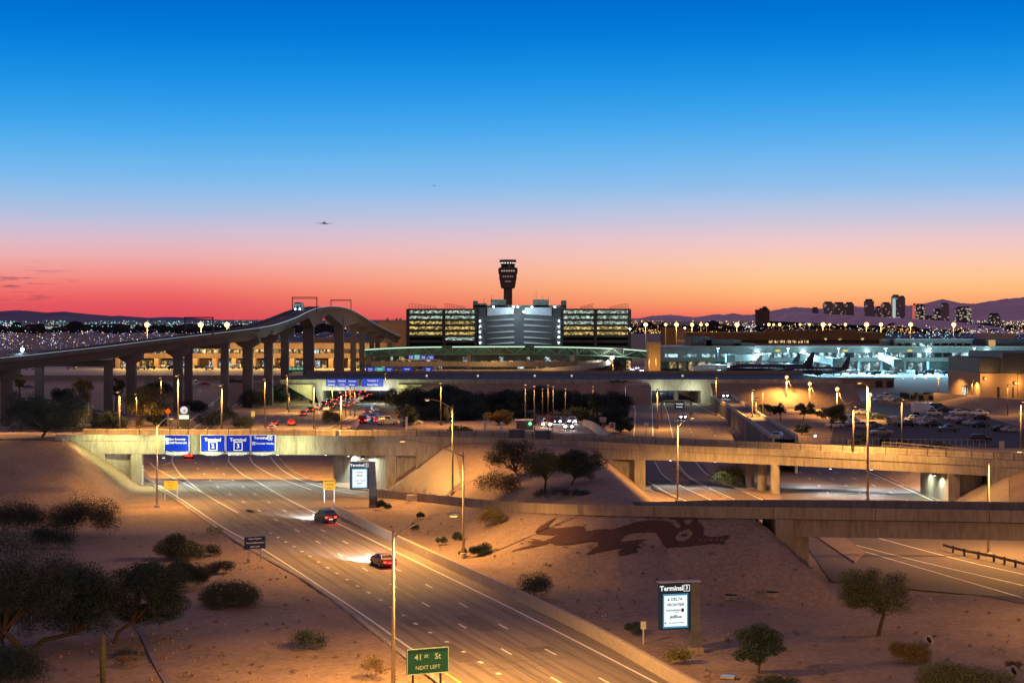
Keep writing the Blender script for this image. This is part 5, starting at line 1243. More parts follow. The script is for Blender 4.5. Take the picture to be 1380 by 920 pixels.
# small road signs
def plain_sign(name, label, px, py, r, base, mat, shape, ring=None, cat='road sign', D=None):
    b = place(px, base) if D is None else place(px, base, D); s = b.y / F; zc = H - (py - HY) * s - b.z
    t = thing(name, label, cat, b); mb = MB()
    if shape == 'diamond': P = [(-r, 0), (0, -r), (r, 0), (0, r)]
    elif shape == 'octagon': P = [(r * math.cos(R(22.5 + 45 * k)), r * math.sin(R(22.5 + 45 * k))) for k in range(8)]
    elif shape == 'tall': P = [(-r * .7, -r), (r * .7, -r), (r * .7, r), (-r * .7, r)]
    elif shape == 'wide': P = [(-r, -r * .75), (r, -r * .75), (r, r * .75), (-r, r * .75)]
    else: P = [(-r, -r), (r, -r), (r, r), (-r, r)]
    mb.plate([(x * s, zc + z * s) for x, z in P], -.05, .0); mb.build('panel', mat, t)
    if ring:
        mb = MB()
        if ring == 'dot': mb.plate([(r * .75 * s * math.cos(k * math.pi / 8), zc + r * .75 * s * math.sin(k * math.pi / 8)) for k in range(16)], -.08, -.055); mb.build('red_disc', SRED, t); mb = MB(); mb.plate([(-r * .5 * s, zc - r * .12 * s), (r * .5 * s, zc - r * .12 * s), (r * .5 * s, zc + r * .12 * s), (-r * .5 * s, zc + r * .12 * s)], -.1, -.083); mb.build('white_bar', SWHITE, t)
        elif ring == 'wrong': mb.plate([(-r * .85 * s, zc - r * .55 * s), (r * .85 * s, zc - r * .55 * s), (r * .85 * s, zc + r * .55 * s), (-r * .85 * s, zc + r * .55 * s)], -.08, -.055); mb.build('red_field', SRED, t); mb = MB(); text_into(mb, 'WRONG', r * .62 * s, 0, zc + r * .24 * s, -.09, bold=.03); text_into(mb, 'WAY', r * .62 * s, 0, zc - r * .26 * s, -.09, bold=.03); mb.build('lettering', SWHITE, t)
        else:
            mb.plate([(x * s * .45, zc + z * s * .45) for x, z in P], -.08, -.055); mb.build('symbol', SBLK, t)
    mb = MB(); mb.box(-.06, .06, .005, .1, -.2, zc + r * s * .5); mb.build('post', METAL, t); return t
plain_sign('diamond_sign', 'orange diamond work sign under the guideway', 226.5, 554, 4.4, 574, SORANGE, 'diamond', D=435)
plain_sign('diamond_sign', 'small yellow diamond sign by the dark trees right of the queued cars', 535.5, 555.5, 3.6, 572, SYEL, 'diamond', 'sym')
plain_sign('regulatory_sign', 'white and red wrong way sign before the dark tree', 812.5, 565, 4.2, 585, SWHITE, 'wide', 'wrong')
plain_sign('regulatory_sign', 'white square do not enter sign with a red disc', 825, 573, 4, 592, SWHITE, 'square', 'dot')
plain_sign('regulatory_sign', 'dim back of a sign above the wrong way sign', 810, 558, 3.2, 578, SGREY, 'wide')
plain_sign('stop_sign', 'pale octagon back left of two beside the waiting headlights', 738.7, 562, 4.4, 580, M('faded_sign', (.42, .2, .2), .7), 'octagon')
plain_sign('stop_sign', 'darker octagon back overlapped by its neighbour beside the waiting headlights', 744.5, 566, 3.8, 582, M('faded_sign_dark', (.25, .1, .1), .7), 'octagon')
plain_sign('stop_sign', 'dim octagon sign under the white hut roof', 720, 568, 3.6, 585, MATS['faded_sign_dark'], 'octagon')
plain_sign('route_sign', 'small white sign beside the side road near the guideway columns', 269, 527, 2.5, 540, SWHITE, 'tall')
plain_sign('route_sign', 'white plate lower down beside the side road under the guideway', 286, 544, 2.6, 560, SWHITE, 'tall')
plain_sign('route_sign', 'yellow glowing plate on a post left of the queued traffic', 341, 557.5, 3.6, 572, GLOW('plate_yellow', (1, .62, .12), .7), 'tall', D=440)
plain_sign('route_sign', 'grey plate seen edge on at the end of the overpass by the car park', 1350, 599, 5, 618, SGREY, 'tall')
plain_sign('route_sign', 'white T shaped sign in the middle of the curved ramp', 871, 571, 3, 586, SWHITE, 'wide')
plain_sign('delineator', 'white upright plate on a dark post next to the terminal 3 board', 867, 842, 5.2, 866, M('plate_grey', (.5, .5, .52), .6), 'tall', cat='marker')
for px, lab in ((676, 'red and white flag marker by the round bush on the overpass'), (654, 'white bollard post by the road edge on the overpass'), (548, 'white post beside the silver car at the junction')):
    b = place(px, 588 if px != 548 else 580); mb = MB(); mb.lathe((b.x, b.y, b.z), [(.22, 0), (.22, 1.9), (.16, 2.1), (.26, 2.15), (.2, 2.5)], 8); o = mb.build('bollard', SWHITE); tag(o, lab, 'bollard')
# signs on the taxiway bridge and gantries beyond
BL = GLOW('lit_sign_blue', (.01, .06, .85), .55); TL = GLOW('lit_sign_teal', (.02, .5, .45), .7); WL = GLOW('sign_white_glow', (.9, .95, 1), .9)
for x0, x1, y0, y1, lines, lab in ((439.5, 453.5, 511, 521, ['Terminal', 'Arrivals'], 'first small blue sign on the lit underpass edge'), (454.8, 466.8, 510.5, 521, ['Terminal', '2  3'], 'second small blue sign on the underpass edge, with a number box'), (467.8, 481.5, 511, 521, ['Terminal', 'Parking'], 'third small blue sign on the lit underpass edge'), (488, 516.5, 510, 521, ['Terminal  4', 'Rental Cars'], 'wide small blue sign at the right end of the underpass edge')):
    small_panel('overhead_sign', lab, x0, x1, y0, y1, TY - 1.2, BL, lines, WL, 'blue signs on the underpass edge', base=A(0, y1, TY).z, size=.55, bold=.03)
def gantry(label, xs, yt, yb, D, signs):
    a = A(xs[0], yt, D); t = thing('sign_gantry', label, 'sign gantry', (a.x, D, 0)); zt_ = a.z
    mb = MB(); X = [(x - 690) / F * D for x in xs]
    for x in (X[0], X[-1]): mb = MB(); mb.tube([(x, D, 0), (x, D, zt_ - .8), (x + (.6 if x == X[0] else -.6), D, zt_)], .28, 6); mb.build('post', METAL, t, world=True)
    mb = MB(); mb.tube([(X[0] + .6, D, zt_), (X[-1] - .6, D, zt_)], .28, 6); mb.build('beam', METAL, t, world=True)
    for x0, x1, y0, y1, m in signs:
        p, q = A(x0, y1, D - .5), A(x1, y0, D - .5); mb = MB(); mb.box(p.x, q.x, D - .6, D - .45, p.z, q.z); pn = mb.build('sign_panel', m, t, world=True)
        mb = MB(); c_ = (p.x + q.x) / 2
        for f, tx_ in ((.7, 'Terminal'), (.3, 'Arrivals')): text_into(mb, tx_, (q.z - p.z) * .28, c_, lerp(p.z, q.z, f), D - .64, bold=.03)
        mb.build('lettering', WL, pn, world=True)
gantry('wide pale gantry carrying blue and teal signs behind the taxiway bridge', (486.5, 561), 495.5, 503, 720, [(493, 505, 495, 501, BL), (505.5, 518, 495, 501.5, TL), (519, 530, 495.5, 501, BL), (542, 555, 495, 502, BL)])
gantry('small rounded gantry with one dark blue sign behind the taxiway bridge', (566.5, 590), 496.5, 503, 720, [(571, 583, 495, 500.5, BL)])
gantry('far gantry with a row of bright blue and teal signs under the footbridge', (534, 594), 484.5, 490, 892, [(551, 557, 478.5, 484, BL), (558, 566, 478, 484, TL), (567, 574, 479, 484, BL), (577, 585, 479, 484, BL)])
gantry('dark rounded gantry over the wide road at the right underpass', (892, 931), 540, 560, 470, [(909, 922, 541, 551, M('gantry_back', (.02, .025, .025), .6))])
gantry('thin dark gantry over the curved ramp below the taxiway bridge', (842, 877), 518, 530, 545, [])
for nm, lab, x0, x1, y0, y1, D, mt in (('board', 'pale blank board on the car park fence', 1142, 1157, 592, 600, 371, M('pale_board', (.5, .38, .28), .7)), ('board', 'second pale board joined to the blank board on the car park fence', 1158, 1167.5, 592, 600, 371, MATS['pale_board'])):
    small_panel(nm, lab, x0, x1, y0, y1, D, mt, None, base=0, posts=(-.4, .4), cat='board')
# ================================================================ WALLS, GUARDRAIL, MURAL, SMALL GROUND THINGS
fb_ = pline([(447, 688), (470, 700), (530, 731), (610, 769), (690, 806), (800, 860), (905, 920), (960, 950)])
mb = MB(); mb.sweep([tuple(p) for p in fb_], [(-.1, -.1), (.42, -.1), (.36, 1.05), (0, 1.05)]); o = mb.build('roadside_barrier', M('barrier_concrete', (.40, .34, .28), .85, scale=.5, var=.2, fine=3)); tag(o, 'long low concrete barrier wall along the right side of the wide road', 'barrier')
# orange and white barrier at the junction
J = densify([tuple(G(x, y, z)) for x, y, z in ((455, 588, 7.6), (470, 583, 7.6), (478, 576, 7.4), (484, 569, 7.0), (492, 563, 5.6))], 2)
t = thing('water_barrier', 'curved orange and white plastic barrier at the junction by the bright pole', 'barrier', tuple(J[0]))
for i in range(0, len(J) - 1):
    a, b = J[i], J[i + 1]; mb = MB(); mb.sweep([tuple(a), tuple(a.lerp(b, .94))], [(-.3, 0), (.3, 0), (.15, 1.0), (-.15, 1.0)]); mb.build('barrier_section', M('barrier_orange', (.6, .22, .08), .6) if i % 2 else M('barrier_pale', (.6, .55, .5), .6), t, world=True)
J = densify([tuple(G(x, y, z)) for x, y, z in ((787, 572, 7.2), (797, 575, 7.3), (808, 582, 7.4), (822, 593, 7.3))], 2)
mb = MB(); mb.sweep([tuple(p) for p in J], [(-.4, -.5), (.4, -.5), (.25, 1.0), (-.25, 1.0)]); o = mb.build('curved_barrier', CONC); tag(o, 'pale curved concrete barrier end right of the waiting headlights', 'barrier')
for (px, lab) in ((559, 'nearer the lit board'), (595.5, 'nearer the curved lamp')):
    b = hit(px, 675); t = thing('jersey_barrier', 'short white concrete barrier block at the ramp edge, %s' % lab, 'barrier block', b)
    mb = MB(); mb.plate([(-1.35, 0), (1.35, 0), (1.3, .25), (1.15, .95), (-1.15, .95), (-1.3, .25)], -.3, .3); mb.build('block', M('block_white', (.62, .56, .5), .8, scale=2), t)
    for s in (-.8, .8): mb = MB(); mb.box(s - .15, s + .15, -.33, -.302, 0, .12); mb.build('lifting_slot', BLACK, t)
# guardrail
gl = pline([(1271, 741), (1300, 749), (1340, 757), (1384, 768), (1430, 780)])
t = thing('guardrail', 'dark steel guardrail on stubby posts beside the yellow lit road at far right', 'guardrail', tuple(gl[0]))
mb = MB(); mb.sweep([(p.x, p.y, .5) for p in gl], [(-.05, 0), (.05, .05), (-.02, .15), (.05, .25), (-.05, .3)]); mb.build('rail', M('rail_steel', (.16, .12, .09), .6, .4), t, world=True)
acc = 0
for a, b in zip(gl, gl[1:]):
    acc += (b - a).length
    if acc > 1.9: acc = 0; mb = MB(); mb.box(b.x - .1, b.x + .1, b.y + .06, b.y + .3, -.05, .85); mb.build('post', DARKM, t, world=True)
# white pipe railing by the car park
t = thing('pipe_railing', 'pale pipe railing behind the overpass below the parked cars', 'railing', place(1190, 0, 300)); P = [tuple(G(x, y, 5.9)) for x, y in ((1188, 604), (1212, 605), (1236, 607), (1258, 609), (1280, 611), (1305, 613))]
mb = MB(); mb.tube([Vector(p) + Vector((0, 0, 1.0)) for p in P], .06, 5); mb.tube([Vector(p) + Vector((0, 0, .5)) for p in P], .05, 5); mb.build('rail', POLE, t, world=True)
for p in P: mb = MB(); mb.tube([Vector(p), Vector(p) + Vector((.25, 0, 1.0))], .06, 5); mb.build('post', POLE, t, world=True)
# car park fence
t = thing('wire_fence', 'low wire fence along the lower edge of the car park', 'fence', place(1090, 0, 388)); mb = MB()
P = [G(x, 599 + (x - 1040) * .012, 0.) for x in range(1056, 1330, 8)]
mb.tube([p + Vector((0, 0, 1.6)) for p in P], .04, 4); mb.tube([p + Vector((0, 0, .3)) for p in P], .03, 4); mb.build('rail', METAL, t, world=True)
for p in P: mb = MB(); mb.box(p.x - .04, p.x + .04, p.y - .04, p.y + .04, 0, 1.65); mb.build('post', METAL, t, world=True)
for px, lab in ((1068.5, 'small white lamp on the wire fence by the silver car'), (1098.5, 'small white lamp on the wire fence further right')):
    p = G(px, 599, 0); mb = MB(); mb.ball((p.x, p.y - .15, 1.95), .22, 6); o = mb.build('fence_lamp', GLOW('fence_lamp_glow', (1, .95, .85), 25)); tag(o, lab, 'lamp')
for nm, pts, lab in (('footpath', [(183, 838), (196, 862), (212, 895), (232, 930)], None),):
    mb = MB(); ribbon(mb, [p + Vector((0, 0, .05)) for p in densify([tuple(hit(*q)) for q in pts], 3)], .55); struct(nm, mb, M('path_concrete', (.22, .17, .17), .9, scale=.6))
for px, py in ((985, 803), (1041, 799)):
    b = hit(px, py); t = thing('drain_cover', 'dark round drain cover in the sand, %s' % ('left one of two above the terminal 3 board' if px < 1000 else 'right one of two below the bridge abutment'), 'drain cover', b)
    mb = MB(); mb.lathe((0, 0, -.3), [(.8, 0), (.8, .4), (.7, .43)], 16); mb.build('collar', CONCD, t); mb = MB(); mb.lathe((0, 0, .135), [(.62, 0), (.62, .03)], 16); mb.build('lid', BLACK, t)
for px, py, r, lab in ((1243, 863, .42, 'pale concrete pipe end standing in a patch of rubble'), (1356, 906, .45, 'pale concrete pipe end at the lower right edge behind a bush')):
    b = hit(px, py + 8); t = thing('culvert_pipe', lab, 'pipe', b, R(35)); mb = MB(); n = 18; prof = [(r, 0), (r, .9), (r * .8, .9), (r * .8, .2)]
    mb.lathe((0, 0, 0), prof, n); mb.xform(Matrix.Translation((0, 0, r * .7)) @ Matrix.Rotation(R(62), 4, 'X')); mb.build('pipe', CONC, t, smooth=False)
    mb = MB(); mb.lathe((0, 0, .7), [(r * .77, 0), (r * .77, .02)], n); mb.xform(Matrix.Translation((0, 0, r * .7)) @ Matrix.Rotation(R(62), 4, 'X')); mb.build('dark_mouth_disc', BLACK, t)  # black disc stands in for the dark inside of the pipe
b = hit(981, 913); t = thing('ground_light_box', 'flat pale box glowing blue on the sand below the terminal 3 board', 'light box', b, R(-20)); mb = MB(); mb.box(-.55, .55, -.35, .35, 0, .18); mb.build('case', METAL, t); mb = MB(); mb.box(-.5, .5, -.3, .3, .183, .2); mb.build('cover', GLOW('box_cover_glow', (.35, .5, .8), .45), t)
for px, py, sx, lab, nm in ((696.5, 587, 22, 'grey panel box on the overpass edge below the white hut', 'utility_box'), (732, 588, 22, 'dark grey panel box with a red mark on the overpass edge', 'utility_box')):
    p = place(px, py + 6); t = thing(nm, lab, 'utility box', p); w = sx / F * p.y / 2; mb = MB(); mb.box(-w, w, 0, .8, 0, 1.6); mb.build('case', M('box_grey', (.13, .15, .16), .7), t); mb = MB(); mb.box(-w - .05, w + .05, -.05, .85, 1.603, 1.7); mb.build('lid', DARKM, t)
    mb = MB(); mb.box(w * .55, w * .62, -.04, -.005, .2, 1.4); mb.build('door_seam', BLACK, t)
t = thing('white_hut', 'small white topped hut with a green lamp beside the tallest thin pole', 'hut', place(707, 578)); mb = MB(); mb.box(-1.5, 1.5, 0, 2, 0, 1.5); mb.build('wall', M('hut_wall', (.2, .15, .13), .9), t); mb = MB(); mb.box(-1.8, 1.8, -.3, 2.3, 1.5, 1.68); mb.build('roof', SWHITE, t); mb = MB(); mb.ball((1.0, -.15, 1.0), .24, 6); mb.build('green_lamp', GLOW('green_lamp_glow', (.1, 1, .35), 6), t)
# jet bridges
def jet_bridge(label, xa, ya, xb, yb, Da, Db, wpx, ang):
    a, b = A(xa, ya, Da), A(xb, yb, Db); t = thing('jet_bridge', label, 'jet bridge', (b.x, b.y, 0), group='jet bridges of the teal concourse')
    mb = MB(); d = b - a; mb.sweep([tuple(a), tuple(b)], [(-1.6, -1.5), (-1.6, 1.6), (1.6, 1.6), (1.6, -1.5)]); mb.build('tunnel', M('jet_bridge_skin', (.36, .44, .46), .6, scale=.3, var=.12), t, world=True)
    for f in (.08, .38, .68, .97):
        q = a.lerp(b, f); mb = MB(); mb.box(q.x - .25, q.x + .25, q.y - 2.2, q.y + 2.2, q.z - 1.7, q.z + 1.85); mb.build('rib', TEAL, t, world=True)
    mb = MB(); mb.box(b.x - 2.2, b.x + 2.2, b.y - 2.4, b.y + 2, b.z - 1.9, b.z + 2); mb.build('cab', TEAL, t, world=True)
    q = a.lerp(b, .8); mb = MB(); mb.tube([(q.x - 1.2, q.y, 0), (q.x - 1, q.y, q.z - 1.5)], .3, 6); mb.tube([(q.x + 1.2, q.y, 0), (q.x + 1, q.y, q.z - 1.5)], .3, 6); mb.box(q.x - 1.8, q.x + 1.8, q.y - .6, q.y + .6, .1, 1); mb.build('wheel_column', DARKM, t, world=True)
jet_bridge('large slanted jet bridge in the middle of the concourse', 1081, 479.5, 1127, 488, 874, 846, 9, 0)
jet_bridge('short bright jet bridge right of the large slanted one', 1188, 479.5, 1209, 489, 874, 846, 9, 0)
jet_bridge('long level jet bridge ending over the dark airliner on the left', 1032, 481, 984, 483, 874, 850, 9, 0)
# stone lizard on the bank: dark gravel laid in the shape of a striped-tail beast
def zoomed(pts): return [(690 + x * 310 / 1380, 685 + y * 75 / 334) for x, y in pts]
BODY = zoomed([(270, 52), (225, 95), (212, 105), (225, 120), (290, 120), (400, 108), (430, 112), (440, 140), (520, 128), (600, 130), (680, 105), (760, 80), (860, 74), (930, 78), (960, 95), (990, 122), (1012, 118), (1005, 95), (975, 65), (985, 54), (1028, 52), (1024, 75), (1040, 98), (1062, 102), (1085, 75), (1060, 50), (1062, 36), (1090, 25), (1115, 28), (1118, 48), (1108, 70), (1135, 95), (1150, 120), (1148, 150), (1162, 168), (1200, 175), (1260, 170), (1290, 160), (1304, 168), (1296, 184), (1265, 196), (1285, 205), (1270, 218), (1200, 212), (1120, 222), (1040, 232), (930, 236), (905, 215), (885, 175), (860, 145), (800, 143), (720, 150), (670, 165), (640, 205), (720, 195), (800, 188), (800, 196), (760, 202), (795, 212), (745, 216), (778, 238), (735, 240), (760, 264), (720, 268), (680, 280), (640, 284), (640, 265), (665, 235), (600, 248), (500, 268), (440, 282), (470, 260), (520, 222), (516, 200), (440, 205), (330, 222), (260, 222), (232, 208), (330, 155), (290, 160), (200, 162), (150, 158), (138, 140), (165, 112), (205, 88)])
TAIL = zoomed([(0, 257), (140, 212), (70, 216), (130, 206), (58, 198), (140, 198), (98, 182), (165, 192), (190, 200), (330, 140), (420, 108), (430, 114), (340, 152), (235, 208), (155, 228), (0, 260)])
EYE = [(690 + (1032 + 52 * math.cos(k * .3927) + 6 * math.sin(k * .3927)) * .2246, 685 + (163 - 36 * math.sin(k * .3927) * 1 - 10 * math.cos(k * .3927)) * .2246) for k in range(16)]
PUP = [(690 + (1034 + 20 * math.cos(k * .785)) * .2246, 685 + (162 - 9 * math.sin(k * .785)) * .2246) for k in range(8)]
TEETH = [zoomed([(x, 184), (x + 20, 182), (x + 18, 196), (x + 4, 198)]) for x in (1118, 1148, 1182, 1216, 1246)]
def ground2(poly): return [(lambda g: (g.x, g.y))(hit(x, y)) for x, y in poly]
gB, gT, gE, gP = map(ground2, (BODY, TAIL, EYE, PUP)); gTe = [ground2(q) for q in TEETH]
allp = gB + gT; x0, x1 = min(p[0] for p in allp), max(p[0] for p in allp); y0, y1 = min(p[1] for p in allp), max(p[1] for p in allp)
mb = MB(); st = .11; idx = {}
def vert(i, j):
    k = (i, j)
    if k not in idx:
        idx[k] = len(mb.v); x, y = x0 + i * st, y0 + j * st; mb.v.append((x, y, zt(x, y) + .09))
    return idx[k]
bb = lambda P: (min(p[0] for p in P), max(p[0] for p in P), min(p[1] for p in P), max(p[1] for p in P))
bT = [(q, bb(q)) for q in gTe]; bE = bb(gE)
for j in range(int((y1 - y0) / st) + 1):
    for i in range(int((x1 - x0) / st) + 1):
        x, y = x0 + (i + .5) * st, y0 + (j + .5) * st
        gx0, gy0 = x, y; x += mnoise.noise(Vector((gx0 * 3, gy0 * 3, 0))) * .07 + rng.uniform(-.05, .05); y += mnoise.noise(Vector((gx0 * 3, gy0 * 3, 9))) * .07 + rng.uniform(-.05, .05)
        if not (inside(gB, x, y) or inside(gT, x, y)): continue
        if bE[0] < x < bE[1] and bE[2] < y < bE[3] and inside(gE, x, y) and not inside(gP, x, y): continue
        if any(q[0] < x < q[1] and q[2] < y < q[3] and inside(P, x, y) for P, q in bT): continue
        mb.f.append((vert(i, j), vert(i + 1, j), vert(i + 1, j + 1), vert(i, j + 1)))
o = mb.build('gravel_mural', SANDM); tag(o, 'dark gravel ground picture of a crawling lizard beast on the bank under the ramp bridge', 'ground mural')

# ================================================================ VEGETATION
def leaves(clumps, n, size, slim=.42, out=.55, spiky=0., seed=1):
    r = random.Random(seed); mb = MB(); size *= .82; n = int(n * 2.3); slim *= .62
    ws = [c[3] for c in clumps]
    for _ in range(n):
        c = r.choices(clumps, ws)[0]
        d = Vector((r.gauss(0, 1), r.gauss(0, 1), r.gauss(0, 1))).normalized() * (r.random() ** out)
        p = Vector(c[0]) + Vector((d.x * c[1], d.y * c[1], d.z * c[2]))
        if p.z < .05: p.z = .05 + r.random() * .2
        a = Vector((r.gauss(0, 1), r.gauss(0, 1), r.gauss(0, 1))).normalized()
        if spiky: a = (a * (1 - spiky) + (d + Vector((0, 0, .35))).normalized() * spiky).normalized()
        b = a.cross(Vector((r.gauss(0, 1), r.gauss(0, 1), r.gauss(0, 1)))).normalized()
        s = size * r.uniform(.6, 1.35); b = b * s * slim; a = a * s
        mb.add([p - a, p + b, p + a, p - b], [(0, 1, 2, 3)])
    return mb
TREE_N = [0]
def tree(label, px, base, x0, x1, y0, y1, kind='mesquite', n=None, D=None, lean=0, group=None, leaf=1.0, name='tree', z=None, flat=1., trunk=True, cat='tree'):
    b = place(px, base, D, z); s = b.y / F; TREE_N[0] += 1; sd = TREE_N[0] * 17
    r = random.Random(sd); w = (x1 - x0) / 2 * s; top = H - (y0 - HY) * s - b.z; bot = max(.1, H - (y1 - HY) * s - b.z); cx = ((x0 + x1) / 2 - px) * s
    t = thing(name, label, cat, b, 0, group)
    h = (top - bot) / 2; cz = (top + bot) / 2; clumps = []
    nc = max(12, int(11 + w * 4))
    for k in range(nc):
        a = r.uniform(0, 2 * math.pi); q = r.random() ** .42 * r.uniform(.8, 1.12); zz = r.uniform(-1, 1) * math.sqrt(max(.12, 1 - q * q * .75)) - .18 * q * q
        cr = min(w, h * 1.3) * r.choice((r.uniform(.34, .52), r.uniform(.16, .32)))
        clumps.append(((cx + math.cos(a) * q * (w - cr * .62), math.sin(a) * q * (w - cr * .8) * .9, cz + zz * (h - cr * .55) * .95), cr, cr * r.uniform(.55, .8), cr * cr))
    area = (x1 - x0) * (y1 - y0)
    n = int((n or max(350, min(9000, area * 1.7))) * 1.7)
    ls = max(.13, 1.45 * s * leaf)
    leaves(clumps, n, ls, .40, .5, .25, sd).build('crown', LEAF[kind], t)
    if trunk:
        mb = MB(); f = Vector((cx * .35 + lean, 0, bot + h * .1)); tr_ = max(.09, .024 * (top))
        k1 = Vector((lean * .4, 0, f.z * .5)); mb.tube([(0, 0, -.2), tuple(k1), tuple(f)], [tr_ * 1.2, tr_, tr_ * .8], 7)
        for c in r.sample(clumps, min(11, len(clumps))):
            e = Vector(c[0]); m = f.lerp(e, .5) + Vector((0, 0, h * .12)); mb.tube([tuple(f), tuple(m), tuple(e)], [tr_ * .6, tr_ * .38, tr_ * .14], 5, False)
        mb.build('trunk', BARK, t)
    return t
def bush(label, px, base, w, h, kind='creosote', n=None, D=None, spiky=.55, group=None, name='bush', z=None, seed=None, cat='bush', flowers=0, leaf=1.):
    b = place(px, base, D, z); s = b.y / F; TREE_N[0] += 1; sd = seed or TREE_N[0] * 13; r = random.Random(sd); W_ = w / 2 * s; H_ = h * s
    clumps = []
    for k in range(max(7, int(w / 3.5))):
        a = r.uniform(0, 6.28); q = math.sqrt(r.random()) * .84; cr = min(W_, H_) * r.uniform(.36, .62)
        clumps.append(((math.cos(a) * q * W_, math.sin(a) * q * W_ * .8, H_ * (.12 + .66 * (1 - q ** 3) * r.uniform(.45, 1))), cr, cr * .8, cr * cr))
    n = int((n or max(160, min(6000, w * h * 2.2))) * (2.6 if w > 60 else 1.7))
    m = leaves(clumps, n, max(.11, 1.5 * s * leaf), .34 if spiky else .5, .5, spiky, sd)
    if flowers:
        t = thing(name, label, cat, b, 0, group); m.build('foliage', LEAF[kind], t)
        leaves([(c[0][:2] + (c[0][2] + c[2] * .5,), c[1], c[2] * .6, c[3]) for c in clumps], flowers, max(.09, .9 * s), .8, .3, 0, sd + 1).build('blossom', BLOSSOM, t)
        return t
    o = bpy.data.objects.new(name, m.mesh(name, LEAF[kind])); COL.objects.link(o); o.location = b; return tag(o, label, cat, group)
# big dark clump lower left
tree('large dark tree at the left edge whose crown rises highest in the thicket', 32, 884, -60, 100, 700, 858, 'dark', 7500, lean=-1.4)
tree('broad dark tree in the middle of the left thicket with a pale leaning trunk', 44, 872, 48, 178, 738, 858, 'dark', 7500, lean=2.2)
tree('dark tree at the right side of the left thicket with a thin slanted trunk', 154, 866, 132, 250, 742, 842, 'dark', 7500, lean=.8)
tree('dark crown filling the thicket behind the pale leaning trunk', 98, 866, 20, 160, 735, 862, 'dark', 5500, trunk=False)
tree('lowest dark crown of the left thicket, reaching toward the oleanders', 196, 858, 158, 252, 748, 852, 'dark', 4500, trunk=False)
tree('dark crown against the left edge below the highest tree', 4, 874, -60, 60, 760, 868, 'dark', 4500)
bush('dark dense bush in the lower left corner', 18, 926, 92, 62, 'dark', 4200, spiky=.2)
bush('dark spiky bush at the left edge above the thicket', 26, 718, 82, 48, 'dark', 3000)
bush('largest dark spiky bush on the left bank with bristly top', 116, 722, 92, 56, 'dark', 4200)
bush('dark bush tucked between the two spiky bushes of the left bank', 66, 738, 66, 30, 'dark', 1500)
bush('dark shrub at the foot of the left thicket with reddish stems', 170, 838, 60, 24, 'dry', 500)
for px, by, w, h, lab, fl in ((236, 752, 52, 36, 'dark oleander on the left sand touching the thicket', 40), (252, 752, 60, 22, 'oleander with a row of pale blossom facing the road', 150), (252, 790, 62, 40, 'dark oleander below the row of pale blossom', 30), (298, 772, 34, 18, 'small round oleander with pale blossom near the dark blue sign', 70), (311, 816, 88, 32, 'wide low oleander with pale blossom on its top edge', 110), (286, 748, 34, 14, 'low oleander with pale blossom nearest the kerb', 110)):
    bush(lab, px, by, w, h, 'oleander', None, spiky=.45, name='oleander', flowers=fl)
bush('dark oval bush alone on the sand left of the green sign', 416, 874, 56, 26, 'dark', 1100, spiky=.7)
bush('dry wispy tuft at the foot of the nearest street lamp', 503, 911, 44, 30, 'dry', 420, spiky=.8)
bush('tiny dry tuft by the kerb left of the dark blue sign', 292, 718, 34, 10, 'dry', 200, spiky=.7)
bush('low dark tuft on the sand near the left path', 172, 898, 40, 16, 'dry', 220, spiky=.7)
bush('thin dark ground tuft beside the small column cactus', 175, 884, 56, 12, 'dark', 260, spiky=.4)
for px, by, w, lab in ((515.5, 686, 20, 'round clipped bush touching the terminal 2 board'), (566.5, 698, 13, 'small round bush uppermost on the slope'), (558.5, 714, 15, 'small flat bush under the uppermost round bush'), (595, 733, 16, 'small round bush between the barrier wall and the curved lamp'), (617, 728, 17, 'small round bush just left of the curved lamp pole'), (624.5, 747, 13, 'tiny round bush at the foot of the curved lamp'), (649, 748, 28, 'largest of the small round bushes, right of the curved lamp')):
    bush(lab, px, by, w, w * .72, 'dark', int(w * w * 2.4), spiky=.1, group='small round bushes on the sandy slope', name='round_bush', leaf=.8)
bush('bristly desert bush on the sand below the ramp bridge left end', 662, 709, 48, 27, 'creosote', 1300, spiky=.75)
bush('dry bush with warm light on the slope above the ramp bridge', 671, 668, 56, 38, 'creosote', 1700, spiky=.5)
tree('dark tree behind the dry bush in front of the overpass', 697, 640, 656, 728, 586, 645, 'dark', 3600)
tree('wide mesquite in front of the overpass, left one of a pair', 735, 661, 698, 774, 596, 650, 'mesquite', 5200)
tree('darker mesquite of the pair in front of the overpass, nearer the red lit slope', 771, 653, 748, 816, 598, 648, 'dark', 4400)
bush('dark ground bush under the mesquite pair', 758, 670, 88, 14, 'dark', 700, spiky=.4)
bush('pale agave lit by the lamp at the overpass edge', 617, 587, 36, 16, 'agave', 700, spiky=.85, name='agave', cat='agave')
bush('dark wide bush at the barrier wall left of the terminal 3 board', 722, 806, 56, 38, 'dark', 2000, spiky=.5)
bush('small dark bush touching the white upright plate', 853, 855, 26, 22, 'dark', 700, spiky=.3)
bush('round bush at the foot of the terminal 3 board', 914, 893, 36, 20, 'olive', 1000, spiky=.3)
tree('lone flat topped tree on the sand under the ramp bridge', 1183, 856, 1128, 1230, 750, 832, 'mesquite', 6200, lean=.6)
tree('round dark small tree right of the terminal 3 board', 1023, 906, 988, 1062, 837, 900, 'dark', 4200)
bush('low rubble coloured shrub patch around the pale pipe end', 1221, 890, 74, 24, 'dry', 1900, spiky=.1)
bush('wide grey green bush at the bottom right edge', 1292, 938, 138, 46, 'mesquite', 4600, spiky=.5)
bush('dark bush at the bottom edge below the round dark tree', 1046, 934, 80, 26, 'dark', 1500, spiky=.4)
bush('sparse dark twig bush above the lower right pipe end', 1366, 902, 26, 16, 'dry', 200, spiky=.8)
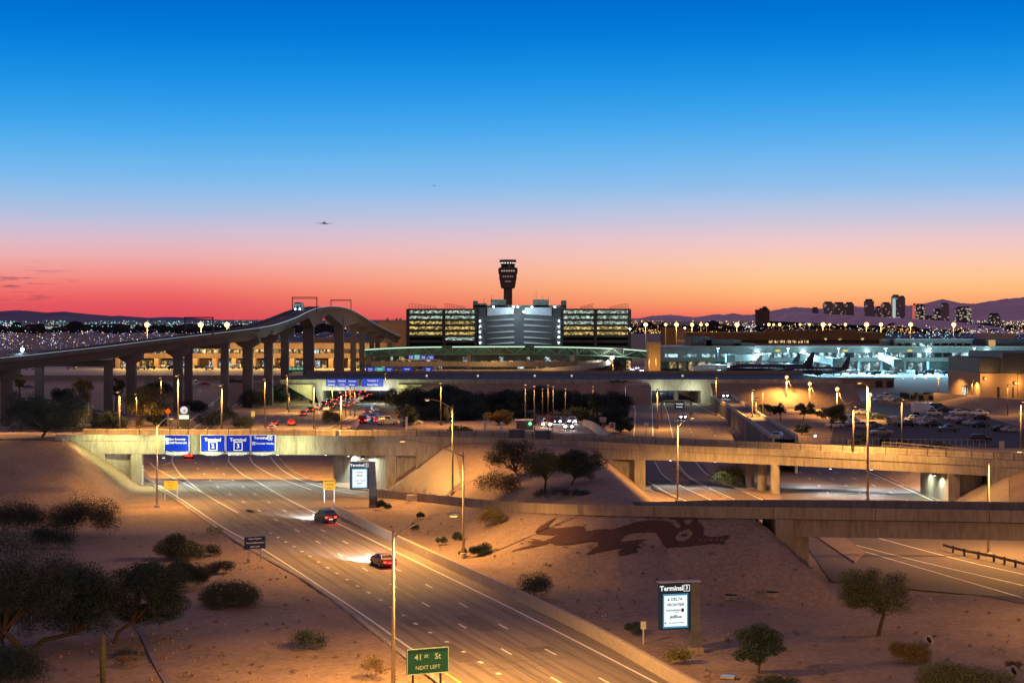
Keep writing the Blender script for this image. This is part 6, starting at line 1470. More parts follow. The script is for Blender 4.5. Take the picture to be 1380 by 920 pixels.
bush('pale green bush on the island between the ramp and the wide road', 985, 656, 48, 32, 'olive', 2300, spiky=.3)
bush('bright agave on the island beside the bridge piers', 998, 654, 24, 15, 'agave', 600, spiky=.85, name='agave', cat='agave')
tree('umbrella shaped dark tree on the left edge of the overpass', 56, 601, -8, 124, 514, 586, 'dark', 11000, lean=.6, D=286)
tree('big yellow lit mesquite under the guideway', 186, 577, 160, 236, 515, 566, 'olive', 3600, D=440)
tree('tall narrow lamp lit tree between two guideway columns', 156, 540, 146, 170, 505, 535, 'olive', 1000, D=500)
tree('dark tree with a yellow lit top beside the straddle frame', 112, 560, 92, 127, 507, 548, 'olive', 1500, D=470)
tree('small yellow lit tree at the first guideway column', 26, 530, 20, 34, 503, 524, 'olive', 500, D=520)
tree('low dark tree behind the umbrella tree', 130, 578, 88, 165, 545, 577, 'dark', 1600, D=430)
bush('shrub row beside the round emblem sign', 282, 577, 40, 26, 'dark', 1200, D=430, spiky=.3)
bush('dark shrub beneath the guideway columns right of the side road', 303, 571, 34, 24, 'dark', 900, D=445, spiky=.3)
for px, by, w, h, D_, lab in ((330, 577, 30, 16, 432, 'dark low bush by the left road just behind the overpass rail'), (205, 578, 44, 18, 440, 'dark bush left of the orange diamond sign'), (262, 556, 40, 18, 500, 'brown bush on the slope beside the side road'), (345, 552, 40, 26, 530, 'dark bush between two guideway columns near the yellow plate'), (150, 577, 40, 20, 432, 'dark bush left of the yellow lit mesquite trunk'), (64, 577, 70, 26, 432, 'dark bush row behind the umbrella tree'), (84, 545, 40, 26, 540, 'dark bush under the straddle frame'), (215, 535, 60, 22, 600, 'dark brush behind the yellow lit mesquite'), (320, 524, 40, 12, 680, 'small dark brush at the far end of the side road'), (372, 545, 36, 24, 556, 'dark bush at the foot of the tall guideway columns')):
    bush(lab, px, by, w, h, 'dark', None, D=D_, spiky=.25, z=0)
bush('dark bush between the queued traffic and the left road', 446, 571, 32, 20, 'dark', 1100, D=448, spiky=.2)
bush('dark bush on the left wing of the underpass', 405, 543, 36, 26, 'dark', 800, D=560, spiky=.2, z=0)
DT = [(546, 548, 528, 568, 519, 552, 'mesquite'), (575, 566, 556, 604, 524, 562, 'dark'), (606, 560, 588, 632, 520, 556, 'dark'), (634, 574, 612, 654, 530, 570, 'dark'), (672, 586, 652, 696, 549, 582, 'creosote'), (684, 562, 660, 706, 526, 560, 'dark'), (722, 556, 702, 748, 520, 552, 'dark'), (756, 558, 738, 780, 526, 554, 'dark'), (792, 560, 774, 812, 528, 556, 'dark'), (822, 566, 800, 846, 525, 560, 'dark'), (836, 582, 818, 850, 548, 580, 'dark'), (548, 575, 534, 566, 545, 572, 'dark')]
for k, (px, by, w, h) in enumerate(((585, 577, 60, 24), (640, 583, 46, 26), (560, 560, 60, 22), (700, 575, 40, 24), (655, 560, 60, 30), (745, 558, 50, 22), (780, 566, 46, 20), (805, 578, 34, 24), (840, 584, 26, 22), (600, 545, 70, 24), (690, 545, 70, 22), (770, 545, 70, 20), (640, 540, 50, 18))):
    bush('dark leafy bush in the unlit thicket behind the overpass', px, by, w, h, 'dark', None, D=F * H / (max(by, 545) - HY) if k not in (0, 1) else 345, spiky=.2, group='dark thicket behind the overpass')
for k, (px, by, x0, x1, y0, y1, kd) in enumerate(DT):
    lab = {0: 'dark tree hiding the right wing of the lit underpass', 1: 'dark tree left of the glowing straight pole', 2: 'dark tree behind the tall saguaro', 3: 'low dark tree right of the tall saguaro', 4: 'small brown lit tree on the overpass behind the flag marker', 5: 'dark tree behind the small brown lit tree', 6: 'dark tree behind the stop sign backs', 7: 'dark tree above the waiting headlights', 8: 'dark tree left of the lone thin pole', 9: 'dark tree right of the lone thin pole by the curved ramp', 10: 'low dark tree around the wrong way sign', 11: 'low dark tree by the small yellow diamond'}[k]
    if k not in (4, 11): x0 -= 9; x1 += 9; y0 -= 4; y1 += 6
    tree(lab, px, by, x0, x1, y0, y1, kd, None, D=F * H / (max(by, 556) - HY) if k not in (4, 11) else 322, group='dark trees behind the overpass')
tree('dark round tree before the white lit road under the footbridge', 829, 513, 816, 842, 484, 508, 'dark', 900, D=760, z=0)
tree('dark bushy tree at the left end of the teal concourse', 902, 510, 886, 925, 494, 508, 'dark', 900, D=790, z=0)
tree('yellow lit bush tree at the top of the curved ramp', 833, 520, 822, 846, 511, 520, 'olive', 700, D=556, z=6.6, trunk=False)
RT = [(1120, 580, 1096, 1148, 542, 572, 'mesquite', 'largest tree left of the parked white van'), (1083, 566, 1068, 1102, 540, 560, 'mesquite', 'tree below the middle cable lamp'), (1052, 566, 1040, 1062, 542, 560, 'dark', 'thin dark tree on the slope below the first cable lamp'), (1080, 585, 1070, 1094, 570, 586, 'dark', 'small round tree on the sand right of the rising road'), (1038, 560, 1022, 1052, 540, 556, 'dark', 'dark tree between the rising road and the first cable lamp'), (1168, 606, 1150, 1172, 580, 600, 'dark', 'dark tree behind the tall pole at the car park fence'), (985, 524, 975, 998, 514, 524, 'dark', 'tiny dark tree beside the taxiway bridge end')]
for px, by, x0, x1, y0, y1, kd, lab in RT: tree(lab, px, by, x0, x1, y0, y1, kd, None, D=F * H / (by - HY), group='trees by the car park')
for px, by, w, h, lab in ((1192, 600, 26, 12, 'dark bush at the fence below the beige pickup'), (1215, 600, 30, 8, 'low bush at the fence right of the dark bush'), (1258, 603, 50, 8, 'low dark hedge along the car park fence'), (1150, 600, 20, 12, 'dark bush behind the blank boards')): bush(lab, px, by, w, h, 'dark', 500, D=F * H / (by - HY), spiky=.3)
# stones and dry weeds scattered over the near sand
mb = MB(); rs_ = random.Random(11)
for _ in range(4200):
    px, py = rs_.uniform(0, 1380), 690 + 235 * rs_.random()
    p = hit(px, py)
    if inside(ROAD1, p.x, p.y) or inside(ROAD3, p.x, p.y) or mnoise.noise(Vector((p.x * .11, p.y * .11, 4))) < rs_.uniform(-.1, .45): continue
    r_ = rs_.choice((.05, .06, .07, .09, .12)) * rs_.uniform(.7, 1.5); a = [rs_.uniform(.6, 1.3) for _ in range(6)]
    mb.add([(p.x - r_ * a[0], p.y, p.z), (p.x, p.y - r_ * a[1], p.z - .02), (p.x + r_ * a[2], p.y, p.z), (p.x, p.y + r_ * a[3], p.z), (p.x + r_ * .1, p.y, p.z + r_ * a[4])], [(0, 1, 4), (1, 2, 4), (2, 3, 4), (3, 0, 4)])
o = mb.build('stones', M('stone', (.30, .21, .15), .95, island=.6)); o['kind'] = 'stuff'
cl_ = []
for _ in range(240):
    p = hit(rs_.uniform(0, 1380), 700 + 220 * rs_.random())
    if not (inside(ROAD1, p.x, p.y) or inside(ROAD3, p.x, p.y)): q = rs_.uniform(.12, .38); cl_.append(((p.x, p.y, p.z + q * .35), q, q * .5, 1))
m_ = MB()
for c in cl_:
    w_ = leaves([((0, 0, c[2] * .6), c[1], c[2], 1)], 16, .12, .3, .5, .7, rs_.randrange(9999)); m_.add([(x + c[0][0], y + c[0][1], z + c[0][2] - c[1] * .35) for x, y, z in w_.v], w_.f)
o = m_.build('dry_weeds', LEAF['dry']); o['kind'] = 'stuff'
# saguaros
def saguaro(label, px, base, top, arms, D=None, kind='cactus'):
    b = place(px, base, D); s = b.y / F; h = H - (top - HY) * s - b.z; r = h * .055
    m = M('cactus_skin', (.12, .12, .05), .8, scale=2, var=.3); t = thing('saguaro', label, 'cactus', b)
    mb = MB(); mb.tube([(0, 0, -.2), (0, 0, h * .5), (0, 0, h * .94), (0, 0, h)], [r * .9, r * 1.1, r * .9, r * .3], 10); mb.build('stem', m, t, smooth=True)
    for sx, z0, z1 in arms:
        mb = MB(); mb.tube([(0, 0, h * z0), (sx * r * 2.4, 0, h * (z0 + .03)), (sx * r * 3.2, 0, h * (z0 + .12)), (sx * r * 3.2, 0, h * z1), (sx * r * 3.2, 0, h * (z1 + .03))], [r * .6, r * .65, r * .7, r * .6, r * .2], 8); mb.build('arm', m, t, smooth=True)
saguaro('tall saguaro with many arms lit orange at the overpass junction', 603, 577, 545, [(1, .35, .75), (-1, .3, .8), (.6, .2, .55), (-.55, .45, .9), (1.6, .3, .6)], D=330)
saguaro('small single column cactus on the dark sand at lower left', 138.5, 926, 853, [])

# ================================================================ VEHICLES
CARM = {}
def paint(c):
    cols = {'white': (.72, .72, .70), 'silver': (.42, .42, .42), 'black': (.014, .014, .016), 'red': (.30, .015, .015), 'grey': (.12, .12, .125), 'beige': (.40, .33, .24), 'navy': (.02, .03, .07), 'maroon': (.12, .015, .02), 'green': (.03, .22, .06)}
    return M('paint_' + c, cols[c], .28, .1, spec=.5)
PROF = {  # (y, half width, z floor, z shoulder, z top, half width at top)
 'sedan': [(-2.3, .70, .42, .80, .82, .6), (-2.2, .86, .28, .95, .98, .72), (-1.6, .9, .22, .98, 1.04, .74), (-1.0, .9, .2, .97, 1.40, .60), (-.2, .91, .2, .96, 1.46, .62), (.5, .91, .2, .95, 1.38, .60), (1.15, .9, .2, .94, .98, .72), (2.0, .86, .22, .82, .85, .7), (2.28, .7, .32, .66, .68, .55)],
 'suv': [(-2.3, .78, .45, 1.0, 1.05, .7), (-2.22, .92, .32, 1.08, 1.5, .7), (-1.9, .94, .28, 1.08, 1.72, .70), (-.6, .95, .26, 1.06, 1.78, .72), (.35, .95, .26, 1.05, 1.70, .7), (1.0, .94, .26, 1.04, 1.12, .8), (2.05, .9, .28, .98, 1.02, .76), (2.32, .76, .36, .8, .82, .6)],
 'pickup': [(-2.75, .9, .5, 1.05, 1.06, .86), (-2.7, .95, .42, 1.08, 1.10, .9), (-.85, .96, .36, 1.08, 1.10, .9), (-.7, .96, .36, 1.08, 1.70, .72), (.3, .96, .36, 1.07, 1.80, .74), (.8, .96, .36, 1.06, 1.72, .72), (1.45, .95, .36, 1.06, 1.12, .82), (2.45, .92, .38, 1.02, 1.06, .8), (2.75, .8, .45, .85, .88, .66)],
 'van': [(-2.6, .9, .4, 1.1, 2.0, .8), (-2.5, .97, .3, 1.12, 2.12, .84), (0, .98, .28, 1.1, 2.16, .84), (1.2, .97, .28, 1.08, 2.02, .8), (1.9, .95, .3, 1.06, 1.15, .84), (2.5, .88, .34, .95, .98, .74), (2.62, .74, .4, .8, .84, .6)]}
GLZ = {'sedan': (3, 5, 2, 6), 'suv': (2, 4, 1, 5), 'pickup': (3, 5, 2, 6), 'van': (3, 3, 0, 4)}
def car_meshes(kind, col, lit):
    key = (kind, col, lit)
    if key in CARM: return CARM[key]
    P = PROF[kind]; mb = MB(); m = 8
    for y, w, zf, zs, zt_, wt in P:
        mb.v += [(-w * .94, y, zf), (w * .94, y, zf), (w, y, (zf + zs) * .5), (w * .97, y, zs), (wt, y, zt_), (-wt, y, zt_), (-w * .97, y, zs), (-w, y, (zf + zs) * .5)]
    for i in range(len(P) - 1):
        for k in range(m): mb.f.append((i * m + k, i * m + (k + 1) % m, (i + 1) * m + (k + 1) % m, (i + 1) * m + k))
    mb.f.append(tuple(reversed(range(m)))); mb.f.append(tuple((len(P) - 1) * m + k for k in range(m)))
    body = mb.mesh('body', paint(col)); parts = [('body', body)]
    # glass: windscreen, rear window, side windows
    a, b, r0, f1 = GLZ[kind]
    def pan(i, j, f0=.12, f1_=.88, lift=.012):
        y0, w0, _, zs0, z0, t0 = P[i]; y1, w1, _, zs1, z1, t1 = P[j]; q = MB()
        A0 = Vector((t0 * .9, y0, z0)); B0 = Vector((t1 * .9, y1, z1)); p0, p1 = A0.lerp(B0, f0), A0.lerp(B0, f1_)
        n = Vector((0, -(p1.z - p0.z), p1.y - p0.y)).normalized() * lift
        if n.z < 0: n = -n
        vs = [Vector((-p0.x, p0.y, p0.z)) + n, p0 + n, p1 + n, Vector((-p1.x, p1.y, p1.z)) + n]
        return q.add(vs, [(0, 1, 2, 3)])
    if kind != 'van' : parts.append(('rear_window', pan(r0, r0 + 1).mesh('rear_window', GLASS)))
    parts.append(('windscreen', pan(f1 - 1, f1).mesh('windscreen', GLASS)))
    for s in (-1, 1):
        q = MB(); pts = []
        rng_ = range(a, b + 1) if kind != 'van' else range(2, 4)
        rr = list(rng_)
        lo = [(P[i][1] * .97, P[i][0], P[i][3], P[i][5], P[i][4]) for i in rr]
        for (w0, y, zs, wt, zt_) in lo:
            for f in (.14, .86): q.v.append((s * (lerp(w0, wt, f) + .012), y, lerp(zs, zt_, f)))
        for i in range(len(rr) - 1): q.f.append((2 * i, 2 * i + 2, 2 * i + 3, 2 * i + 1))
        if len(rr) > 1: parts.append(('side_window', q.mesh('side_window', GLASS)))
    L0, L1 = P[0][0], P[-1][0]
    for s in (-1, 1):
        for y in (L0 + .95, L1 - .95):
            q = MB(); q.lathe((0, 0, 0), [(.2, -.12), (.35, -.11), (.35, .11), (.2, .12)], 14); q.xform(Matrix.Translation((s * (P[3][1] - .1), y, .35)) @ Matrix.Rotation(R(90), 4, 'Y')); parts.append(('wheel', q.mesh('wheel', BLACK)))
            q = MB(); q.lathe((0, 0, 0), [(.19, -.13), (.19, .13)], 10); q.xform(Matrix.Translation((s * (P[3][1] - .095), y, .35)) @ Matrix.Rotation(R(90), 4, 'Y')); parts.append(('rim', q.mesh('rim', METAL)))
        zf = lerp(P[-2][2], P[-2][3], .7); zr = lerp(P[0][2], P[0][3], .78)
        on = GLOW('headlight_on', (1, .97, .9), 30); off = M('headlight_off', (.6, .6, .6), .2)
        ron = GLOW('taillight_on', (1, .03, .02), 9); roff = M('taillight_off', (.25, .01, .01), .3)
        q = MB(); q.ball((s * P[-1][1] * .82, L1 - .10, zf - .02), .24 if 'h' in lit else .17, 6, (1.1, .7, .7)); parts.append(('headlight', q.mesh('headlight', on if 'h' in lit else off)))
        q = MB(); q.box(s * P[0][1] * .82 - .15, s * P[0][1] * .82 + .15, L0 - .03, L0 + .2, zr - .1, zr + .08); parts.append(('taillight', q.mesh('taillight', ron if 't' in lit else roff)))
        q = MB(); q.box(s * (P[3][1] + .08) - .09, s * (P[3][1] + .08) + .09, P[GLZ[kind][3] - 1][0] + .1, P[GLZ[kind][3] - 1][0] + .28, P[4 if kind != 'van' else 2][3], P[4 if kind != 'van' else 2][3] + .16); parts.append(('mirror', q.mesh('mirror', paint(col))))
    q = MB(); q.box(-.25, .25, L0 - .045, L0 - .005, .55, .67); parts.append(('number_plate', q.mesh('number_plate', SWHITE)))
    CARM[key] = parts; return parts
def car(label, kind, col, loc, rz, lit='', group=None, beam=0, parts=True):
    t = thing('parked_car' if not lit else 'car', label, {'sedan': 'car', 'suv': 'car', 'pickup': 'pickup truck', 'van': 'van'}[kind], loc, rz, group)
    ps = car_meshes(kind, col, lit)
    for n, me in ps:
        o = bpy.data.objects.new(n, me); COL.objects.link(o); o.parent = t
    if beam:
        for s in (-.6, .6): light('SPOT', (s, PROF[kind][-1][0] + .1, .7), beam, (.92, .95, 1), t, (R(85), 0, 0), .1, 64, .8)
    if 't' in lit and beam >= 0: light('POINT', (0, PROF[kind][0][0] - .5, .8), 60, (1, .04, .03), t, size=.3)
    return t
# two cars on the wide road
def on_road(px, py): return G(px, py, .03)
car('dark car with red tail lights driving away nearer the overpass', 'suv', 'black', on_road(438, 703), R(26), 'ht', None, 14000)
car('red and silver car driving away ahead of the nearest lamp', 'sedan', 'maroon', on_road(516, 762), R(24), 'ht', None, 19000)
car('red lit car half hidden under the terminal signs', 'sedan', 'red', on_road(255, 617), R(8), 't', None, 0)
LOT = [('sedan', 'white', 1162.6, 557.6, -84, 'white sedan between the tall pole and the trees, back row'), ('suv', 'black', 1184, 565, -78, 'black wagon right behind the tall bright pole'), ('van', 'white', 1145, 569, -95, 'white van beside the largest tree of the car park'), ('sedan', 'silver', 1152, 574, -85, 'silver car below the white van'), ('suv', 'silver', 1162, 577, -80, 'silver wagon overlapping the silver car'), ('sedan', 'grey', 1176, 575, -80, 'grey car half hidden by the tall pole'),
       ('pickup', 'beige', 1188.5, 586, -84, 'beige pickup alone in the front row by the tall pole'), ('van', 'beige', 1208, 572, -60, 'beige van seen from behind next to a black pickup'), ('pickup', 'black', 1222, 575, -80, 'black pickup in front of the beige van'), ('pickup', 'white', 1231, 567.5, -55, 'white pickup seen from behind in the middle of the lot'), ('sedan', 'white', 1246, 572.5, -72, 'white car right of the white pickup seen from behind'), ('sedan', 'silver', 1251, 567, -82, 'silver car just behind the white car in the middle'), ('sedan', 'black', 1257, 574.5, -72, 'dark car with a pale bonnet left of the grey pickup'), ('pickup', 'grey', 1278, 581, -84, 'grey pickup standing forward in the middle of the lot'),
       ('suv', 'white', 1258, 559.5, -86, 'white wagon against the side of the box truck'), ('van', 'black', 1263, 552, -80, 'dark van behind the box truck'), ('sedan', 'black', 1273, 555, -80, 'black car right of the white wagon at the box truck'), ('pickup', 'white', 1292, 559, 85, 'white pickup side on right of the black car'), ('sedan', 'white', 1284, 566, -82, 'white sedan alone below the white pickup'), ('sedan', 'black', 1298.5, 571, -70, 'black car right of the lone white sedan'), ('pickup', 'white', 1319, 560, -86, 'white pickup at the back near the lit bank'), ('sedan', 'black', 1322, 565.5, -84, 'black sedan in front of the white pickup near the lit bank'), ('sedan', 'silver', 1308.5, 572.5, -66, 'silver sedan wedged between two black cars'), ('sedan', 'black', 1321, 575.5, -80, 'black sedan in front of the wedged silver sedan'), ('sedan', 'black', 1349, 581, -76, 'black car in the pair at the right end'), ('sedan', 'silver', 1361, 582, -82, 'silver car in the pair at the right end'), ('suv', 'black', 1322, 595, -84, 'nearest black car with pale windows by the overpass'),
       ('pickup', 'white', 1193, 536, -84, 'small far white pickup by the back wall'), ('sedan', 'white', 1199, 541, -84, 'small far white car left of the dark carts'), ('sedan', 'grey', 1212, 541, -84, 'small far grey car at the dark carts'), ('sedan', 'silver', 1186, 541, -84, 'small far silver car at the left of the back wall'), ('suv', 'white', 1130, 566, -84, 'white wagon partly behind the largest tree'), ('sedan', 'white', 1125, 576, -84, 'white car under the crown of the largest tree')]
for kind, col, px, py, rz, lab in LOT: car(lab, kind, col, G(px, py, 0), R(rz + rng.uniform(-3, 3)), '', 'cars in the gravel car park')
for k, (kd, cl, px, py, lab) in enumerate((('sedan', 'white', 92, 560, 'white sedan in the back row of the small lot under the left trees'), ('suv', 'black', 104, 561, 'black wagon in the back row of the small lot under the left trees'), ('sedan', 'red', 126, 561, 'red car in the back row of the small lot under the left trees'), ('pickup', 'silver', 136, 570, 'silver pickup beside the guideway column in the small lot'), ('sedan', 'white', 152, 571, 'white car right of the guideway column in the small lot'), ('van', 'white', 86, 572, 'white van at the left end of the small lot'), ('sedan', 'silver', 60, 540, 'far silver car between the first guideway columns'), ('suv', 'white', 45, 541, 'far white wagon between the first guideway columns'), ('sedan', 'red', 276, 519, 'far red car on the side road left of the white car'), ('van', 'white', 262, 519, 'far white van on the side road'), ('sedan', 'silver', 346, 519, 'far silver car right of the red lit car on the side road'))):
    car(lab, kd, cl, G(px, py, 0), R(-84 + rng.uniform(-6, 6)), '', 'cars parked under the guideway')
sheet('small_lot', pix([(70, 582), (84, 553), (165, 553), (172, 580)]), .02, MATS['car_park_surface'])
# box truck
p = G(1245, 559, 0); t = thing('box_truck', 'white box truck standing in the middle of the car park', 'truck', p, R(-84))
mb = MB(); mb.box(-1.2, 1.2, -3.4, 1.4, .85, 3.6); mb.build('cargo_box', WHITE, t)
mb = MB(); mb.v = []; mb.plate([(-1, .5), (1, .5), (1.05, 1.5), (.85, 2.5), (-.85, 2.5), (-1.05, 1.5)], 1.45, 2.7); mb.box(-1, 1, 2.7, 3.5, .5, 1.5); mb.build('cab', WHITE, t)
mb = MB(); mb.box(-.8, .8, 2.70, 2.74, 1.55, 2.35); mb.build('windscreen', GLASS, t)
for s in (-1, 1):
    mb = MB(); mb.box(s * 1.06 - .01, s * 1.06 + .01, 1.6, 2.5, 1.5, 2.2); mb.build('side_window', GLASS, t)
    for y in (-2.2, 2.7): mb = MB(); mb.lathe((0, 0, 0), [(.3, -.16), (.48, -.15), (.48, .15), (.3, .16)], 14); mb.xform(Matrix.Translation((s * 1.0, y, .48)) @ Matrix.Rotation(R(90), 4, 'Y')); mb.build('wheel', BLACK, t)
    mb = MB(); mb.box(s * .75 - .15, s * .75 + .15, 3.5, 3.53, .9, 1.15); mb.build('headlight', WHITE, t)
# row of dark carts
for k in range(9):
    p = G(1219 + k * 5 + rng.uniform(-1, 1), 537.5 + (k % 3) * 1.6, 0); t = thing('baggage_cart', ORD[k] + ' dark covered cart in the jumble along the back of the car park', 'cart', p, rng.uniform(-.5, .5), 'dark carts at the back of the car park')
    mb = MB(); mb.box(-.9, .9, -1.3, 1.3, .45, .6); mb.build('bed', DARKM, t); mb = MB(); mb.plate([(-.9, .6), (.9, .6), (.9, 1.9), (.6, 2.3), (-.6, 2.3), (-.9, 1.9)], -1.3, 1.3); mb.build('cover', M('cart_cover', (.03, .032, .035), .8), t)
    for sx in (-.8, .8):
        for sy in (-.9, .9): mb = MB(); mb.lathe((0, 0, 0), [(.12, -.08), (.24, -.07), (.24, .07), (.12, .08)], 8); mb.xform(Matrix.Translation((sx, sy, .24)) @ Matrix.Rotation(R(90), 4, 'Y')); mb.build('wheel', BLACK, t)
# queue towards the terminals
cols = ['white', 'silver', 'black', 'grey', 'red', 'white', 'black', 'silver', 'navy']; kinds = ['sedan', 'suv', 'sedan', 'sedan', 'van', 'suv', 'pickup']
for ln, (xl, nm) in enumerate(((-59.4, 'left'), (-55.4, 'middle'), (-51.4, 'right'))):
    for k in range(10 if ln < 2 else 6):
        D = 488 + k * 17 + rng.uniform(-3, 3) + ln * 20; kd = rng.choice(kinds); cl = rng.choice(cols)
        car(f'{cl} red lit {"car" if kd in ("sedan", "suv") else kd}, {ORD[k]} from the overpass in the {nm} queue lane', kd, cl, (xl + (D - 488) * .004, D, .03), R(rng.uniform(-2, 2)), 't', 'cars queueing below the small blue signs', -1)
for kd, cl, px, py, rz, lit, z, lab in (('sedan', 'maroon', 370, 573, 4, 't', 0, 'red lit car on the left road before the queue, left of two'), ('suv', 'red', 393, 573, 4, 't', 0, 'red lit car on the left road before the queue, right of two'), ('sedan', 'silver', 366, 580, 4, 't', 0, 'pale car just behind the overpass rail on the left road'),
     ('suv', 'red', 491, 571, -6, 't', 7, 'white and red car waiting at the junction, leftmost'), ('sedan', 'white', 504, 566, -6, 't', 6.6, 'white car beyond the leftmost waiting car'), ('van', 'silver', 497, 559, -4, 't', 5, 'bright red lit van further down the junction ramp'), ('suv', 'silver', 521, 572, -60, 't', 7.2, 'silver car turning side on at the junction'), ('sedan', 'silver', 554, 573, -80, 't', 7.4, 'silver car leaving right with red tail streak by the dark trees'),
     ('suv', 'white', 737.5, 576, 176, 'h', 7.0, 'headlights of the left car waiting at the junction'), ('sedan', 'silver', 767, 578, 176, 'h', 7.0, 'headlights of the nearest car waiting at the junction'), ('sedan', 'grey', 751, 571, 178, 'h', 6.9, 'headlights of the car between the two nearest waiting cars'), ('sedan', 'white', 771, 571, 178, 'h', 6.9, 'headlights behind the nearest waiting car'),
     ('sedan', 'white', 921, 564, 172, 'h', 0, 'oncoming car with bright headlights under the dark gantry'), ('suv', 'silver', 888.5, 528, 176, 'h', 0, 'oncoming car coming out of the right underpass'), ('suv', 'white', 978.5, 536, 168, 'h', 2.9, 'oncoming car on the rising retained road'), ('sedan', 'silver', 1047, 592, 160, '', 6.1, 'silver car at the top of the retained road by the fence'),
     ('sedan', 'white', 313, 520, 60, '', 0, 'white car on the side road between the guideway columns'), ('sedan', 'red', 322, 523, -20, 't', 0, 'red lit car beside the white car on the side road'), ('van', 'white', 110, 568, -80, '', 0, 'white van in the small lot under the left trees'), ('sedan', 'silver', 118, 575, -70, '', 0, 'silver car in the small lot under the left trees'), ('sedan', 'grey', 38, 523, -70, '', 0, 'grey car by the first guideway column')):
    car(lab, kd, cl, G(px, py, z), R(rz), lit, None, 420 if 'h' in lit else -1)
# traffic on the terminal roads
for k in range(12):
    px = 596 + k * 4.2; c = E1[int(len(E1) * (.28 + k * .016))]
    car(f'tiny red lit car, {ORD[k]} in the row on the elevated roadway under the footbridge', 'sedan', rng.choice(cols), (c.x, c.y + 2.5 + (k % 2) * 3.2, c.z + .02), R(-90), 't', 'cars on the elevated roadway', -1)
for k in range(14):
    D = 640 + k * 22; X_ = lerp(88, 71, k / 13) * D / 900 + (k % 2) * 4 - 8
    car(f'{ORD[k]} oncoming car with white lights on the terminal exit road right of the round tree', 'sedan', rng.choice(cols), (X_, D + 15, .05 if D > 636 else 7.15), R(176), 'h', 'cars on the terminal exit road', 0)
# green bus
p = G(402, 502, 0); t = thing('airport_bus', 'green lit bus on the apron beside the tall guideway column', 'bus', p, R(-75)); mb = MB(); mb.box(-1.3, 1.3, -6, 6, .4, 3.1); mb.build('body', paint('green'), t)
for s in (-1, 1):
    for k in range(5): mb = MB(); mb.box(s * 1.31 - .01, s * 1.31 + .01, -5.5 + k * 2.2, -3.7 + k * 2.2, 1.5, 2.6); mb.build('window', GLOW('bus_window_glow', (.3, .9, .5), .5), t)
    for y in (-4, 4): mb = MB(); mb.lathe((0, 0, 0), [(.3, -.16), (.5, -.15), (.5, .15), (.3, .16)], 12); mb.xform(Matrix.Translation((s * 1.2, y, .5)) @ Matrix.Rotation(R(90), 4, 'Y')); mb.build('wheel', BLACK, t)
for s in (-.9, .9): mb = MB(); mb.ball((s, 6.05, .9), .22, 6); mb.build('headlight', MATS['headlight_on'], t)
# baggage tugs and service vans on both aprons
def apron_truck(label, x, D, rz, col, grp):
    t = thing('apron_truck', label, 'service vehicle', (x, D, .03), rz, grp)
    mb = MB(); mb.box(-1, 1, -2.6, .8, .5, rng.uniform(1.2, 2.6)); mb.build('load_bed', M('truck_' + col, {'w': (.5, .5, .5), 'd': (.04, .04, .045), 'b': (.05, .09, .16)}[col], .6), t)
    mb = MB(); mb.plate([(-.95, .4), (.95, .4), (.95, 1.3), (.8, 2.0), (-.8, 2.0), (-.95, 1.3)], .9, 2.4); mb.build('cab', MATS['truck_' + col], t)
    for s in (-.9, .9):
        for y in (-1.8, 1.6): mb = MB(); mb.lathe((0, 0, 0), [(.2, -.12), (.38, -.11), (.38, .11), (.2, .12)], 8); mb.xform(Matrix.Translation((s, y, .38)) @ Matrix.Rotation(R(90), 4, 'Y')); mb.build('wheel', BLACK, t)
for k, x in enumerate((40, 96, 168, 190, 203, 221, 232, 246, 268, 282, 303, 318, 341, 352, 372, 392)):
    D = 930 + (k % 3) * 9; apron_truck(ORD[k] + ' service truck along the west concourse, counting from the far left', (x - 690) / F * D, D, R(90 + rng.uniform(-30, 30)), rng.choice('wdd'), 'service trucks at the west concourse')
for k, x in enumerate((1012, 1044, 1070, 1128, 1150, 1172, 1180, 1196, 1226, 1240, 1252, 1262, 1275, 1290, 1304, 1318)):
    D = 838 + (k % 3) * 9; apron_truck(ORD[k] + ' service truck along the teal concourse, counting from the footbridge end', (x - 690) / F * D, D, R(90 + rng.uniform(-30, 30)), rng.choice('wdbb'), 'service trucks at the teal concourse')

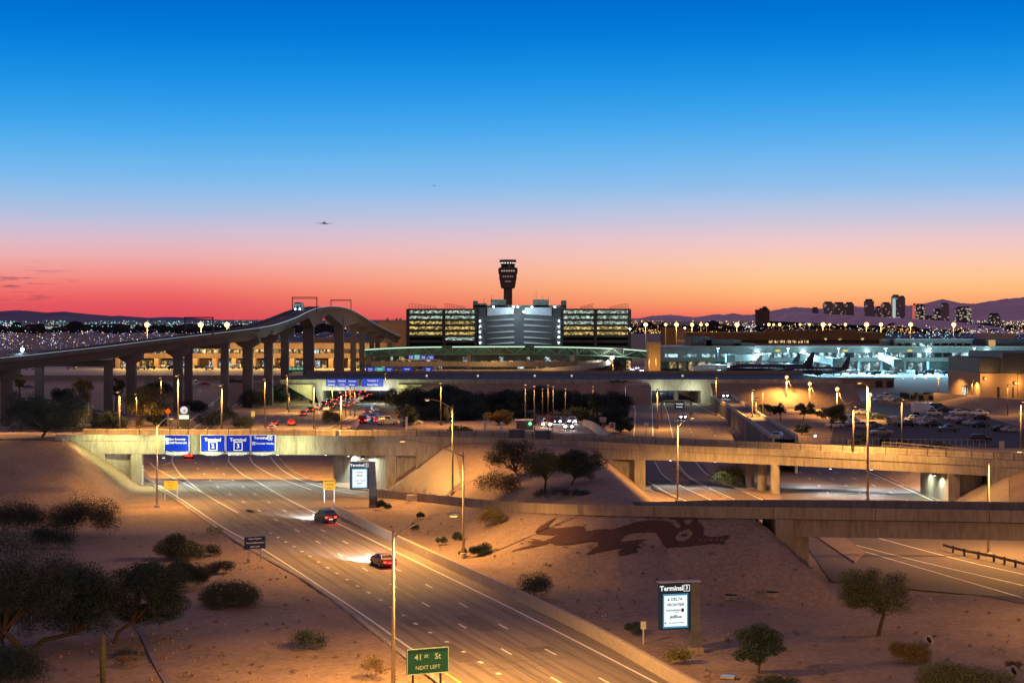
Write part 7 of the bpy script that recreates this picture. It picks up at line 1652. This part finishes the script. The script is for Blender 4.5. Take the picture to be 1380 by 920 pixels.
# ================================================================ AIRCRAFT
def airliner(label, loc, rz, col, length=37., winglit=True, pitch=0, small=False, tail=None):
    t = thing('airliner', label, 'airplane', loc, rz); t.rotation_euler = (pitch, 0, rz); r = length * .052; L_ = length; z0 = r * 1.75
    body = M('plane_' + col, {'navy': (.012, .02, .05), 'pale': (.42, .52, .58), 'dark': (.02, .025, .035)}[col], .35, spec=.5); tc_ = body if not tail else M('plane_' + tail, {'navy': (.012, .02, .05), 'dark': (.02, .025, .035)}[tail], .35)
    st_ = [(-L_ / 2, .1, .55), (-L_ * .46, .35, .5), (-L_ * .32, .8, .2), (-L_ * .18, 1, 0), (L_ * .36, 1, 0), (L_ * .44, .8, -.08), (L_ * .485, .45, -.2), (L_ * .5, .08, -.3)]
    mb = MB(); mb.tube([(0, y, z0 + dz * r) for y, q, dz in st_], [r * q for y, q, dz in st_], 14); mb.build('fuselage', body, t, smooth=True)
    for s in (-1, 1):
        mb = MB(); V = [(s * r * .7, L_ * .10), (s * L_ * .46, -L_ * .11), (s * L_ * .46, -L_ * .15), (s * r * .7, -L_ * .09)]; mb.prism(V, z0 - r * .45, z0 - r * .25); mb.v = [(x, y, z + abs(x) * .09) for x, y, z in mb.v]; mb.build('wing', body, t)
        mb = MB(); V = [(s * r * .3, -L_ * .40), (s * L_ * .17, -L_ * .465), (s * L_ * .17, -L_ * .49), (s * r * .3, -L_ * .475)]; mb.prism(V, z0 + r * .35, z0 + r * .45); mb.build('tailplane', tc_, t)
        mb = MB(); mb.tube([(s * L_ * .16, L_ * .09, z0 - r * .75), (s * L_ * .16, L_ * .03, z0 - r * .75), (s * L_ * .16, -L_ * .03, z0 - r * .7)], [r * .42, r * .5, r * .3], 10); mb.build('engine', body, t)
        if winglit:
            mb = MB(); mb.box(s * (r + .01) - .03, s * (r + .01) + .03, -L_ * .22, L_ * .36, z0 + .25, z0 + .6); mb.build('window_row', GLOWN('cabin_glow', (.7, .85, 1), .7, .9, .46), t)
    mb = MB(); P = [(-L_ * .36, z0 + r * .8), (-L_ * .465, z0 + r * 3.6), (-L_ * .505, z0 + r * 3.6), (-L_ * .475, z0 + r * .5)]; o = len(mb.v); mb.prism(P, -.18, .18); mb.v = [(z, x, y) for x, y, z in mb.v]; mb.build('tail_fin', tc_, t)
    if not small:
        for x, y in ((0, L_ * .38), (-r, -L_ * .04), (r, -L_ * .04)): mb = MB(); mb.tube([(x, y, 0), (x, y, z0 - r * .5)], .22, 6); mb.build('landing_gear', DARKM, t)
    return t
airliner('pale airliner with lit windows at the left end of the parked row', ((980 - 690) / F * 838, 838, .03), R(64), 'pale', 36)
airliner('long dark navy airliner seen side on in front of the pale airliner', ((1038 - 690) / F * 818, 818, .03), R(84), 'navy', 42)
airliner('dark airliner behind the navy one, only its fin showing clearly', ((1030 - 690) / F * 862, 862, .03), R(86), 'dark', 36)
airliner('navy airliner whose dark fin stands before the short bright jet bridge', ((1100 - 690) / F * 815, 815, .03), R(100), 'dark', 34)
airliner('dark airliner whose fin rises by the dark topped building', ((1336 - 690) / F * 835, 835, .03), R(-84), 'dark', 36)
airliner('small airliner low in the red sky left of the control tower', tuple(A(437, 303, 4300)), R(14), 'dark', 44, False, R(9), True)
airliner('tiny airliner high in the blue sky above the garage', tuple(A(585, 251, 8600)), R(5), 'dark', 37, False, R(5), True)
# lights along the edge of the apron in the dark strip
for k in range(16):
    x = 1062 + k * 15.5; p = A(x, 508 + (k % 3), 780); p.z = .5; mb = MB(); mb.ball((p.x, p.y, .5), .34, 5); o = mb.build('taxiway_light', GLOW('taxi_red', (1, .16, .12), 3)); tag(o, 'small red ground light, ' + ORD[k] + ' in the row below the parked airliners', 'ground light', 'red lights along the apron edge')
